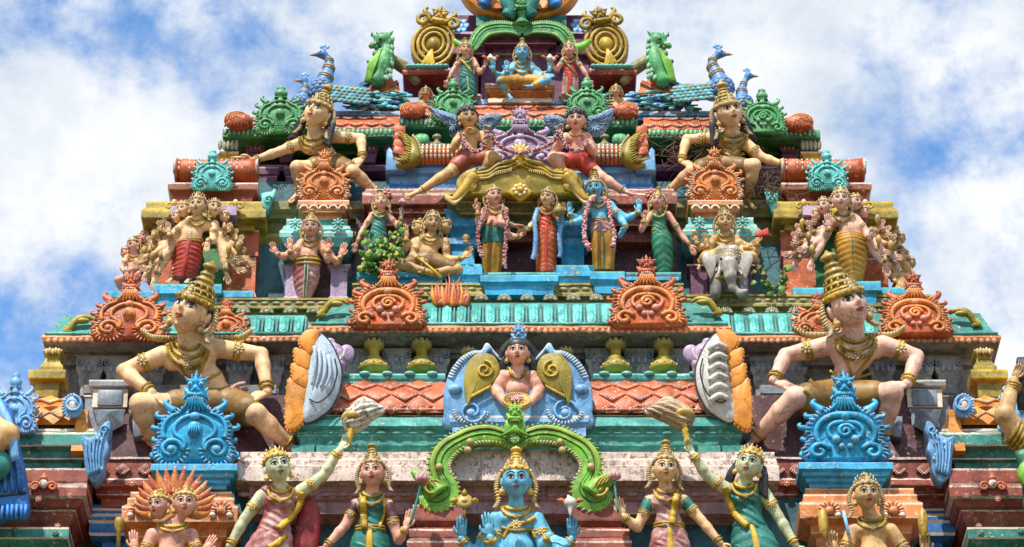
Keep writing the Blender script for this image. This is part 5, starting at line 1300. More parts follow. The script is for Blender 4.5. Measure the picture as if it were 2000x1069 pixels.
# gold cloud platform
def cloud():
    fr = Frame(1016, 386, 214, 4); m = M()
    out = [(-118, 0), (-125, 28), (-110, 50), (-92, 44), (-80, 60), (-58, 62), (-40, 74), (-20, 78), (0, 92), (20, 78), (40, 74), (58, 62), (80, 60), (92, 44), (110, 50), (125, 28), (118, 0)]
    o = smoothline([(a, 0, b) for a, b in out], 60); m.plate([(a, c) for a, _, c in o], -14, 30, 5)
    root = tpart('cloud_platform', m, GOLD_D, fr, 'gold cloud shaped platform carrying the winged figures')
    s_ = M(); t_ = M()
    for q in (-1, 1):
        for off, r_ in ((0, 4.2), (9, 3.4), (17, 3.0)):
            P = smoothline([(q*2, -16, 80-off), (q*24, -17, 68-off), (q*44, -17, 62-off*.9), (q*62, -17, 48-off*.8), (q*86, -17, 44-off*.7)], 26); s_.tube(P, r_, 6)
        P = smoothline([(q*86, -18, 48), (q*104, -19, 40), (q*108, -19, 22), (q*98, -18, 8), (q*88, -18, 16), (q*94, -18, 24)], 26); s_.tube(P, np.linspace(8, 3, 26), 8)
        P2 = smoothline([(q*90, -16, 40), (q*112, -18, 6), (q*130, -19, -14), (q*148, -18, -4)], 26); s_.tube(P2, np.linspace(14, 5, 26), 8)
        for i in range(26):
            c = P2[i]; t_.ell(c+np.array([q*-4, -4, -9+i*.1]), (2, 3, 6), 0, 6, 4, rot=rotY(q*R(-20)))
        for i in range(18): t_.ell((q*(18+4*i), -18, 50-i*1.0), (1.5, 2, 3.6), 0, 6, 4)
        s_.ell((q*98, -20, 16), (9, 6, 9), 0, 10, 7)
    sub('scrolls', s_, GOLD, fr, root); sub('teeth', t_, GOLD_B, fr, root)
    d = M(); d.plate([(0, 24), (25, 4), (0, -18), (-25, 4)], -22, -10, 4)
    for i in range(8): a = 2*PI*i/8; d.ell((11*math.cos(a), -26, 4+10*math.sin(a)), (5, 4, 5), 0, 8, 6)
    d.ell((0, -29, 4), (6, 5, 6), 0, 10, 7); sub('diamond_flower', d, GOLD_B, fr, root)
    k = M(); k.tube(smoothline([(0, -18, 60), (0, -20, 76), (0, -22, 96)], 8), [10, 6, 5, 5, 5, 7, 8, 5], 10)
    for i in range(5): k.ell(((i-2)*6, -24, 100-abs(i-2)*3), (4, 4, 9), 0, 8, 6, rot=rotY(R((i-2)*22)))
    sub('lotus_bud', k, GOLD_B, fr, root)
cloud()

# ================================================================ top storey
slab('niche_back', 940, 1098, 60, 195, 440, PLUM, 60)
for x0, x1 in ((874, 946), (1088, 1160)):
    mold('column', x0, x1, 420, [(0, 62, 1), (0, 66, 0), (-6, 76, 0), (-6, 84, 1), (-7, 86, 0), (2, 92, 0), (2, 103, 1), (0, 106, 0), (-10, 112, 0), (-12, 180, 0), (-4, 184, 0), (-4, 196, 0)], [PLUM, LILAC], 50)
mold('lintel', 940, 1092, 408, [(0, 66, 1), (0, 70, 0), (-4, 74, 0), (-6, 84, 1), (-7, 86, 0), (-22, 96, 0), (-22, 104, 2), (-23, 108, 2), (-30, 112, 0)], [PLUM, LILAC, OLIVE], 40)
mold('throne', 947, 1084, 368, [(0, 163, 1), (0, 166, 0), (0, 170, 1), (-5, 174, 0), (-3, 177, 1), (-4, 178, 0), (-12, 190, 0), (-6, 193, 1), (-6, 200, 0)], [PEACH, IVORY], 60, label='orange stepped throne under the seated blue deity')
for x0, x1 in ((898, 938), (1092, 1134)):
    mold('plinth', x0, x1, 372, [(0, 184, 1), (0, 187, 0), (-4, 192, 0), (-6, 200, 0)], [GREYW, IVORY], 50)
for q in (1, -1):
    X = (lambda a: a) if q > 0 else (lambda a: 2030-a)
    def mm(name, a, b, *r, **k): x = sorted((X(a), X(b))); return mold(name, x[0], x[1], *r, **k)
    mm('hood', 786, 880, 405, [(0, 137, 1), (0, 140, 0), (-2, 146, 0), (-60, 175, 0), (-60, 200, 0)], [BRICKRED, ORANGE], 90)
    m = M(); f = Frame(X(835), 133, 402)
    for i in range(9): m.ell(((i-4)*9, 0, 3), (6.5, 9, 4.5), 0, 9, 6)
    tpart('turquoise_tiles', m, TURQ, f)
    # tilted peach block and blue block carrying the green lion
    fr = Frame(X(752), 190, 398); m = M(); a = R(-q*28); rot = rotY(a)
    def tb(c0, c1, mat, tp=0):
        mm_ = M(); mm_.box(c0, c1, 0, tp); V = mm_.verts()@rot.T; m.add(V, mm_.f, mat, False)
    tb((-34, 0, -8), (34, 60, 14), 0); tb((-38, -4, 14), (38, 60, 22), 1); tb((-30, 0, 22), (32, 60, 34), 0); tb((-26, 4, 34), (30, 60, 44), 2); tb((-30, 0, 44), (32, 60, 52), 2)
    [m.tube([rot@np.array([p[0], -3, p[2]+28]) for p in spiral(s2*10, 0, 8, 2, (PI if s2 > 0 else 0), -s2*1.2, 14)], 2.2, 6, mat=1) for s2 in (-1, 1)]
    tpart('tilted_block', m, [PEACH, ORANGE, CBLUE], fr, 'tilted peach and blue block under the green lion')
    # little face peeping out of the opening
    # round gold gable
    fr = Frame(X(838), 128, 425, 0); m = M(); a = R(q*10); rot = rotY(a)
    prf = [(44, 20), (44, 8), (40, 2), (36, 8), (32, 2), (28, 8), (24, 0), (20, 6), (15, -6), (8, -14), (2, -16)]
    n_ = 40; V = []
    for (r_, y_) in prf: V += [rot@np.array([r_*1.0*math.cos(2*PI*j/n_), y_, r_*1.2*math.sin(2*PI*j/n_)+46]) for j in range(n_)]
    F = [(i*n_+j, i*n_+(j+1) % n_, (i+1)*n_+(j+1) % n_, (i+1)*n_+j) for i in range(len(prf)-1) for j in range(n_)]; F += [tuple(range((len(prf)-1)*n_, len(prf)*n_))]
    m.add(V, F, 0)
    root = tpart('round_gable', m, GOLD, fr, 'round ringed gold gable with a mask on top, '+('left' if q > 0 else 'right')+' of the top niche')
    t_ = M()
    for i in range(38):
        b = 2*PI*i/38; d = np.array([math.cos(b), 0, math.sin(b)]); t_.ell(rot@(d*np.array([42.5, 0, 51])+np.array([0, 0, 46])), (1.8, 3, 2.8), 0, 6, 4, rot=align(d))
    sub('rim_teeth', t_, GOLD_B, fr, root)
    c_ = M()
    for rr_, tk in ((40, 4.5), (30, 4), (20, 3.5)):
        t = np.linspace(0, 2*PI, 36, endpoint=False); c_.tube([rot@np.array([rr_*math.cos(u), -2-(44-rr_)*.3, rr_*1.2*math.sin(u)+46]) for u in t], tk, 7, closed=True)
    sub('raised_ring', c_, GOLD, fr, root); c_ = M()
    for s2 in (-1, 1):
        c_.tube([rot@np.array([p_[0], -8, p_[2]+96]) for p_ in spiral(s2*30, 0, 14, 4, (PI if s2 > 0 else 0), -s2*1.2, 20)], 5, 7)
        c_.tube(smoothline([rot@np.array([s2*16, -6, 104]), rot@np.array([s2*30, -8, 116]), rot@np.array([s2*26, -8, 126])], 10), np.linspace(7, 3, 10), 7)
    sub('curl', c_, GOLD, fr, root)
    k = M()
    for i in range(5): k.tube(smoothline([rot@np.array([0, -10, 30]), rot@np.array([(i-2)*2.0, -14, 14]), rot@np.array([(i-2)*6, -12, -8])], 8), np.linspace(3, 3.6, 8), 6)
    sub('tassel', k, GOLD_B, fr, root)
    mkm = M(); mkm.v = [(MASKV*24)@rot.T+rot@np.array([0, 0, 108])]; mkm.f = list(MASK.f); mkm.m = [0]*len(MASK.f); mkm.sm = [True]*len(MASK.f); mkm.n = len(MASKV)
    sub('monster_mask', mkm, GOLD, fr, root)
    # pale blue shingle corner behind
    me = M(); me.plate([(-5, 0), (0, -6), (5, 0), (5, 8), (-5, 8)], -2, 2, 1.5); mt = meshat('shingle', me, 440, 50, [LBLUE])
    slab('roof_corner', min(X(872), X(912)), max(X(872), X(912)), 46, 70, 452, LBLUE, 60)
    for r_ in range(3):
        for i in range(4): place('shingle', mt, X(876+i*10+(5 if r_ % 2 else 0)), 44+r_*8, 449-r_*2, -15)
slab('roof_band', 930, 1106, 30, 50, 430, TEAL, 60)
# topmost gable, cut by the frame
def topgable():
    fr = Frame(1015, 34, 415, 2); m = M(); n_ = 64; V = []
    prf = [(1.0, 40), (1.0, 6), (.97, 0), (.92, 4), (.88, -1), (.83, 3), (.80, -3), (.72, 2), (.70, 6), (.3, 8), (.02, 8)]
    for (r_, y_) in prf: V += [(122*r_*math.cos(2*PI*j/n_), y_, 92+95*r_*math.sin(2*PI*j/n_)) for j in range(n_)]
    F = [(i*n_+j, i*n_+(j+1) % n_, (i+1)*n_+(j+1) % n_, (i+1)*n_+j) for i in range(len(prf)-1) for j in range(n_)]; F += [tuple(range((len(prf)-1)*n_, len(prf)*n_))]
    m.add(V, F, 0); root = tpart('great_gable', m, AMBER, fr, 'great orange horseshoe gable cut off by the top of the frame')
    t_ = M()
    for i in range(90):
        b = 2*PI*i/90; d = np.array([math.cos(b), 0, math.sin(b)]); t_.ell(d*np.array([104, 0, 81])+np.array([0, -1, 92]), (2, 3, 5.5), 0, 6, 4, rot=align(d))
    sub('rim_teeth', t_, PEACH, fr, root)
    f = M()
    for q in (-1, 1):
        for i in range(9): f.tube(smoothline([(q*30, -4, 18), (q*(48+i*2), -8, 16+i*3), (q*(60+i*3), -4, 26+i*6)], 8), 3, 6)
    sub('feather_relief', f, PEACH, fr, root)
    b = M(); [b.tube(smoothline([(q*50, -10, 60), (q*62, -14, 40), (q*72, -12, 18)], 10), np.linspace(8, 13, 10), 8) for q in (-1, 1)]; sub('blue_drape', b, CBLUE, fr, root)
    g = M(); [g.tube(smoothline([(q*8, -12, 60), (q*26, -20, 30), (q*18, -18, 6), (q*24, -16, -8)], 12), 14, 10) for q in (-1, 1)]; sub('seated_figure_legs', g, TEAL, fr, root)
topgable()
# green torana arches: a scrolled band following a path
def torana(path, widths, D, mat, hi, name='scrolled_arch', label=None, tilt=0, ax=None, ay=None, peak=None, lines=(.30, -.05, -.42), teeth_in=True, dark=None):
    ax, ay = ax or path[0][0], ay or path[0][1]; fr = Frame(ax, ay, D, tilt)
    root = None; n_ = 90
    for q in (-1, 1):
        P = smoothline([fr.p(ax+q*(x-ax), y, 0) for x, y in path], n_); Wd = smoothline([(w_, 0, 0) for w_ in widths], n_)[:, 0]
        T_ = np.gradient(P, axis=0); T_ /= np.linalg.norm(T_, axis=1)[:, None]; Nn = np.stack([T_[:, 2], 0*T_[:, 0], -T_[:, 0]], 1)*q   # outward side
        m = M(); V = []; cs = [(-1, 10), (-1, -5), (-.8, -10), (-.55, -7), (-.35, -11), (-.1, -8), (.1, -11), (.4, -8), (.6, -11), (.85, -9), (1, -4), (1, 10)]
        for i in range(n_):
            for (a, y_) in cs: V.append(P[i]+Nn[i]*a*Wd[i]+np.array([0, y_*min(1.2, Wd[i]/14), 0]))
        c = len(cs); F = [(i*c+j, i*c+j+1, (i+1)*c+j+1, (i+1)*c+j) for i in range(n_-1) for j in range(c-1)]+[(i*c+c-1, i*c, (i+1)*c, (i+1)*c+c-1) for i in range(n_-1)]
        F += [tuple(range(c)), tuple(reversed(range((n_-1)*c, n_*c)))]
        if q < 0: F = [f[::-1] for f in F]
        m.add(V, F, 0, True)
        if root is None: root = tpart(name, m, mat, fr, label)
        else: sub('arch_half', m, mat, fr, root)
        t_ = M(); dk = M()
        for i in range(2, n_-1, 2):
            k = min(1.2, Wd[i]/14)
            t_.ell(P[i]+Nn[i]*Wd[i]*1.0+np.array([0, -6*k, 0]), (2.0*k, 3*k, 4.6*k), 0, 6, 4, rot=align(nrm(Nn[i]+T_[i]*.5)))
            if teeth_in: t_.ell(P[i]-Nn[i]*Wd[i]*.92+np.array([0, -8*k, 0]), (2.0*k, 3*k, 4.4*k), 0, 6, 4, rot=align(nrm(Nn[i]+T_[i]*.5)))
        sub('edge_teeth', t_, hi, fr, root)
        for a in (.5, -.05):
            s_ = M(); s_.tube([P[i]+Nn[i]*Wd[i]*a+np.array([0, -10*min(1.2, Wd[i]/14), 0]) for i in range(3, n_-4)], [max(1.2, Wd[i]*.11) for i in range(3, n_-4)], 6); sub('raised_roll', s_, hi if a > 0 else mat, fr, root)
            g_ = M(); g_.tube([P[i]+Nn[i]*Wd[i]*(a-.2)+np.array([0, -9.6*min(1.2, Wd[i]/14), 0]) for i in range(3, n_-4)], [max(.6, Wd[i]*.045) for i in range(3, n_-4)], 4); sub('groove', g_, dark or DGREEN, fr, root)
    return root, fr
path = [(1006, 872), (975, 862), (938, 864), (905, 876), (878, 893), (866, 920), (868, 948), (874, 968), (858, 984), (836, 978), (828, 962)]
r_, f_ = torana([(1006, 873), (985, 858), (955, 850), (925, 853), (900, 863), (873, 880), (859, 905), (862, 930), (874, 950), (873, 968), (856, 980), (836, 976), (826, 958)], [12, 16, 20, 20, 20, 22, 22, 20, 22, 26, 26, 20, 8], 14, LIME, PEACH if False else OCHRE, label='lime green scrolled arch over the blue deity', tilt=4)
for q in (-1, 1):
    m = M(); c = f_.p(1006+q*-152, 942, -12); m.tube(smoothline([f_.p(1006+q*x, y, -10) for x, y in ((-146, 965), (-160, 950), (-178, 938), (-190, 928), (-200, 920))], 16), np.linspace(24, 5, 16), 9)
    m.tube([np.array([p[0], -26, p[2]])+f_.p(1006+q*-160, 962, 0)*np.array([1, 0, 1]) for p in spiral(0, 0, 19, 3, 0, q*1.4, 24)], 3.2, 6, mat=1)
    for i in range(4): m.tube(smoothline([f_.p(1006+q*(-150-8*i), 956-4*i, -30), f_.p(1006+q*(-162-8*i), 936-2*i, -28), f_.p(1006+q*(-180-4*i), 928+i*3, -20)], 8), 2.0, 5, mat=1)
    sub('leaf_end', m, [LIME, OCHRE], f_, r_)
m = M(); [m.ell(f_.p(1006+x, y, -14), (8, 8, 8), 0, 10, 7) for x, y in ((-88, 864), (88, 864), (-147, 912), (147, 912), (-92, 880), (92, 880))]; sub('arch_studs', m, OCHRE, f_, r_)
m = M(); m.plate([(-20, 0), (20, 0), (21, 30), (12, 48), (-12, 48), (-21, 30)], -16, 12, 4); m.v[-1] = m.v[-1]+f_.p(1006, 862, 0); sub('mask_block', m, LIME, f_, r_)
o_, e_ = add_mask(lambda nm, mm, mt, lb=None: sub(nm, mm, mt, f_, r_, lb), f_, f_.p(1006, 812, -8), 23, LIME, None); sub('mask_eyes_and_teeth', e_, [OCHRE, LINE], f_, r_)
m = M(); c = f_.p(1006, 858, -20); flower(m, c, (0, -1, 0), 10, 10)
for i in range(5): m.tube(smoothline([f_.p(1006, 832, -24), f_.p(1006+(i-2)*5, 843, -24), f_.p(1006+(i-2)*14, 852, -18)], 8), 3, 6)
sub('throat_flower', m, LIME, f_, r_)
r2, f2 = torana([(1020, 66), (1000, 58), (975, 57), (950, 62), (935, 75), (926, 90), (918, 96), (905, 92)], [8, 11, 13, 13, 12, 10, 9, 5], 396, GREEN, LIME, label='green scrolled arch over the top niche')
m = M(); [m.tube(smoothline([f2.p(1020+q*-100, 98, -6), f2.p(1020+q*-118, 90, -8), f2.p(1020+q*-132, 80, -6)], 10), np.linspace(12, 5, 10), 8) for q in (-1, 1)]; sub('leaf_end', m, LIME, f2, r2)
m = M(); m.lathe([(a, b) for a, b in ((22, 0), (16, 6), (9, 14), (8, 24), (12, 30), (9, 38), (5, 46), (8, 52), (2, 60))], f2.p(1020, 52, -2), 14); sub('knob', m, GREEN, f2, r2)
o_, e_ = add_mask(lambda nm, mm, mt, lb=None: sub(nm, mm, mt, f2, r2, lb), f2, f2.p(1018, 12, -10), 16, GREEN, None)
# pale inner tympanum behind the big arch
slab('tympanum', 878, 1136, 878, 938, 34, PINKW, 12)
# ================================================================ statues
UPH = (0, -1, 0)
def arm(sh, el, wr, hd=None, n=(0, 0, -1), curl=.25, L=1.45, side=1, **k):
    d = dict(sh=sh, el=el, wr=wr, **k)
    if hd is not None: d['hand'] = (hd, n, curl, L, side)
    return d
NL3 = [(.62, .12, .30, .10), (.82, .02, .66, .11), (.95, 0, 1.0, .09)]
NLS = [(.62, .10, .35, .13), (.85, .0, .80, .12)]
# --- the four seated giants
T = statue('seated_guardian', 'cream seated guardian looking up left, hands on knees, behind the left blue crest', 'statue', 95, dict(
    head=(378, 612, -40, 43, -24, 10, 22), neck=(371, 678, -22), waist=(414, 742, -6, 27), hip=(447, 786, 8, 44), nipples=True, crown=('tall', 1.95, -10), gaze=(.3, .2),
    armr=(.45, .39, .33, .23), legr=(.70, .53, .45, .27), necklaces=[(.55, .2, .28, .09), (.75, .12, .56, .10), (.9, .05, .86, .10), (.98, 0, 1.0, .06)], necktilt=.12, locklen=.75,
    arms=[arm((322, 694, -12), (246, 724, -14), (306, 766, -52), (.8, .55, -.1), (.1, .9, .5), .35, 1.35, 1), arm((424, 680, -12), (512, 692, -8), (528, 764, -44), (-.85, .45, -.25), (0, .8, .6), .25, 1.3, -1)],
    legs=[[(432, 796, 0), (284, 786, -52), (304, 858, -12), (322, 888, -30)], [(462, 802, 0), (508, 806, -58), (572, 868, -20), (598, 884, -30)]],
    garment=[OLIVEC, ('c', (450, 790, 6), 38, (350, 790, -26), 31), ('c', (452, 792, 6), 38, (492, 800, -40), 31)],
    lines=[('waist_sash', [(398, 760), (430, 772), (466, 752), (484, 748)], 4.5, ROSE), ('waist_sash', [(402, 768), (436, 782), (470, 764), (488, 758)], 4.5, ROSE), ('waist_sash', [(410, 777), (442, 790), (476, 774), (492, 768)], 4, ROSE),
           ('chest_chain', [(348, 700), (372, 738), (384, 752)], 3, GOLD), ('chest_chain', [(404, 692), (396, 730), (384, 752)], 3, GOLD), ('chest_band', [(384, 748), (412, 738), (436, 726)], 3.2, GOLD)]), h=2.5, gold=GOLD)
def shoulder_wings(T, cx, cy, spanl, spanr, w):
    m = M(); p = T.p
    for q, sp in ((-1, spanl), (1, spanr)):
        P = smoothline([p(cx+q*28, cy+8, w+6), p(cx+q*55, cy+6, w-2), p(cx+q*sp*.8, cy+4, w-2), p(cx+q*sp, cy-8, w)], 14); m.tube(P, np.array(np.linspace(8, 5, 14)), 8, flatten=.6)
        for i in range(14): m.ell(P[i]+np.array([0, -5, 2]), (3, 3, 5), 0, 6, 5)
    T.part('shoulder_ornament', m, GOLD)
shoulder_wings(T, 372, 656, 95, 120, 10)
T = statue('seated_guardian', 'rosy seated guardian facing up right, hands on knees, above the right blue crest', 'statue', 95, dict(
    head=(1650, 600, -40, 44, 26, 10, -20), neck=(1666, 664, -22), waist=(1648, 742, -6, 29), hip=(1628, 778, 8, 47), nipples=True, crown=('tall', 2.05, -10), gaze=(-.3, .2), moustache=False,
    armr=(.45, .39, .33, .23), legr=(.70, .53, .45, .27), necklaces=[(.55, .2, .28, .09), (.75, .12, .56, .10), (.9, .05, .86, .10)], necktilt=-.05, locklen=.75,
    arms=[arm((1614, 676, -12), (1532, 694, -8), (1505, 742, -44), (.9, .42, -.1), (0, .8, .6), .2, 1.4, 1), arm((1720, 674, -12), (1786, 696, -10), (1762, 748, -46), (-.9, .3, -.2), (0, .8, .6), .25, 1.35, -1)],
    legs=[[(1606, 782, 0), (1544, 774, -56), (1470, 852, -10), (1452, 872, -20)], [(1650, 786, 0), (1732, 764, -58), (1716, 850, -14), (1738, 890, -30)]],
    garment=[OLIVEC, ('c', (1628, 780, 4), 42, (1572, 778, -34), 33), ('c', (1632, 780, 4), 40, (1698, 772, -36), 31)],
    lines=[('waist_sash', [(1574, 742), (1592, 756), (1618, 764), (1646, 760)], 5, GOLD_D), ('waist_sash', [(1566, 750), (1588, 766), (1616, 774), (1646, 770)], 5, GOLD_D), ('waist_sash', [(1560, 760), (1584, 776), (1614, 784)], 5, GOLD_D),
           ('chest_chain', [(1640, 690), (1652, 716), (1658, 734)], 3, GOLD), ('chest_chain', [(1698, 690), (1678, 716), (1662, 734)], 3, GOLD), ('chest_band', [(1616, 724), (1658, 738), (1700, 728)], 3, GOLD)]), skin=SKIN_ROSE, h=2.5, gold=GOLD)
shoulder_wings(T, 1660, 650, 112, 105, 10)
T = statue('reclining_guardian', 'cream guardian looking up left with one arm stretched to the left barrel roof', 'statue', 282, dict(
    head=(622, 222, -26, 29, -24, 12, 18), neck=(614, 268, -14), waist=(641, 306, -4, 18), hip=(657, 323, 6, 28), nipples=True, crown=('tall', 1.62, -8), hair='long', armr=(.42, .37, .31, .22), legr=(.66, .50, .42, .26), gaze=(.3, .2),
    arms=[arm((588, 280, -8), (548, 296, -14), (498, 313, -14), (-1, .02, 0), (0, .8, -.6), .15, 1.5, 1), arm((656, 268, -8), (706, 270, -6), (710, 308, -26), (-.6, .75, -.3), (0, .6, .8), .3, 1.3, -1)],
    legs=[[(645, 330, 0), (584, 326, -38), (590, 372, -6), (572, 392, -20)], [(668, 330, 0), (692, 334, -38), (736, 374, -10), (752, 384, -16)]],
    garment=[OLIVEC, ('c', (656, 324, 4), 25, (618, 326, -18), 21), ('c', (658, 326, 4), 25, (684, 332, -24), 20)],
    lines=[('chest_chain', [(600, 288), (616, 306), (624, 312)], 2.2, GOLD), ('chest_chain', [(640, 284), (632, 300), (624, 312)], 2.2, GOLD), ('chest_band', [(624, 310), (640, 302), (654, 296)], 2.6, GOLD)]), h=2.0, gold=GOLD)
T = statue('reclining_guardian', 'cream guardian behind a nest of twigs with one arm stretched to the right barrel roof', 'statue', 282, dict(
    head=(1421, 222, -26, 29, 16, 8, -13), neck=(1430, 262, -14), waist=(1426, 306, -4, 19), hip=(1406, 322, 6, 28), nipples=False, crown=('tall', 1.72, -8), hair='long', armr=(.42, .37, .31, .22), legr=(.66, .50, .42, .26),
    arms=[arm((1402, 270, -8), (1340, 272, -6), (1328, 314, -26), (.85, .5, -.2), (0, .7, .7), .3, 1.3, 1), arm((1458, 284, -8), (1486, 308, -14), (1528, 322, -16), (1, .1, 0), (0, .8, -.6), .15, 1.4, -1)],
    legs=[[(1396, 328, 0), (1348, 334, -38), (1306, 370, -8), (1290, 380, -14)], [(1416, 330, 0), (1468, 322, -38), (1456, 388, -6), (1468, 404, -20)]],
    garment=[OLIVEC, ('c', (1404, 324, 4), 25, (1368, 330, -22), 21), ('c', (1410, 324, 4), 25, (1444, 326, -22), 20)],
    lines=[('chest_chain', [(1412, 276), (1424, 296), (1430, 306)], 2.4, GOLD), ('chest_chain', [(1450, 282), (1440, 298), (1430, 306)], 2.4, GOLD), ('chest_band', [(1408, 296), (1430, 306), (1452, 300)], 3.2, GOLD)]), h=2.0, gold=GOLD)
# --- winged figures with the garland
WINGB = A('wing_blue', '#7b9dbd', chip='#c9a98a', chips=.35, dirt=.45, edge=.5, sat=1.0, lum=.75)
def wings(T, specs, mat=WINGB):
    for (x0, y0, pts) in specs:
        m = M(); P = smoothline([(T.p(x, y, 0)[0], 0, T.p(x, y, 0)[2]) for x, y in pts], 30, True); m.plate([(a, c) for a, _, c in P], 10, 18, 2)
        w_ = T.part('wing', m, mat); f = M()
        c = np.array([T.p(x0, y0)[0], 0, T.p(x0, y0)[2]])
        for i in range(0, 30, 2): f.tube([lerp(c, P[i], .25)+np.array([0, 8, 0]), lerp(c, P[i], .9)+np.array([0, 8, 0])], 1.1, 5)
        f.tube([q+np.array([0, 9, 0]) for q in (np.array(P)-P.mean(0))*.55+P.mean(0)], 1.6, 5, closed=True)
        T.part('feather_relief', f, WINGB, w_)
T = statue('winged_figure', 'tan winged figure with black curls at the left end of the garland', 'statue', 205, dict(
    head=(914, 230, -16, 20, 12, 4, -4), neck=(921, 255, -6), waist=(917, 292, -2, 15), hip=(913, 308, 2, 19), crown=None, hair='curls', locks=False, anklet=True, legr=(.80, .64, .54, .32), armr=(.46, .42, .36, .25),
    arms=[arm((901, 264, -4), (884, 290, -12), (908, 262, -30), (.5, -.5, -.3), (.6, .3, -.7), 1.3, 1.1, 1, orn=False), arm((942, 264, -4), (954, 284, -12), (952, 264, -28), (0, -.8, -.3), (-.6, .3, -.7), 1.3, 1.1, -1, orn=False)],
    legs=[[(905, 314, 0), (880, 336, -16), (822, 372, -14), (796, 384, -20)], [(922, 312, 0), (964, 306, -26), (940, 340, -18), (926, 356, -28)]],
    garment=[SHORTS, ('c', (913, 306, 2), 19, (894, 324, -8), 17), ('c', (915, 306, 2), 19, (944, 308, -16), 16)], necklaces=[(.6, .1, .4, .1)]), skin=SKIN_TAN, h=1.8)
wings(T, [(880, 240, [(892, 250), (868, 238), (836, 206), (860, 212), (890, 222), (902, 236), (892, 262), (878, 260)]), (955, 238, [(936, 232), (950, 220), (980, 222), (972, 240), (952, 256), (938, 250)])])
T = statue('winged_figure', 'pink winged figure in red shorts at the right end of the garland', 'statue', 205, dict(
    head=(1126, 235, -16, 20, -8, 2, 2), neck=(1125, 260, -6), waist=(1129, 294, -2, 15), hip=(1131, 312, 2, 20), crown=None, hair='curls', locks=False, legr=(.80, .64, .54, .32), armr=(.46, .42, .36, .25),
    arms=[arm((1105, 268, -4), (1085, 296, -12), (1092, 262, -28), (0, -.8, -.3), (.6, .3, -.7), 1.3, 1.1, 1, orn=False), arm((1146, 268, -4), (1160, 300, -12), (1142, 276, -30), (-.4, -.6, -.3), (-.6, .3, -.7), 1.3, 1.1, -1, orn=False)],
    legs=[[(1122, 316, 0), (1080, 308, -26), (1106, 340, -18), (1113, 358, -28)], [(1140, 320, 0), (1172, 346, -14), (1216, 372, -12), (1240, 382, -18)]],
    garment=[RED, ('c', (1131, 308, 2), 19, (1108, 314, -14), 16), ('c', (1133, 310, 2), 20, (1152, 330, -6), 17)], necklaces=[(.6, .1, .4, .1)]), skin=SKIN_PINK, h=1.8)
wings(T, [(1085, 240, [(1102, 232), (1088, 222), (1062, 224), (1070, 244), (1086, 256), (1100, 252)]), (1160, 240, [(1146, 226), (1168, 220), (1198, 208), (1194, 232), (1178, 258), (1156, 262), (1146, 246)])])
def garland(name, pts, D, r, mat, label, cat='garland', group=None, n=None, tilt=5):
    ax, ay = pts[0][0], pts[0][1]; fr = Frame(ax, ay, D, tilt); P = smoothline([fr.p(*q) for q in pts], n or 40); m = M(); ln = np.linalg.norm(np.diff(P, axis=0), axis=1).sum(); k = int(ln/(r*.55)); P = smoothline([fr.p(*q) for q in pts], k)
    m.tube(P, r*.7, 6)
    for c in P:
        for j in range(3): m.ell(c+np.array([random.uniform(-1, 1), random.uniform(-1, .2), random.uniform(-1, 1)])*r*.65, r*random.uniform(.36, .5), 0, 6, 4)
    T = Thing(name, label, cat, fr, group); T.part('blossoms', m, mat); return T
garland('flower_garland', [(902, 262, -30), (908, 285, -30), (926, 296, -30), (946, 288, -30), (950, 262, -32), (962, 270, -30), (980, 288, -28), (1012, 298, -28), (1050, 292, -28), (1078, 278, -30), (1092, 258, -32), (1100, 278, -32), (1118, 294, -32), (1136, 292, -30), (1144, 276, -30)], 200, 5.6, CRIMSON, 'crimson and white flower garland slung between the two winged figures')

# --- the central group
def stand(*a, **k): return statue(*a, **k)
T = stand('standing_deity', 'pink crowned man with teal waist cloth and mustard skirt, joining hands over the centre', 'statue', 212, dict(
    head=(965, 384, -6, 17, 16, 6, -6), neck=(969, 404, 0), waist=(966, 440, 0, 16), hip=(964, 458, 0, 18), crown=('tall', 1.9), necklaces=NLS, armr=(.50, .44, .38, .26),
    arms=[arm((948, 412, 0), (936, 438, -8), (933, 414, -20), (0, -1, -.1), (.2, 0, -1), .4, 1.5, -1, fingers=(1, 1, 0, 0)), arm((986, 412, 0), (975, 436, -22), (1003, 440, -26), (1, .1, 0), (0, 1, -.3), .2, 1.3, 1), arm((984, 420, 6), (992, 462, -2), (1016, 462, -10), (.5, -.7, 0), (-.6, 0, -1), .4, 1.3, 1)],
    skirts=[dict(secs=[(965, 440, 18), (964, 455, 21), (963, 476, 21)], mat=SARI_G, folds='vert', n=6, amp=.05, name='waist_cloth'), dict(secs=[(963, 468, 19), (962, 500, 20), (962, 525, 17), (962, 538, 15)], mat=MUSTARD, folds='vert', n=9, amp=.06)], belt=(965, 440, 18)), skin=SKIN_PINK, h=1.9)
for pts in ([(952, 402, -14), (940, 430, -20), (934, 460, -20), (938, 490, -20), (944, 500, -20)], [(980, 402, -14), (990, 430, -20), (988, 470, -20), (986, 505, -20), (986, 520, -20)]):
    garland('shoulder_garland', pts, 208, 5.2, CRIMSON, 'crimson garland hanging '+('left' if pts[0][0] < 965 else 'right')+' of the pink man\'s mustard skirt')
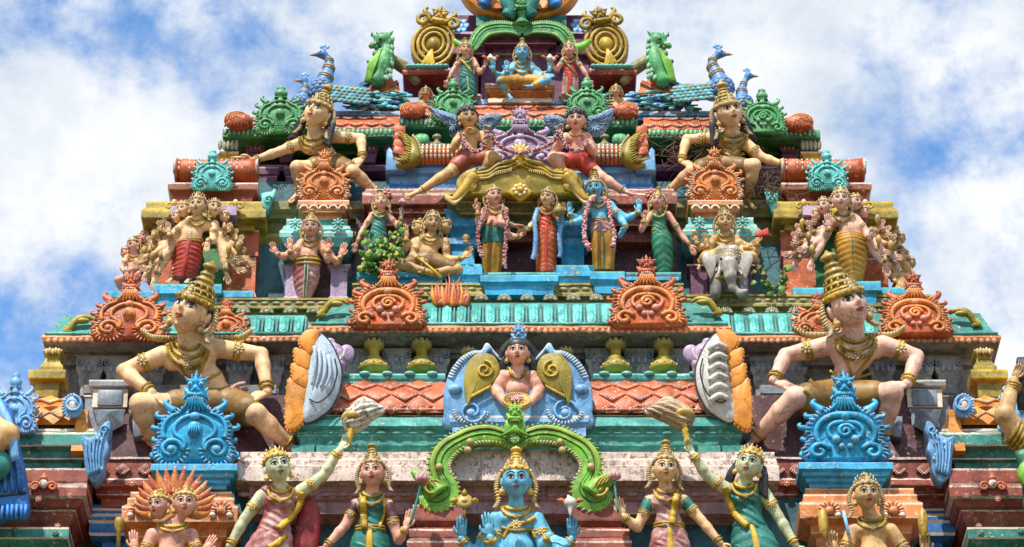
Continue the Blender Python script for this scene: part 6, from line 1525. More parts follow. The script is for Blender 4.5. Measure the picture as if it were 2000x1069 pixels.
T = stand('standing_deity', 'pale woman in an orange skirt and long blue stole between the two central men', 'statue', 212, dict(
    head=(1069, 387, -6, 16, -18, 4, 10), neck=(1068, 406, 0), waist=(1066, 436, 0, 13), hip=(1065, 452, 0, 18), female=True, blouse=RED, crown=('tall', 2.0), necklaces=NLS, armr=(.44, .38, .33, .24),
    arms=[arm((1052, 414, 0), (1040, 438, -6), (1030, 448, -18), (-.8, .2, -.2), (0, 1, -.4), .2, 1.3, -1), arm((1083, 414, 0), (1094, 430, -10), (1096, 416, -22), (.3, -.8, -.2), (-.6, 0, -1), .9, 1.3, 1)],
    skirts=[dict(secs=[(1066, 436, 14), (1066, 452, 20), (1066, 480, 21), (1066, 512, 20), (1066, 533, 19)], mat=ORANGE, folds='swag', n=11, amp=.045, stripe=(RED, .16))], belt=(1066, 437, 15)), skin=SKIN_CREAM, h=1.8)
m = M()
for pts in ([(1050, 408, -8), (1044, 430, -20), (1046, 460, -22), (1044, 490, -20), (1040, 506, -20)], [(1086, 408, -8), (1096, 430, -20), (1092, 460, -22), (1094, 490, -20), (1092, 502, -20)]):
    m = M(); P = smoothline([T.p(*q) for q in pts], 30); m.tube(P, 4.6*(1+.14*np.cos(np.arange(30)*PI)), 8, flatten=.7); T.part('stole', m, LBLUE)
# golden pot
fr = Frame(1092, 414, 185); m = M(); m.lathe([(3, -10), (9, -7), (12, 0), (10, 7), (5, 10), (7, 13), (4, 15), (3, 17), (1, 20)], (0, 0, 0), 18); Tp = Thing('ritual_pot', 'small round gold pot held up between the woman in orange and the blue deity', 'pot', fr); Tp.part('bowl', m, GOLD)
T = stand('standing_deity', 'blue standing deity in a yellow skirt with a long pink flower garland', 'statue', 208, dict(
    head=(1162, 369, -6, 18, -12, 5, -4), neck=(1167, 391, 0), waist=(1170, 428, 0, 16), hip=(1173, 446, 0, 19), crown=('tall', 1.95), necklaces=NLS, armr=(.50, .42, .36, .26),
    arms=[arm((1146, 402, 0), (1134, 432, -6), (1112, 436, -18), (-1, 0, -.2), (0, 1, -.4), .3, 1.3, -1), arm((1192, 401, 0), (1213, 430, -4), (1222, 444, -14), (-.6, .75, 0), (.3, .6, -.6), .4, 1.4, 1), arm((1190, 408, 8), (1226, 427, 6), (1248, 414, -4), (0, -1, 0), (-.5, 0, -1), .3, 1.4, -1), arm((1150, 412, 8), (1120, 426, 2), (1112, 418, -8), (0, -1, 0), (.5, 0, -1), .3, 1.3, 1)],
    skirts=[dict(secs=[(1171, 428, 17), (1174, 440, 22), (1176, 456, 22)], mat=ROSE, folds='swag', n=3, amp=.05, name='waist_cloth'), dict(secs=[(1176, 450, 21), (1178, 475, 23), (1178, 505, 21), (1178, 528, 19)], mat=MUSTARD, folds='vert', n=8, amp=.05, stripe=(GREEND, .08))], belt=(1171, 430, 18)), skin=SKIN_BLUE, h=1.9)
garland('long_garland', [(1152, 486, -26), (1142, 470, -26), (1142, 430, -26), (1150, 400, -22), (1160, 388, -14)], 206, 6, GARL, 'thick pink garland down the left side of the blue standing deity')
garland('long_garland', [(1178, 388, -14), (1188, 400, -22), (1192, 430, -26), (1198, 460, -26), (1194, 484, -26)], 206, 6, GARL, 'thick pink garland down the right side of the blue standing deity')
T = stand('standing_woman', 'woman in an emerald dress standing right of the blue garlanded deity', 'statue', 225, dict(
    head=(1284, 394, -6, 15, -6, 12, 4), neck=(1286, 412, 0), waist=(1288, 448, 0, 13), hip=(1291, 464, 0, 18), female=True, blouse=GREEND, crown=('tall', 1.8), necklaces=NLS, armr=(.44, .38, .33, .24),
    arms=[arm((1270, 420, 0), (1252, 450, -6), (1256, 430, -18), (.2, -1, 0), (.4, 0, -1), .7, 1.3, -1), arm((1306, 420, 0), (1332, 462, -4), (1346, 478, -10), (.4, .9, 0), (-.3, 0, -1), .2, 1.5, -1)],
    skirts=[dict(secs=[(1288, 446, 14), (1291, 462, 20), (1294, 490, 21), (1296, 518, 17), (1296, 537, 14)], mat=GREEND, folds='swag', n=8, amp=.05)], belt=(1288, 448, 15)), skin=SKIN_PINK, h=1.8)
T = stand('standing_woman', 'woman in a teal dress half hidden by the leafy plant', 'statue', 225, dict(
    head=(744, 396, -6, 14.5, 4, 20, -6), neck=(743, 413, 0), waist=(740, 446, 0, 13), hip=(738, 462, 0, 17), female=True, blouse=SARI_G, crown=('tall', 1.8), necklaces=NLS, armr=(.44, .38, .33, .24),
    arms=[arm((727, 421, 0), (710, 448, -4), (698, 474, -8), (-.3, 1, 0), (.3, 0, -1), .2, 1.4, 1), arm((760, 421, 0), (778, 444, -6), (785, 424, -16), (0, -1, 0), (-.4, 0, -1), .6, 1.3, 1)],
    skirts=[dict(secs=[(740, 446, 14), (738, 462, 19), (736, 490, 20), (734, 515, 17), (733, 528, 15)], mat=SARI_G, folds='swag', n=8, amp=.05)], belt=(740, 446, 14)), skin=SKIN_PINK, h=1.8)
# --- lotus-bud in her hand and others
def bud(name, x, y, D, r, stem, label, mat=ROSE, sm=TEAL):
    fr = Frame(x, y, D, 5); T = Thing(name, label, 'flower', fr); m = M()
    for k in range(3):
        for i in range(7):
            a = 2*PI*(i+.5*k)/7; rr = r*(.62-.18*k); m.ell((rr*math.cos(a), rr*math.sin(a), r*(.0+.28*k)), (r*.34, r*.34, r*.5), 0, 7, 6)
    m.ell((0, 0, 0), r*.7, 0, 10, 8); T.part('petals', m, mat)
    s_ = M(); s_.tube(smoothline([fr.p(*q) for q in stem], 10), r*.17, 7); T.part('stem', s_, sm)
bud('lotus_bud', 786, 396, 205, 9, [(786, 402, 0), (784, 415, -2), (785, 432, -6)], 'small pink lotus beside the woman behind the leafy plant')
# --- seated golden three headed deity
def extra_head(T, spec, J=None, skin=SKIN_CREAM, gold=GOLD):
    hd = Head(T.fr, *spec); m = hd.mesh(); T.part('side_head', m, skin); face(T, hd, dict(J or {}, mark=False), gold, skin)
T = stand('seated_deity', 'golden three headed deity seated with a stick over the orange flames', 'statue', 206, dict(
    head=(845, 436, -10, 17.5, 10, 5, 2), neck=(842, 460, 0), waist=(836, 496, 0, 20), hip=(836, 512, 0, 26), crown=('bulb', 1.5), necklaces=NL3, armr=(.48, .42, .38, .28), nipples=True,
    arms=[arm((812, 472, 0), (792, 486, -6), (794, 466, -16), (-.1, -1, 0), (0, 0, -1), .3, 1.6, -1), arm((870, 472, 0), (874, 508, -6), (904, 504, -20), (.6, -.7, 0), (-.4, 0, -1), .6, 1.6, 1), arm((816, 478, -4), (806, 500, -14), (820, 506, -26), (.8, .4, -.2), (0, .4, -1), .8, 1.3, 1)],
    legs=[[(826, 516, 0), (784, 518, -18), (836, 530, -30), (856, 528, -30)], [(846, 516, 0), (894, 526, -18), (844, 534, -26), (820, 532, -30)]], legr=(.85, .66, .55, .4),
    garment=[OLIVEC, ('c', (830, 512, 0), 24, (792, 518, -14), 15), ('c', (840, 512, 0), 24, (884, 524, -14), 15)]), skin=SKIN_TAN, h=1.9)
extra_head(T, (817, 445, 0, 14.5, -62, 2, -3), dict(crown=('bulb', 1.35), hair=None), SKIN_TAN); extra_head(T, (870, 443, 6, 14, 62, 2, 3), dict(crown=('bulb', 1.35), hair=None), SKIN_TAN)
fr = Frame(820, 504, 170); m = M(); m.tube([fr.p(818, 504, 0), fr.p(840, 522, -3), fr.p(862, 542, -6)], [2.4, 2.8, 3.6], 8); Tx = Thing('offering_spoon', 'thin gold stick reaching down from the seated golden deity into the flames', 'stick', fr); Tx.part('shaft', m, GOLD_B)
fr = Frame(910, 470, 195); m = M(); m.lathe([(4, -8), (7, -4), (4, 0), (9, 6), (5, 11), (1, 14)], (0, 0, 0), 14); Tx = Thing('bell', 'small gold bell raised at the right of the seated golden deity', 'bell', fr); Tx.part('bell_body', m, GOLD)
# flames
def flames(cx, cy, D, W_, H_, n, label, mat=None, name='flames'):
    fr = Frame(cx, cy, D); T = Thing(name, label, 'flames', fr)
    for i in range(n):
        t = (i+.5)/n*2-1; hh = H_*(1-.45*abs(t))*random.uniform(.75, 1.05); x = t*W_; m = M()
        P = smoothline([(x*.8, -4, -H_*.1), (x, -6, hh*.3), (x+random.uniform(-4, 4), -4, hh*.65), (x+random.uniform(-3, 6), 0, hh)], 12)
        m.tube(P, W_/n*np.array([1.3, 1.5, 1.5, 1.4, 1.25, 1.1, .9, .72, .55, .38, .2, .04])*1.1, 8); T.part('flame', m, mat or (ORANGE if i % 3 else AMBER))
    return T
flames(880, 594, 176, 38, 74, 12, 'stucco orange flames on the eave below the seated golden deity')
# --- four armed figures
T = stand('four_armed_deity', 'four armed figure in a faded rose skirt under the small left turquoise cornice', 'statue', 240, dict(
    head=(608, 446, -8, 18, -4, 8, 0), neck=(608, 468, 0), waist=(604, 498, 0, 17), hip=(602, 512, 0, 22), crown=('tall', 1.8), necklaces=NLS, armr=(.48, .42, .36, .26), nipples=True,
    arms=[arm((588, 476, 0), (574, 502, -8), (568, 490, -18), (0, -1, 0), (0, 0, -1), .15, 1.4, -1), arm((628, 476, 0), (642, 508, -6), (643, 488, -14), (.05, -1, 0), (-.2, 0, -1), .9, 1.3, 1), arm((586, 480, 8), (556, 502, 2), (542, 496, -6), (-.5, -1, 0), (.2, 0, -1), .5, 1.4, -1), arm((630, 480, 8), (658, 514, 2), (666, 502, -4), (.3, -1, 0), (-.2, 0, -1), .2, 1.6, 1)],
    skirts=[dict(secs=[(603, 500, 20), (601, 516, 25), (600, 545, 25), (598, 570, 18), (597, 584, 12)], mat=ROSE, folds='swag', n=9, amp=.05, stripe=(GREEND, .10, IVORY))], belt=(603, 503, 21)), skin=SKIN_PINK, h=1.9)
m = M()
for dy in (510, 518): q = np.linspace(0, 2*PI, 28, endpoint=False); c = T.p(602, dy, 0); m.tube(np.stack([c[0]+np.cos(q)*25, c[1]+np.sin(q)*18.5, c[2]+0*q], 1), 3, 6, closed=True)
T.part('belt', m, GOLD)
T = stand('elephant_rider', 'crowned four armed rider seated on the pale grey elephant at right', 'statue', 238, dict(
    head=(1415, 435, -8, 18, 2, 8, -2), neck=(1416, 458, 0), waist=(1416, 484, 0, 17), hip=(1416, 498, 4, 22), crown=('tall', 1.75), necklaces=NLS, armr=(.46, .40, .35, .26),
    arms=[arm((1396, 466, 0), (1380, 492, -8), (1380, 480, -18), (-.2, -1, 0), (0, 0, -1), .15, 1.4, -1), arm((1436, 466, 0), (1448, 490, -8), (1456, 484, -20), (.7, -.4, -.3), (0, -.2, -1), .2, 1.3, 1), arm((1438, 470, 6), (1476, 494, 2), (1478, 476, -6), (.1, -1, 0), (-.3, 0, -1), .7, 1.3, 1), arm((1394, 470, 6), (1366, 486, 6), (1360, 474, 0), (-.2, -1, 0), (0, 0, -1), .7, 1.3, -1)],
    legs=[[(1406, 500, 0), (1376, 500, -22), (1366, 512, -10), (1362, 526, -18)], [(1426, 500, 0), (1466, 500, -22), (1476, 512, -12), (1478, 524, -20)]], legr=(.7, .55, .45, .3),
    garment=[GOLD_D, ('c', (1414, 497, 2), 20, (1392, 500, -12), 13), ('c', (1418, 497, 2), 20, (1446, 500, -12), 13)], lines=[('chest_sash', [(1398, 474), (1412, 482), (1430, 490)], 3, GOLD)]), skin=SKIN_TAN, h=1.9)
def elephant():
    fr = Frame(1422, 572, 205, 8); p = fr.p; T = Thing('elephant', 'pale grey elephant head and chest with a hanging trunk under the crowned rider', 'elephant', fr)
    a = np.array
    pr = [('e', p(1422, 504, 0), a([24, 22, 24]), None), ('e', p(1412, 490, -6), a([14, 14, 12]), None), ('e', p(1434, 490, -6), a([14, 14, 12]), None), ('c', p(1424, 515, -16), 17, p(1426, 540, -20), 11), ('c', p(1426, 540, -20), 11, p(1430, 562, -16), 7.5), ('c', p(1430, 562, -16), 7.5, p(1444, 573, -18), 6), ('c', p(1444, 573, -18), 6, p(1456, 568, -20), 4),
          ('c', p(1408, 522, -10), 5, p(1402, 536, -20), 2.5), ('c', p(1442, 522, -10), 5, p(1448, 536, -20), 2.5)]
    T.part('head', clay(pr, 1.9, 6), ELEPH)
    b = [('e', p(1424, 545, 22), a([33, 20, 32]), None), ('c', p(1402, 545, 8), 14, p(1398, 575, 4), 12), ('c', p(1448, 545, 8), 14, p(1450, 575, 4), 12)]
    T.part('body', clay(b, 2.2, 8), GREYW)
    for q in (-1, 1):
        m = M(); P = smoothline([(q*22, 0, 78), (q*44, 0, 80), (q*50, 0, 66), (q*42, 0, 44), (q*34, 0, 26), (q*26, 0, 40), (q*22, 0, 58)], 26, True); m.plate([(x, z) for x, _, z in P], -8, -3, 2); T.part('ear', m, ELEPH)
        e = M(); e.ell(p(1423+q*15, 506, -24), (3, 2.4, 3)); T.part('eye', e, LINE)
    m = M(); q = np.linspace(0, 2*PI, 24, endpoint=False); c = p(1424, 548, 12); m.tube(np.stack([c[0]+np.cos(q)*34, c[1]+np.sin(q)*22, c[2]+0*q], 1), 4, 7, closed=True); T.part('harness', m, GOLD)
    m = M()
    for i in range(9):
        for j in range(3):
            if abs(i-4) < 5: c = np.array(p(1400+i*5.5, 484+j*6+abs(i-4), -30)); m.ell(c, (1.5, 1, 2))
    T.part('forehead_beads', m, GOLD_B)
elephant()
fr = Frame(1486, 458, 222); m = M(); m.plate([(-12, -6), (-10, 12), (2, 8), (14, 14), (16, -2), (4, -4)], -3, 3, 1.5); Tx = Thing('pennant', 'small red pennant in the raised right hand of the elephant rider', 'flag', fr); Tx.part('cloth', m, RED)
# --- many headed, many armed deities
def multi(label, D, skin, head, sides, neck, waist, hip, shl, shr, La, Ra, skirtd, **k):
    arms = [arm(shl, *La[0][:2], *La[0][2:]), arm(shr, *Ra[0][:2], *Ra[0][2:])]
    for a in La[1:]: arms.append(arm((shl[0]+3, shl[1]+6, shl[2]+10), *a[:2], *a[2:], k=.9))
    for a in Ra[1:]: arms.append(arm((shr[0]-3, shr[1]+6, shr[2]+10), *a[:2], *a[2:], k=.9))
    T = stand('many_headed_deity', label, 'statue', D, dict(head=head, neck=neck, waist=waist, hip=hip, crown=('bulb', 1.5), necklaces=NLS, armr=(.46, .40, .36, .26), arms=arms, skirts=[skirtd], belt=(waist[0], waist[1]+10, waist[3]*1.15), legs=k.get('legs', []), female=k.get('female', False)), skin=skin, h=1.9)
    rn = random.Random(int(D+neck[0]))
    for (e_, w_, *_r) in La[1:]+Ra[1:]:
        m = M(); c = T.p(w_[0], w_[1]-14, w_[2]-6); k = rn.random()
        if k < .4: m.lathe([(2, -8), (3, 0), (6, 6), (5, 14), (1, 18)], c, 10)
        elif k < .7: flower(m, c+np.array([0, 0, 4]), (0, -1, 0), 8, 7)
        else: m.lathe([(6, -6), (4, 0), (3, 5), (1, 8)], c, 10)
        T.part('held_emblem', m, GOLD)
    for i, s_ in enumerate(sides): extra_head(T, s_, dict(crown=('bulb', 1.35), hair=None, locks=False), skin)
    return T
def fan(shx, shy, hands, q):
    out = []
    for (x, y, w, up) in hands:
        ex, ey = (shx+x)/2+q*4, (shy+y)/2+14; d = (q*.5, -.8, -.1) if up == 1 else ((q*.9, .2, -.1) if up == 0 else (q*.3, .9, -.1))
        out.append(((ex, ey, w+4), (x, y, w), d, (-q*.3, 0, -1), .35, 1.25, q))
    return out
L_ = [((335, 462, -10), (334, 458, -26), (-.1, -1, 0), (0, 0, -1), .15, 1.3, -1)]+fan(358, 440, [(322, 452, -4, 1), (303, 482, -2, 1), (296, 500, -8, 0), (302, 522, -10, 0), (284, 512, 4, 0), (310, 540, -12, 2), (312, 470, 6, 1), (318, 510, -14, 0), (290, 530, 8, 2)], -1)
R_ = [((418, 470, -12), (410, 470, -28), (-.1, 1, -.2), (0, 0, -1), .15, 1.3, 1)]+fan(422, 440, [(440, 456, -4, 1), (464, 480, -2, 1), (468, 502, -8, 0), (462, 524, -10, 0), (446, 534, -14, 2), (452, 468, 6, 1), (450, 508, -12, 0), (478, 512, 8, 0)], 1)
T = multi('five headed cream deity in a red pleated skirt on the left blue plinth', 222, SKIN_CREAM, (387, 402, -14, 18.5, -8, 6, 0), [(360, 410, -2, 15.5, -38, 4, -3), (418, 407, -4, 16.5, 22, 4, 3), (346, 424, 10, 12, -62, 2, -4), (438, 424, 10, 12, 58, 2, 4)],
      (388, 426, 0), (376, 460, -2, 20), (372, 472, 0, 24), (360, 438, 0), (420, 438, 0), L_, R_, dict(secs=[(374, 470, 24), (370, 490, 28), (367, 515, 28), (362, 535, 26), (360, 544, 25)], mat=RED, folds='swag', n=10, amp=.05, stripe=(RED, .16)), legs=[[(366, 480, 0), (350, 515, -2), (340, 544, -6), (334, 550, -26)], [(380, 480, 0), (378, 515, -2), (374, 544, -6), (370, 550, -26)]], female=True)
L_ = [((1612, 458, -10), (1616, 446, -24), (-.1, -1, 0), (0, 0, -1), .15, 1.5, -1)]+fan(1624, 432, [(1586, 452, -4, 1), (1558, 474, -2, 1), (1548, 494, -8, 0), (1582, 508, -16, 2), (1566, 458, 4, 1), (1576, 484, -12, 0), (1552, 510, 6, 2), (1598, 474, 6, 1)], -1)
R_ = [((1692, 458, -10), (1694, 466, -26), (.3, -.9, -.3), (0, 0, -1), .15, 1.2, 1)]+fan(1670, 432, [(1712, 450, -4, 1), (1734, 478, -2, 1), (1736, 500, -8, 0), (1724, 518, -12, 2), (1724, 462, 4, 1), (1712, 490, -12, 0), (1746, 512, 6, 2), (1700, 474, 6, 1)], 1)
T = multi('five headed pink deity in a golden pleated skirt on the right blue plinth', 222, SKIN_ROSE, (1641, 391, -14, 19, -4, 6, 0), [(1609, 404, -2, 16.5, -28, 4, -3), (1670, 396, -2, 15.5, 36, 4, 3), (1594, 420, 10, 12, -60, 2, -4), (1688, 414, 10, 12, 60, 2, 4)],
      (1645, 417, 0), (1657, 448, -2, 19), (1659, 460, 0, 24), (1622, 430, 0), (1672, 428, 0), L_, R_, dict(secs=[(1658, 456, 26), (1660, 474, 32), (1661, 505, 30), (1662, 535, 22), (1662, 550, 18)], mat=MUSTARD, folds='swag', n=12, amp=.045, stripe=(GREEND, .05)), female=True)
for x0, y0, q, lab in ((288, 462, -1, 'small cream figure behind the left five headed deity'), (1742, 452, 1, 'small tan figure behind the right five headed deity'), (262, 480, -1, 'pink many headed figure on the far left side of the tower'), (1762, 500, 1, 'tan crouching figure on the far right side of the tower')):
    T = stand('side_figure', lab, 'statue', 330, dict(head=(x0, y0, -4, 14, q*50, 4, q*6), neck=(x0-q*1, y0+18, 0), waist=(x0-q*2, y0+46, 0, 14), hip=(x0-q*4, y0+60, 0, 18), crown=('bulb', 1.4), necklaces=NLS,
        arms=[arm((x0-14, y0+24, 0), (x0-22, y0+44, -8), (x0-14, y0+52, -20), (.4, .6, 0), (0, 0, -1), .4), arm((x0+12, y0+24, 0), (x0+22, y0+44, -8), (x0+16, y0+50, -20), (-.4, .4, 0), (0, 0, -1), .4, 1.4, -1)],
        legs=[[(x0-8, y0+62, 0), (x0-20+q*8, y0+66, -22), (x0-14+q*8, y0+92, -4), (x0-16+q*12, y0+98, -14)], [(x0+6, y0+62, 0), (x0+16+q*8, y0+66, -22), (x0+14+q*8, y0+92, -4), (x0+18+q*12, y0+98, -14)]]), skin=SKIN_PINK if q < 0 else SKIN_TAN, h=2.1)
    for dx, dy, yaw in ((q*16, 14, q*75), (q*-10, -10, q*30)): extra_head(T, (x0+dx, y0+dy, 8, 12, yaw, 2, q*8), dict(crown=('bulb', 1.3), hair=None, locks=False), SKIN_PINK if q < 0 else SKIN_TAN)
# --- top niche group
T = stand('seated_blue_deity', 'blue deity in yellow trousers seated on the orange throne in the top niche', 'statue', 350, dict(
    head=(1020, 103, -8, 14.5, 0, 8, 0), neck=(1020, 121, 0), waist=(1020, 146, 0, 12), hip=(1020, 158, 4, 17), crown=('tall', 1.75), necklaces=NLS, armr=(.48, .42, .36, .27),
    arms=[arm((1004, 127, 0), (994, 148, -8), (990, 140, -16), (0, -1, 0), (0, 0, -1), .15, 1.5, -1), arm((1036, 127, 0), (1047, 146, -6), (1064, 146, -16), (.9, .2, -.2), (0, -.6, -1), .2, 1.3, 1), arm((1002, 130, 6), (978, 150, 2), (963, 140, -4), (0, -1, 0), (.2, 0, -1), .4, 1.4, -1), arm((1038, 130, 6), (1060, 148, 2), (1074, 140, -4), (0, -1, 0), (-.2, 0, -1), .4, 1.4, 1)],
    legs=[[(1012, 160, 0), (978, 158, -22), (992, 182, -16), (998, 192, -30)], [(1028, 160, 0), (1068, 156, -20), (1040, 168, -26), (1024, 168, -28)]], legr=(.75, .6, .5, .34),
    garment=[MUSTARD, ('c', (1016, 158, 2), 14, (980, 159, -20), 9.8), ('c', (980, 159, -20), 9.8, (991, 178, -16), 7), ('c', (1024, 158, 2), 14, (1064, 157, -18), 9.8), ('c', (1064, 157, -18), 9.6, (1044, 167, -25), 7)],
    lines=[('chest_band', [(1006, 136), (1020, 142), (1034, 136)], 2.4, GOLD)]), skin=SKIN_BLUE, h=1.5)
T = stand('attendant_woman', 'woman in a green sari left of the deity in the top niche', 'statue', 348, dict(
    head=(909, 97, -6, 12.5, 10, 10, 2), neck=(911, 112, 0), waist=(912, 138, 0, 10), hip=(912, 150, 0, 14), female=True, blouse=SARI_G, crown=('tall', 1.7), necklaces=NLS, armr=(.44, .38, .33, .24),
    arms=[arm((898, 118, 0), (886, 136, -4), (876, 156, -6), (-.4, 1, 0), (.4, 0, -1), .2, 1.4, 1), arm((925, 118, 0), (937, 142, -6), (947, 130, -12), (.2, -1, 0), (-.4, 0, -1), .8, 1.3, 1)],
    skirts=[dict(secs=[(912, 138, 11), (913, 150, 15), (914, 165, 16), (916, 178, 15), (917, 186, 14)], mat=SARI_G, folds='swag', n=5, amp=.05, stripe=(GOLD_B, .08))], lines=[('sari_border', [(900, 116), (912, 128), (922, 142)], 2.2, GOLD_B)], belt=(912, 139, 11)), skin=SKIN_PINK, h=1.5)
T = stand('attendant_woman', 'woman in a red and rose sari right of the deity in the top niche', 'statue', 348, dict(
    head=(1112, 97, -6, 12.5, -8, 10, -2), neck=(1112, 112, 0), waist=(1113, 138, 0, 10), hip=(1114, 150, 0, 14), female=True, blouse=RED, sleeve=SARI_G, crown=('tall', 1.7), necklaces=NLS, armr=(.44, .38, .33, .24),
    arms=[arm((1099, 118, 0), (1088, 138, -6), (1078, 126, -12), (-.2, -1, 0), (.4, 0, -1), .8, 1.3, -1), arm((1126, 118, 0), (1138, 136, -4), (1150, 156, -6), (.4, 1, 0), (-.4, 0, -1), .2, 1.4, -1)],
    skirts=[dict(secs=[(1113, 138, 11), (1113, 150, 15), (1113, 165, 16), (1112, 178, 16), (1111, 185, 15)], mat=ROSE, folds='vert', n=7, amp=.06, stripe=(RED, .3))], lines=[('sari_border', [(1100, 116), (1110, 128), (1122, 142)], 2.2, OLIVE)], belt=(1113, 139, 11)), skin=SKIN_PINK, h=1.5)
for x, lab in ((958, 'left'), (1074, 'right')):
    fr = Frame(x, 118, 335); m = M(); m.ell((0, 0, 4), (8, 7, 6), 0, 10, 7); m.ell((7, 0, 2), (5, 5, 4), 0, 8, 6); m.ell((0, 0, 10), (4, 4, 4)); Tx = Thing('conch', 'small white conch with red wings on the top niche deity\'s raised '+lab+' hand', 'conch', fr); Tx.part('shell', m, WHITEP)
    w_ = M(); [w_.tube([(q*6, 0, 4), (q*14, 0, 9), (q*18, 0, 8)], [3, 3, 1], 6) for q in (-1, 1)]; Tx.part('wings', w_, ORANGE)
for x, y, q in ((832, 182, 1), (1203, 178, -1)):
    T = stand('peeping_head', 'tan crowned figure peeping out under the brown hood, '+('left' if q > 0 else 'right')+' side', 'statue', 420, dict(head=(x, y, -6, 11, 0, 6, 0), neck=(x, y+14, 0), waist=(x, y+36, 0, 11), hip=(x, y+48, 0, 12), crown=('bulb', 1.3), necklaces=[], arms=[arm((x-12, y+20, 0), (x-18, y+34, 0), (x-16, y+48, 0)), arm((x+12, y+20, 0), (x+18, y+34, 0), (x+16, y+48, 0))]), skin=SKIN_TAN, h=2.0)

# --- winged bust in the middle and its panel
def winged_panel():
    fr = Frame(1012, 836, 78, 6); p = fr.p
    half = [(0, 836), (-136, 836), (-145, 806), (-146, 776), (-141, 746), (-130, 720), (-112, 698), (-90, 686), (-72, 684), (-62, 670), (-50, 684), (-34, 700), (-18, 712), (0, 712)]
    P = smoothline([(a, 0, b) for a, b in half], 60); q = [(p(1012+a, b)[0], p(1012+a, b)[2]) for a, _, b in P]
    out = q+[(-a, b) for a, b in q[::-1][1:-1]]
    m = M(); m.plate(out, -8, 26, 4); root = tpart('winged_panel', m, LBLUE, fr, 'light blue winged panel behind the bust with the plate')
    t_ = M(); s_ = M(); g_ = M()
    for k in (-1, 1):
        for i in range(20, 52):
            x, _, y = P[i]
            c = p(1012-k*x, y, -8); inn = p(1012-k*(x*.86+(-8)*.14), y*.86+770*.14, -12); t_.tube([c, lerp(c, inn, .6)], [2.6, 2.0], 6)
        s_.tube([np.array([a, -13, b])+p(1012+k*90, 808, 0)*np.array([1, 0, 1]) for a, _, b in spiral(0, 0, 26, 6, 0, k*1.4, 26)], 3.2, 6)
        for i in range(16):
            a = PI+i*PI/16; c = p(1012+k*92, 806, 0); t_.ell(c+np.array([33*math.cos(a), -12, 25*math.sin(a)]), (2.4, 2.6, 5), 0, 6, 4, rot=align((math.cos(a), 0, math.sin(a))))
        s_.ell(p(1012+k*92, 806, -13), (9, 5, 8), 0, 10, 7); s_.ell(p(1012+k*124, 760, -10), (14, 7, 10), 0, 10, 7); s_.tube(smoothline([p(1012+k*56, 680, -8), p(1012+k*66, 692, -12), p(1012+k*52, 708, -12)], 10), np.linspace(7, 4, 10), 7)
        g = M(); pts = smoothline([(k*36, 0, 724), (k*48, 0, 700), (k*76, 0, 694), (k*98, 0, 712), (k*106, 0, 744), (k*104, 0, 778), (k*96, 0, 800), (k*88, 0, 778), (k*64, 0, 764), (k*44, 0, 748)], 40, True)
        g.plate([(p(1012+a, b)[0], p(1012+a, b)[2]) for a, _, b in pts], -18, -6, 3); w_ = sub('gold_wing', g, OCHRE, fr, root)
        r_ = M(); c = p(1012+k*66, 722, -20); r_.tube([c+np.array([a, 0, b]) for a, _, b in spiral(0, 0, 19, 3, PI/2, k*1.5, 30)], 2.6, 6)
        for i in range(9): a0 = p(1012+k*(54+i*4.2), 752+i*2.2, -19); r_.tube([a0, a0+np.array([k*5, -1, -9])], 1.5, 5)
        sub('wing_relief', r_, GOLD_B, fr, root)
    sub('feather_teeth', t_, PALEB, fr, root); sub('scrolls', s_, LBLUE, fr, root)
    mold('panel_base', 878, 1150, 66, [(0, 812, 1), (0, 816, 0), (0, 824, 0), (-6, 830, 1), (-6, 834, 0), (-6, 850, 0)], [LBLUE, IVORY], 60)
    return root
winged_panel()
T = stand('bust', 'pink bust with long black hair holding a gold plate before the blue winged panel', 'statue', 52, dict(
    head=(1011, 690, -8, 25, -3, 10, 0), neck=(1011, 722, 0), waist=(1011, 762, 2, 25), hip=(1011, 790, 6, 30), nipples=True, crown=None, hair='long', locks=False, armr=(.56, .50, .44, .30), necklaces=[(.62, .12, .75, .12)],
    arms=[arm((982, 736, 2), (968, 762, -6), (986, 786, -26), (.8, .3, -.4), (0, -.4, -1), .5, 1.2, 1, orn=False), arm((1040, 736, 2), (1054, 762, -6), (1036, 786, -26), (-.8, .3, -.4), (0, -.4, -1), .5, 1.2, -1, orn=False)]), skin=SKIN_PINK, h=2.0)
hm = M()
for q in (-1, 1): hm.tube(smoothline([T.p(1011+q*6, 664, 0), T.p(1011+q*29, 690, 6), T.p(1011+q*46, 740, 16), T.p(1011+q*50, 780, 16)], 16), np.linspace(9, 13, 16), 8)
T.part('hair_lock', hm, BLACK)
o_, e_ = add_mask(lambda nm, mm, mt, lb=None: T.part(nm, mm, mt), T.fr, T.p(1013, 655, 6), 20, LBLUE, None); T.part('mask_eyes_and_teeth', e_, [IVORY, LINE])
fr = Frame(1009, 786, 12, -30+13); m = M(); m.lathe([(20, -10), (26, -6), (28, 0), (28, 4), (25, 6), (23, 3), (2, 2)], (0, 0, 0), 32, 0, rotX(R(72))); Tx = Thing('offering_plate', 'round gold plate with pink petals held by the bust in the middle', 'plate', fr); Tx.part('dish', m, GOLD)
b = M(); B = rotX(R(72))
for i in range(36): a = 2*PI*i/36; b.ell(B@np.array([26.5*math.cos(a), 26.5*math.sin(a), 6]), 2.2, 0, 6, 5)
Tx.part('rim_beads', b, GOLD_B); f_ = M()
for i in range(40): a = random.uniform(0, 2*PI); r_ = random.uniform(0, 14); f_.ell(B@np.array([r_*math.cos(a), r_*math.sin(a), 6+random.uniform(0, 4)]), 2.8, 0, 6, 4)
Tx.part('petals', f_, GARL)

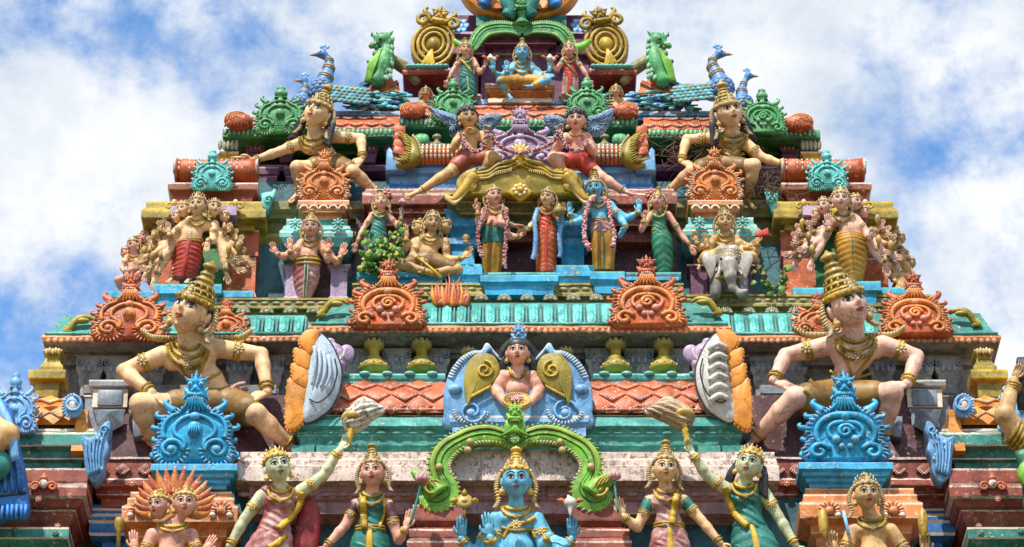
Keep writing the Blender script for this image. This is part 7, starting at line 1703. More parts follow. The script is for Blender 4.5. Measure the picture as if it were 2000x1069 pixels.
# --- bottom row
def whisk(x0, y0, x1, y1, fx, fy, D, lab, furm):
    fr = Frame(x0, y0, D, 5); p = fr.p; T = Thing('fly_whisk', lab, 'fly whisk', fr); m = M(); P = smoothline([p(x0, y0, 0), p((x0+x1)/2, (y0+y1)/2, 0), p(x1, y1, 0)], 13); m.tube(P, 6.2*(1+.16*np.cos(np.arange(13)*PI)), 10); T.part('handle', m, GOLD_B)
    d = nrm(p(x1, y1)-p(x0, y0)); c = p(x1, y1, 0); k = M(); k.lathe([(7, -6), (16, -2), (23, 3), (24, 8), (18, 10)], c, 22, 0, align(nrm(d+np.array([0, .55, 0])))); T.part('disc', k, GOLD)
    b = clay([('c', c+d*8+np.array([0, 10, 0]), 24, p(lerp((x1, y1), (fx, fy), .45)[0], lerp((x1, y1), (fx, fy), .45)[1]-12, 8), 24), ('c', p(lerp((x1, y1), (fx, fy), .45)[0], lerp((x1, y1), (fx, fy), .45)[1]-12, 8), 23, p(fx, fy, 2), 9)], 2.0, 8)
    V = b.verts(); ax = nrm(p(fx, fy)-p(x1, y1)); prp = np.cross(ax, (0, 1, 0)); rr = V@prp; ang = np.arctan2(V[:, 1]-V[:, 1].mean(), (V-V.mean(0))@prp); n_ = V-(V.mean(0)+np.outer((V-V.mean(0))@ax, ax)); n_ /= np.linalg.norm(n_, axis=1)[:, None]+1e-6
    b.v = [V+n_*(1.6*np.sin(ang*13+.1*(V@ax))+.9*np.sin(ang*29))[:, None]]; T.part('hair_tuft', b, furm)
T = stand('whisk_bearer', 'pale green woman in a rose sari lifting a white fly whisk', 'statue', -20, dict(
    head=(543, 914, -14, 29, 14, 10, -10), neck=(550, 954, 0), waist=(538, 1036, 0, 30), hip=(530, 1075, 0, 44), female=True, blouse=ROSE, sleeve=SARI_G, crown=('low', 1.5), hair='bun', locks=False, armr=(.48, .42, .36, .27), necklaces=NLS, gaze=(.3, .1),
    arms=[arm((512, 970, 0), (480, 1014, -4), (452, 1066, -10), (-.3, 1, 0), (.5, 0, -1), .2, 1.3, 1), arm((588, 960, 0), (632, 930, -10), (664, 880, -22), (.5, -.85, 0), (-.4, 0, -1), 1.2, 1.2, 1)],
    skirts=[dict(secs=[(538, 1030, 32), (530, 1060, 44), (522, 1100, 50), (518, 1140, 48)], mat=ROSE, folds='swag', n=5, amp=.03)],
    lines=[('sari_border', [(592, 962), (584, 990), (566, 1014), (548, 1032)], 7, GOLD_B), ('sari_border', [(560, 1044), (546, 1060), (530, 1068)], 7, GOLD_B)]), skin=SKIN_PALE, h=2.2, gold=GOLD_B)
m = M(); m.tube(smoothline([T.p(596, 975, 18), T.p(604, 1010, 16), T.p(598, 1060, 14), T.p(590, 1110, 14)], 14), np.linspace(18, 34, 14), 14, flatten=.4); T.part('sari_tail', m, A('deep_crimson', '#8c2230', chips=.15, dirt=.3, edge=.5, var=.2))
whisk(680, 868, 688, 826, 742, 800, -44, 'white fly whisk raised by the pale green woman left of centre', FUR)
T = stand('lotus_bearer', 'woman in a green sari holding up a pink bud, left of the green arch', 'statue', -25, dict(
    head=(728, 924, -12, 27, -4, 10, -4), neck=(727, 963, 0), waist=(724, 1036, 0, 26), hip=(724, 1070, 0, 38), female=True, blouse=SARI_G, sleeve=MAROON, crown=('tall', 1.85), necklaces=NLS, armr=(.46, .40, .35, .26), locklen=1.0,
    arms=[arm((696, 986, 0), (676, 1026, -6), (640, 1066, -14), (-.5, .8, 0), (.4, 0, -1), .2, 1.3, 1), arm((758, 986, 0), (780, 1054, -10), (794, 1032, -28), (.3, -1, 0), (-.3, 0, -1), .35, 1.4, 1)],
    skirts=[dict(secs=[(724, 1030, 27), (724, 1060, 38), (724, 1110, 42), (724, 1150, 40)], mat=SARI_G, folds='vert', n=7, amp=.03, stripe=(GOLD_B, .18))],
    lines=[('sari_border', [(710, 974), (712, 1000), (714, 1030)], 7, GOLD_B), ('sari_border', [(750, 974), (752, 1000), (742, 1030)], 3, GOLD_B)], belt=(724, 1030, 29)), skin=SKIN_PINK, h=2.2, gold=GOLD)
bud('lotus_bud', 824, 936, -56, 15, [(823, 944, 0), (814, 980, -2), (802, 1024, -6)], 'pink bud on a teal stem left of the green arch', ROSE)
T = stand('lotus_bearer', 'woman in a pink sari with teal sleeves, right of the green arch', 'statue', -25, dict(
    head=(1299, 917, -12, 27, 3, 10, 3), neck=(1300, 956, 0), waist=(1305, 1028, 0, 26), hip=(1307, 1064, 0, 38), female=True, blouse=ROSE, sleeve=SARI_G, crown=('tall', 1.85), necklaces=NLS, armr=(.46, .40, .35, .26), locklen=1.0,
    arms=[arm((1268, 978, 0), (1244, 1030, -8), (1216, 1008, -26), (-.3, -1, 0), (.3, 0, -1), .35, 1.4, -1), arm((1334, 978, 0), (1368, 1016, -4), (1404, 1060, -10), (.6, .8, 0), (-.4, 0, -1), .2, 1.3, -1)],
    skirts=[dict(secs=[(1305, 1022, 27), (1306, 1056, 38), (1308, 1110, 42), (1308, 1150, 40)], mat=ROSE, folds='swag', n=5, amp=.03, stripe=(GOLD_B, .16))],
    lines=[('sari_border', [(1320, 968), (1314, 996), (1310, 1022)], 7, GOLD_B)], belt=(1305, 1024, 29)), skin=SKIN_CREAM, h=2.2, gold=GOLD)
bud('lotus_bud', 1200, 930, -56, 14, [(1200, 938, 0), (1202, 965, -2), (1206, 1000, -6)], 'pink bud on a teal stem right of the green arch', ROSE)
T = stand('whisk_bearer', 'pale faced woman in a teal sari with black hair lifting a brown fly whisk', 'statue', -20, dict(
    head=(1462, 908, -14, 28, -12, 10, 12), neck=(1452, 946, 0), waist=(1462, 1030, 0, 30), hip=(1470, 1070, 0, 44), female=True, blouse=SARI_G, crown=('low', 1.5), hair='long', locks=False, armr=(.48, .42, .36, .27), necklaces=NLS, gaze=(-.3, .1),
    arms=[arm((1420, 956, 0), (1380, 930, -8), (1352, 888, -22), (-.35, -.9, 0), (.4, 0, -1), 1.2, 1.2, -1), arm((1492, 964, 0), (1518, 1008, -4), (1550, 1064, -10), (.5, .8, 0), (-.5, 0, -1), .2, 1.3, -1)],
    skirts=[dict(secs=[(1462, 1024, 32), (1470, 1058, 46), (1476, 1100, 52), (1480, 1140, 50)], mat=SARI_G, folds='swag', n=5, amp=.03, stripe=(GOLD_B, .14))],
    lines=[('sari_border', [(1414, 952), (1422, 980), (1436, 1006), (1456, 1026)], 7, GOLD_B)]), skin=SKIN_PALE, h=2.2, gold=GOLD_B)
whisk(1345, 880, 1336, 820, 1268, 804, -44, 'brown streaked fly whisk raised by the woman in the teal sari', FURB)
T = stand('blue_deity', 'large bright blue deity with gold crown and raised hands under the green arch', 'statue', -45, dict(
    head=(1008, 940, -14, 32, 0, 7, 0), neck=(1008, 990, 0), waist=(1008, 1072, 0, 36), hip=(1008, 1110, 0, 42), crown=('tall', 1.75), necklaces=[(.7, .10, .25, .12), (.85, .02, .62, .12)], armr=(.48, .44, .38, .27), hair='bun', gaze=(0, 0),
    arms=[arm((968, 1014, 0), (966, 1078, -10), (958, 1050, -32), (-.15, -1, 0), (.1, 0, -1), .12, 1.5, -1), arm((1048, 1014, 0), (1062, 1070, -10), (1072, 1046, -32), (.85, .45, -.3), (0, -.8, -.7), .15, 1.4, 1), arm((964, 1022, 12), (930, 1088, 4), (902, 1052, -6), (0, -1, 0), (.2, 0, -1), .5, 1.35, -1), arm((1052, 1022, 12), (1088, 1088, 4), (1117, 1052, -6), (0, -1, 0), (-.2, 0, -1), .5, 1.35, 1)],
    lines=[('chest_sash', [(1046, 1010), (1024, 1020), (1000, 1026), (984, 1050)], 4.5, GOLD_B), ('chest_band', [(980, 1030), (1008, 1036), (1036, 1034), (1046, 1050)], 3.5, GOLD)]), skin=SKIN_BLUE, h=2.3, gold=GOLD_B)
m = M(); flower(m, T.p(1008, 1024, -42), (0, -1, .2), 11, 9); T.part('chest_jewel', m, GOLD_B)
fr = Frame(907, 980, -62, 0); m = M(); m.lathe([(4, -3), (16, -2), (17, 2), (10, 5), (3, 6)], (0, 0, 0), 24, 0, rotX(R(78))); m.ell((0, -6, 0), (6, 4, 5)); [m.tube([(q*14, 0, 0), (q*22, -2, 2), (q*28, -2, 0)], [5, 6, 2], 8) for q in (-1, 1)]; m.tube([(0, 0, 12), (0, 0, 20), (0, 0, 27)], [5, 6, 1], 8); m.tube([(0, 0, -12), (0, 0, -22), (0, 0, -34)], [4, 3, 3], 8); Tx = Thing('discus', 'gold discus with flame tips on the large blue deity\'s left fingers', 'discus', fr); Tx.part('wheel', m, GOLD)
fr = Frame(1114, 982, -62, 0); m = clay([('e', np.array([0, 0, 0.]), np.array([13, 11, 11.]), None), ('c', np.array([0, 0, -2.]), 8, np.array([0, 0, -26.]), 3), ('c', np.array([0, 0, 6.]), 6, np.array([-4, 0, 14.]), 3)], 1.4, 3); Tx = Thing('conch', 'white conch with orange wing tips on the large blue deity\'s right fingers', 'conch', fr); Tx.part('shell', m, WHITEP)
w_ = M(); [w_.tube([(q*10, 0, 2), (q*18, 0, 5), (q*26, -2, 4)], [4, 5, 2], 7) for q in (-1, 1)]; Tx.part('wing_tips', w_, ORANGE)
# twin headed deity with flame halo
T = stand('twin_headed_deity', 'two headed pink deity with a flame halo before the left peach cornice', 'statue', -45, dict(
    head=(362, 984, -12, 25, 6, 6, 2), neck=(340, 1020, 0), waist=(336, 1090, 0, 30), hip=(336, 1120, 0, 36), crown=('bulb', 1.42), necklaces=[(1.0, .0, .35, .14), (1.2, .0, .7, .12)], armr=(.5, .46, .4, .3), hair=None, locks=False,
    arms=[arm((298, 1044, 0), (282, 1090, -8), (268, 1074, -24), (-.1, -1, 0), (.1, 0, -1), .15, 1.5, -1), arm((376, 1044, 0), (392, 1092, -8), (402, 1078, -20), (.5, -.8, 0), (-.2, 0, -1), .15, 1.5, 1)]), skin=SKIN_PINK, h=2.2, gold=GOLD_B)
extra_head(T, (312, 989, -10, 25, -26, 4, -4), dict(crown=('bulb', 1.42), hair=None, locks=False), SKIN_PINK, GOLD_B)
m = M()
for i in range(17):
    a = -.35+i*(PI+.7)/16; c = T.p(338, 990, 24); L1 = 44+8*random.random(); d = np.array([math.cos(a)*1.15, 0, math.sin(a)*.95]); s_ = np.array([0, 0, 1])
    m = M(); m.tube(smoothline([c+d*26, c+d*44, c+d*58+s_*6, c+d*(66+6*random.random())+s_*16], 10), [13, 13, 12.5, 12, 10.5, 9, 7, 5, 3, .6], 8, flatten=.6); T.part('halo_flame', m, ORANGE if i % 2 else PEACH)
fr = Frame(232, 1040, -50, 0); m = M(); m.lathe([(4, -30), (4, 0), (9, 10), (11, 22), (8, 30), (2, 32)], (0, 0, 0), 12); Tx = Thing('ladle', 'gold ladle held beside the two headed deity', 'ladle', fr); Tx.part('bowl', m, GOLD)
T = stand('club_bearer', 'tan crowned deity with two raised gold clubs before the right peach cornice', 'statue', -45, dict(
    head=(1691, 966, -14, 28, 6, 6, -2), neck=(1700, 1012, 0), waist=(1704, 1086, 0, 32), hip=(1704, 1115, 0, 38), crown=('bulb', 1.5), necklaces=[(.8, .1, .3, .14), (1.0, .0, .7, .12)], armr=(.5, .46, .4, .3), hair='bun', moustache=False,
    arms=[arm((1664, 1036, 0), (1640, 1096, -6), (1626, 1080, -20), (-.1, -1, 0), (.2, 0, -1), .5, 1.5, -1), arm((1738, 1036, 0), (1780, 1100, -6), (1802, 1084, -14), (0, -1, 0), (-.2, 0, -1), .5, 1.5, 1)]), skin=SKIN_TAN, h=2.2, gold=GOLD)
for x, lab in ((1609, 'left'), (1804, 'right')):
    fr = Frame(x, 1046, -62, 0); m = M(); m.lathe([(4, -8), (6, 0), (9, 8), (10, 30), (8, 50), (3, 56), (.5, 60)], (0, 0, 0), 12); Tx = Thing('short_club', 'short olive gold club on the '+lab+' hand of the tan crowned deity', 'club', fr); Tx.part('shaft', m, GOLD)
fr = Frame(1650, 1030, -60, 0); m = M(); m.plate([(-4, 34), (4, -18), (10, -14), (2, 36)], -2, 2, 1); Tx = Thing('dagger', 'small pale blue blade beside the tan crowned deity', 'dagger', fr); Tx.part('blade', m, LBLUE)
# cut off figures at both edges
def leftedge():
    fr = Frame(20, 900, -70, 8); p = fr.p; T = Thing('robed_figure', 'blue robed figure cut off by the left edge, elbow and fringed robe in view', 'statue', fr)
    T.part('body', clay([('c', p(-60, 800, 0), 26, p(14, 850, -30), 25), ('c', p(14, 850, -30), 24, p(-50, 900, -46), 18), ('e', p(-60, 860, 10), np.array([50, 34, 70.]), None)], 2.4, 8), SKIN_TAN)
    m = M(); P = smoothline([(-60, 0, 776), (10, 0, 790), (30, 0, 850), (52, 0, 930), (60, 0, 1004), (20, 0, 1012), (-60, 0, 1018)], 40, True); m.plate([(p(a, b)[0], p(a, b)[2]) for a, _, b in P], -10, 24, 6)
    r = T.part('robe', m, CBLUE); f = M(); g_ = M()
    for i in range(7): g_.tube(smoothline([p(-50+9*i, 800+6*i, -11), p(-44+12*i, 880, -13), p(-40+14*i, 960, -12)], 12), np.linspace(2, 5, 12), 6)
    T.part('robe_fold', g_, CBLUE, r)
    for i in range(14): f.tube([p(-60+i*9, 985, -14), p(-60+i*9+random.uniform(-2, 2), 1014, -14)], [3.5, 4.2], 6)
    T.part('fringe', f, CBLUE, r); b = M(); b.tube([p(-60, 976, -12), p(56, 962, -12)], 2.4, 6); T.part('hem_band', b, LINE, r); e = clay([('e', p(-6, 908, -26), np.array([32, 22, 34.]), None)], 2.4); T.part('net_cloth', e, TEAL)
    m = M(); m.tube(smoothline([p(-20, 765, -20), p(20, 830, -40), p(36, 900, -38)], 14), 9, 10, flatten=.5); T.part('robe_edge', m, LBLUE)
leftedge()
def rightedge():
    fr = Frame(1990, 840, -60, 8); p = fr.p; T = Thing('dancing_figure', 'tan figure cut off by the right edge, bent arm with gold bangles', 'statue', fr)
    b = clay([('c', p(2040, 880, 0), 26, p(1985, 850, -16), 21), ('c', p(1985, 850, -16), 21, p(1960, 812, -26), 20), ('c', p(1960, 812, -26), 19, p(1982, 745, -16), 11), ('e', p(2060, 900, 6), np.array([50, 32, 70.]), None)], 2.3, 6); hm_ = M(); hand(hm_, p(1984, 740, -16), (.4, 0, 1), (0, -1, 0), 34, .6); b.join(hm_); T.part('body', b, SKIN_TAN)
    m = M(); [ringat(m, p(1980-2*i+3, 752+5*i, -17), p(1982, 745, -16)-p(1960, 812, -26), 13, 3) for i in range(3)]; T.part('bangles', m, GOLD)
    m = M(); [ringat(m, p(1976+6*i, 842+6*i, -14), p(2040, 880, 0)-p(1985, 850, -16), 25, 5) for i in range(4)]; T.part('armlet', m, GOLD)
    m = M(); [m.tube(smoothline([p(2000+i*3, 700, 6), p(1992+i*4, 740, -4), p(1996+i*4, 800, -2)], 10), 7, 7) for i in range(5)]; T.part('hair', m, BLACK)
    m = M(); m.tube(smoothline([p(1990, 880, -30), p(2004, 930, -34), p(2010, 1000, -30)], 10), np.linspace(16, 24, 10), 10, flatten=.5); T.part('sash', m, GREEND)
    l_ = M(); l_.tube(smoothline([p(1996, 900, -40), p(1990, 930, -44), p(2002, 960, -44)], 10), [5, 10, 13, 14, 14, 13, 12, 10, 8, 5], 9); T.part('leaf_ornament', l_, LIME)
rightedge()
# ================================================================ flame fins with white bodies, elephant heads
def fin(q, X, label):
    fr = Frame(X(615), 830, 80, 4); p = lambda x, y, w=0: fr.p(X(x), y, w)
    T = Thing('winged_fin', label, 'fin', fr)
    P = smoothline([(606, 0, 656), (622, 0, 650), (642, 0, 668), (656, 0, 694), (666, 0, 724), (664, 0, 760), (652, 0, 790), (638, 0, 808), (604, 0, 828), (587, 0, 816), (592, 0, 764), (597, 0, 704)], 50, True)
    m = M(); o = [(p(a, b)[0], p(a, b)[2]) for a, _, b in P]; m.plate(o, -12, 26, 10, dome=10); T.part('body', m, PALEB if q > 0 else WHITEP)
    l_ = M(); l_.tube([p(a, b, -4) for a, _, b in P], 2.0, 5, closed=True); T.part('black_outline', l_, LINE)
    l_ = M(); l_.tube(smoothline([p(652, 700, -20), p(657, 730, -22), p(646, 766, -22), p(622, 786, -22), p(604, 780, -20)], 26), 1.7, 5); T.part('black_line', l_, LINE)
    r_ = M()
    if q > 0:
        for k_ in range(4): r_.tube(smoothline([p(612+k_*9, 676+6*k_, -20), p(614+k_*10, 712+6*k_, -26), p(608+k_*9, 752+2*k_, -22)], 12), np.linspace(4.5, 2, 12), 7)
    if q < 0:
        for i in range(6): r_.tube(smoothline([p(604, 680+i*20, -18), p(622, 672+i*20, -26), p(640, 684+i*20, -22)], 8), 6, 8)
    T.part('relief', r_, PALEB if q > 0 else WHITEP)
    for i, pts in enumerate((((594, 648), (616, 646), (622, 656), (606, 694), (594, 690), (580, 668)), ((571, 683), (588, 686), (604, 694), (600, 724), (586, 720), (574, 712)), ((567, 713), (584, 716), (600, 724), (598, 760), (582, 756), (569, 744)), ((560, 744), (578, 750), (598, 762), (594, 800), (592, 828), (564, 842), (556, 812)))):
        m = M(); Q = smoothline([(a, 0, b) for a, b in pts], 26, True); m.plate([(p(a, b)[0], p(a, b)[2]) for a, _, b in Q], -14+i*1.5, 14, 2.5)
        f = T.part('flame_scale', m, AMBER)
        e = M(); [e.ell(p(a, b, -9+i*1.5), (2.6, 3, 3.6), 0, 6, 4) for a, _, b in Q if a < 594]; T.part('scalloped_edge', e, AMBER, f)
fin(1, lambda a: a, 'pale blue fin with orange flame scales left of the scaled roof'); fin(-1, lambda a: 2026-a, 'white fin with orange flame scales right of the scaled roof')
def eleph_head(q, X, label):
    fr = Frame(X(662), 700, 120, 6); p = lambda x, y, w=0: fr.p(X(x), y, w)
    T = Thing('elephant_statue', label, 'elephant', fr, None)
    T.part('head', clay([('e', p(652, 690, 0), np.array([20, 18, 20.]), None), ('e', p(644, 668, 0), np.array([10, 9, 8.]), None), ('c', p(664, 690, -14), 9, p(668, 712, -18), 8), ('c', p(668, 712, -18), 8, p(668, 730, -14), 7)], 1.9, 5), LILAC)
    m = M(); m.ell(p(676, 690, 4), (16, 4, 18), 0, 14, 9); T.part('ear', m, LILAC)
    m = M(); m.tube(smoothline([p(664, 706, -22), p(672, 694, -26), p(674, 680, -26)], 8), np.linspace(4.5, 1.5, 8), 8); T.part('tusk', m, WHITEP)
    m = M(); m.ell(p(658, 684, -18), (2.6, 2, 2.6)); T.part('eye', m, LINE)
eleph_head(1, lambda a: a, 'lilac elephant head behind the left flame fin'); eleph_head(-1, lambda a: 2026-a, 'lilac elephant head behind the right flame fin')

# ================================================================ peacocks
FG = A('feather_green', '#2f6f66', chip='#7fb6c9', chips=.2, dirt=.35, edge=.5, var=.35); FT = A('feather_tip', '#6fb3bf', chip='#2b4f7a', chips=.2, dirt=.2, edge=.3, var=.25)
BEAK = A('beak', '#b0876a', chips=.05, dirt=.2, edge=.2)
PEAB = A('peacock_blue', '#4a82bd', chip='#c3a06a', chips=.35, dirt=.4, edge=.5, sat=1.1, lum=.75)
def peacock(label, D, pts, body, hx, hy, q, r=1.0, wing=True):
    """pts: neck from body up to head; q faces left -1 / right +1"""
    fr = Frame(body[0], body[1]+20*r, D); p = fr.p; T = Thing('peacock', label, 'peacock', fr)
    pr = [('e', p(*body), np.array([24, 25, 25.])*r, None), ('e', p(body[0]-q*16*r, body[1]+4, 16), np.array([24, 28, 18.])*r, None)]; R_ = np.linspace(17, 7.0, len(pts))*r
    Q = [p(*a) for a in pts]
    for i in range(len(Q)-1): pr.append(('c', Q[i], R_[i], Q[i+1], R_[i+1]))
    h = p(hx, hy, 0); pr += [('c', Q[-1], 6.0*r, h, 8.6*r), ('c', h, 8.6*r, h+np.array([q*9*r, 0, -1]), 5.5*r)]
    T.part('body', clay(pr, 1.7, 4), PEAB)
    m = M(); m.tube([h+np.array([q*9*r, 0, 0]), h+np.array([q*17*r, 0, -1]), h+np.array([q*26*r, 0, -2*r])], np.array([5, 3.4, .6])*r, 8); T.part('beak', m, BEAK)
    m = M(); [m.ell(h+np.array([q*4*r, s_*7.4*r, 2*r]), 2.0*r) for s_ in (-1,)]; T.part('eye', m, LINE)
    m = M()
    for i in (-1, 0, 1): a = h+np.array([-q*2*r, 0, 7*r]); b = a+np.array([i*6*r-q*1, 0, 13*r-abs(i)*3]); m.tube([a, b], 1.5*r, 5); m.ell(b, (4*r, 2.4*r, 4.5*r), 0, 8, 6)
    T.part('crest_feathers', m, LBLUE)
    m = M()
    for i in range(1, len(Q)):
        t = nrm(Q[i]-Q[i-1]); ringat(m, Q[i], t, R_[i]*1.06, 2.0*r, 20, 6); ringat(m, lerp(Q[i-1], Q[i], .75), t, (R_[i]*1.5+R_[i-1]*.5)*.53, 1.3*r, 20, 6)
    T.part('neck_rings', m, GOLD)
    # scales on the breast
    for j in range(4):
        for i in range(5):
            a = -1.1+.55*i+(.27 if j % 2 else 0); b = -.5+.36*j; c = p(*body)+np.array([24.5*math.sin(a)*math.cos(b), -25.5*math.cos(a)*math.cos(b), 25.5*math.sin(b)])*r; s_ = M(); s_.ell((0, 0, 0), (6*r, 1.6*r, 5*r), 0, 8, 5, rot=rotZ(a)@rotX(-b)); s_.v = [s_.verts()+c]; T.part('breast_scale', s_, PEAB)
    if wing:
        wm = clay([('e', p(body[0]-q*52*r, body[1]+6, 6), np.array([46, 16, 15.])*r, rotY(q*.16))], 2.2); T.part('wing', wm, FG)
        for j in range(5):
            for i in range(8):
                s_ = M(); c = p(body[0]-q*(20+10*i+(5 if j % 2 else 0))*r, body[1]-9+6.2*j+1.1*i, -9-1.2*j); s_.ell((0, 0, 0), (8.5*r, 3, 4.4*r), 0, 8, 5, rot=rotY(q*.25*1)); s_.v = [s_.verts()+c]; T.part('wing_feather', s_, FT if (i+j) % 3 == 0 else OLIVE if j == 0 else FG)
    return T
def tail(x0, x1, y0, y1, D, q, label, n=46):
    fr = Frame((x0+x1)/2, y1, D); T = Thing('peacock_tail', label, 'peacock tail', fr)
    T.part('feather_mass', clay([('e', fr.p((x0+x1)/2, (y0+y1)/2+4, 14), np.array([(x1-x0)*.52, 14, (y1-y0)*.5]), None)], 2.4), FG)
    for i in range(n):
        x = random.uniform(x0, x1); y = random.uniform(y0, y1); s_ = M(); p0 = fr.p(x, y, random.uniform(-14, 8)); d = nrm((-q*1.0, -.15, random.uniform(-.35, .15))); s_.tube([p0-d*22, p0], [1.6, 2.0], 5)
        e = M(); f = T.part('tail_feather', s_, FG); e.ell(p0, (7.5, 2.6, 4.2), 0, 8, 5, rot=align(np.cross(d, (0, 1, 0)))); T.part('eye_spot', e, FT if i % 3 else CBLUE, f)
peacock('larger blue peacock looking left above the left green eave', 350, [(628, 168, -4), (636, 150, -2), (641, 132, 0), (641, 117, 0)], (626, 178, 0), 628, 106, -1, 1.0)
peacock('smaller blue peacock looking left at the left end of the upper ledge', 350, [(590, 196, -2), (593, 182, 0), (595, 168, 0)], (586, 204, 2), 592, 157, -1, .8, False)
peacock('larger blue peacock looking right above the right green eave', 350, [(1408, 160, -4), (1400, 144, -2), (1393, 130, 0), (1394, 116, 0)], (1411, 174, 0), 1408, 105, 1, 1.0)
peacock('smaller blue peacock looking right at the right end of the upper ledge', 350, [(1450, 194, -2), (1450, 178, 0), (1455, 162, 0)], (1453, 204, 2), 1464, 148, 1, .8, False)
tail(688, 800, 180, 214, 368, -1, 'green and blue feather tail of the left peacocks beside the peach block', 60); tail(1222, 1350, 180, 214, 368, 1, 'green and blue feather tail of the right peacocks beside the peach block', 60)
tail(850, 876, 198, 212, 360, -1, 'few green feathers left of the top niche', 10); tail(1155, 1180, 186, 205, 372, 1, 'few green feathers right of the top niche', 12)

# ================================================================ green lions on the top corners
def lion(q, X, label):
    fr = Frame(X(745), 160, 385, 0); p = lambda x, y, w=0: fr.p(X(x), y, w)
    T = Thing('guardian_lion', label, 'statue', fr)
    pr = [('c', p(738, 158, 0), 15, p(752, 112, 0), 17), ('c', p(752, 112, 0), 16, p(756, 84, 0), 12), ('e', p(746, 78, -4), np.array([18, 14, 15.]), None), ('e', p(748, 122, -2), np.array([22, 17, 30.]), None), ('c', p(738, 84, -6), 8, p(724, 90, -8), 6), ('c', p(758, 68, 0), 5, p(766, 60, 0), 1.5), ('c', p(738, 74, -6), 5, p(728, 70, -8), 3), ('c', p(740, 130, -6), 8, p(720, 120, -12), 5), ('c', p(736, 150, -6), 8, p(716, 158, -12), 5)]
    T.part('body', clay(pr, 1.8, 4), GREEN)
    T.part('hind_body', clay([('c', p(764, 118, 22), 12, p(800, 140, 34), 14), ('c', p(800, 140, 34), 14, p(812, 158, 34), 9)], 1.8, 4), OLIVE)
    m = M()
    for j in range(7):
        for i in range(4): m.ell(p(764-i*6+random.uniform(-2, 2), 78+j*12+random.uniform(-3, 3), -12+i), (4.5, 3, 7), 0, 7, 5, rot=rotY(R(-20*q)))
    T.part('mane', m, GREEN)
    m = M()
    for i in range(5): m.tube(smoothline([p(744-3*i, 96+4*i, -16), p(734-3*i, 124, -18), p(722-2*i, 160, -14)], 10), np.linspace(3.4, 2, 10), 6)
    T.part('beard_strands', m, LIME); m = M()
    for i in range(6): m.ell(p(734-2.2*i, 92+13*i, -6), (6, 6, 7), 0, 8, 6)
    for x in (726, 736, 746, 756): m.tube([p(x, 70, -4), p(x-2, 63, -4)], [3.4, 1], 6)
    T.part('curls', m, DGREEN)
    e = M(); e.ell(p(742, 76, -17), (3, 2, 3)); T.part('eye', e, LINE)
    f = M(); [f.ell(p(724+4*i, 83+i*.6, -13), (1.6, 1.4, 2.4)) for i in range(3)]; T.part('teeth', f, IVORY)
lion(1, lambda a: a, 'green lion figure with open jaws on the left tilted block'); lion(-1, lambda a: 2032-a, 'green lion figure with open jaws on the right tilted block')

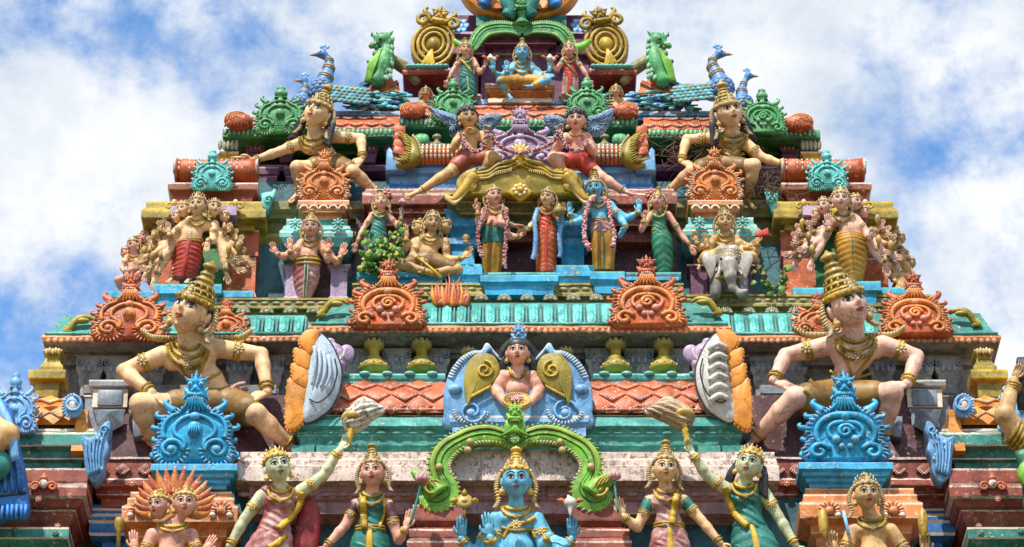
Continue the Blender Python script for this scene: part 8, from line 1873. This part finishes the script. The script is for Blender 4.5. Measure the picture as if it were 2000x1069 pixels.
# ================================================================ plants and twigs
def plant(cx, cy, D, leaves, label, spread, seed=1):
    rnd = random.Random(seed); fr = Frame(cx, cy, D); T = Thing('wild_plant', label, 'plant', fr); lm_ = []
    for k in range(4):
        m = M(); L_ = 9+2.2*k; pts = smoothline([(0, 0, 0), (L_*.42, 0, L_*.35), (L_*.30, 0, L_*.75), (0, 0, L_*1.15), (-L_*.30, 0, L_*.75), (-L_*.42, 0, L_*.35)], 12, True)
        V = [(a, -abs(a)*.35+.08*c*c/L_, c) for a, _, c in pts]; V2 = [(a, y+.5, c) for a, y, c in V]; n = 12
        m.add(V+V2+[(0, .1*L_, L_*.55), (0, .1*L_+.5, L_*.55)], [(i, (i+1) % n, 2*n) for i in range(n)]+[((i+1) % n+n, i+n, 2*n+1) for i in range(n)]+[(i, i+n, (i+1) % n+n, (i+1) % n) for i in range(n)], 0); lm_.append(link('leaf', m, fr, [LEAF2 if k == 1 else LEAF]))
    st = M(); ends = []
    for k in range(max(6, leaves//12)):
        t = rnd.random(); x, y = spread(t, rnd); w = rnd.uniform(-34, 6); e_ = fr.p(x, y, w); a = fr.p(cx+rnd.uniform(-6, 6), cy, 4); P = smoothline([a, lerp(a, e_, .4)+np.array([rnd.uniform(-10, 10), -6, 4]), e_], 9); st.tube(P, np.linspace(1.4, .6, 9), 5); ends += [P[i] for i in range(3, 9)]
    T.part('stems', st, TWIG)
    for i in range(leaves):
        c = ends[i % len(ends)]+np.array([rnd.gauss(0, 6), rnd.gauss(0, 5), rnd.gauss(0, 6)]); o = newobj('leaf', lm_[i % 4], c*fr.s, T.o); o.scale = (rnd.uniform(.6, 1.25),)*3; o.rotation_euler = (rnd.uniform(-.9, .9)+R(20), rnd.uniform(-2.4, 2.4), rnd.uniform(-.8, .8))
plant(742, 540, 190, 190, 'leafy green creeper growing over the woman in the teal dress', lambda t, r: (r.uniform(702, 790), r.uniform(430, 535)), 3)
plant(1512, 572, 225, 44, 'thin green plant growing beside the pale grey elephant', lambda t, r: (r.uniform(1470, 1545), r.uniform(522, 566)), 5)
def nest():
    rnd = random.Random(4); fr = Frame(1480, 385, 300); T = Thing('twig_nest', 'untidy nest of dry twigs around the right upper guardian', 'nest', fr); m = M()
    for i in range(230):
        if rnd.random() < .7: x, y, s = rnd.gauss(1488, 42), rnd.gauss(370, 18), 34
        else: x, y, s = rnd.gauss(1350, 34), rnd.gauss(296, 20), 30
        a = rnd.uniform(-.7, .7)+(0 if rnd.random() < .6 else 1.2); w = rnd.uniform(-24, 40); c = fr.p(x, min(y, 396), w); d = np.array([math.cos(a), rnd.uniform(-.4, .4), math.sin(a)])*s*rnd.uniform(.4, 1.1)
        m.tube(smoothline([c-d, c+np.array([rnd.gauss(0, 3), 0, rnd.gauss(0, 4)]), c+d], 6), rnd.uniform(.5, 1.1), 4)
    T.part('twigs', m, TWIG, kind='stuff')
nest()

# statues of one kind share a group
_k = {}
for o in list(COL.objects):
    if o.parent is None and 'category' in o: _k.setdefault(o.name.split('.')[0], []).append(o)
for n_, os_ in _k.items():
    if len(os_) > 1:
        for o in os_:
            if 'group' not in o: o['group'] = n_.replace('_', ' ')+' figures on the tower' if os_[0]['category'] == 'statue' else n_.replace('_', ' ')+' pieces on the tower'
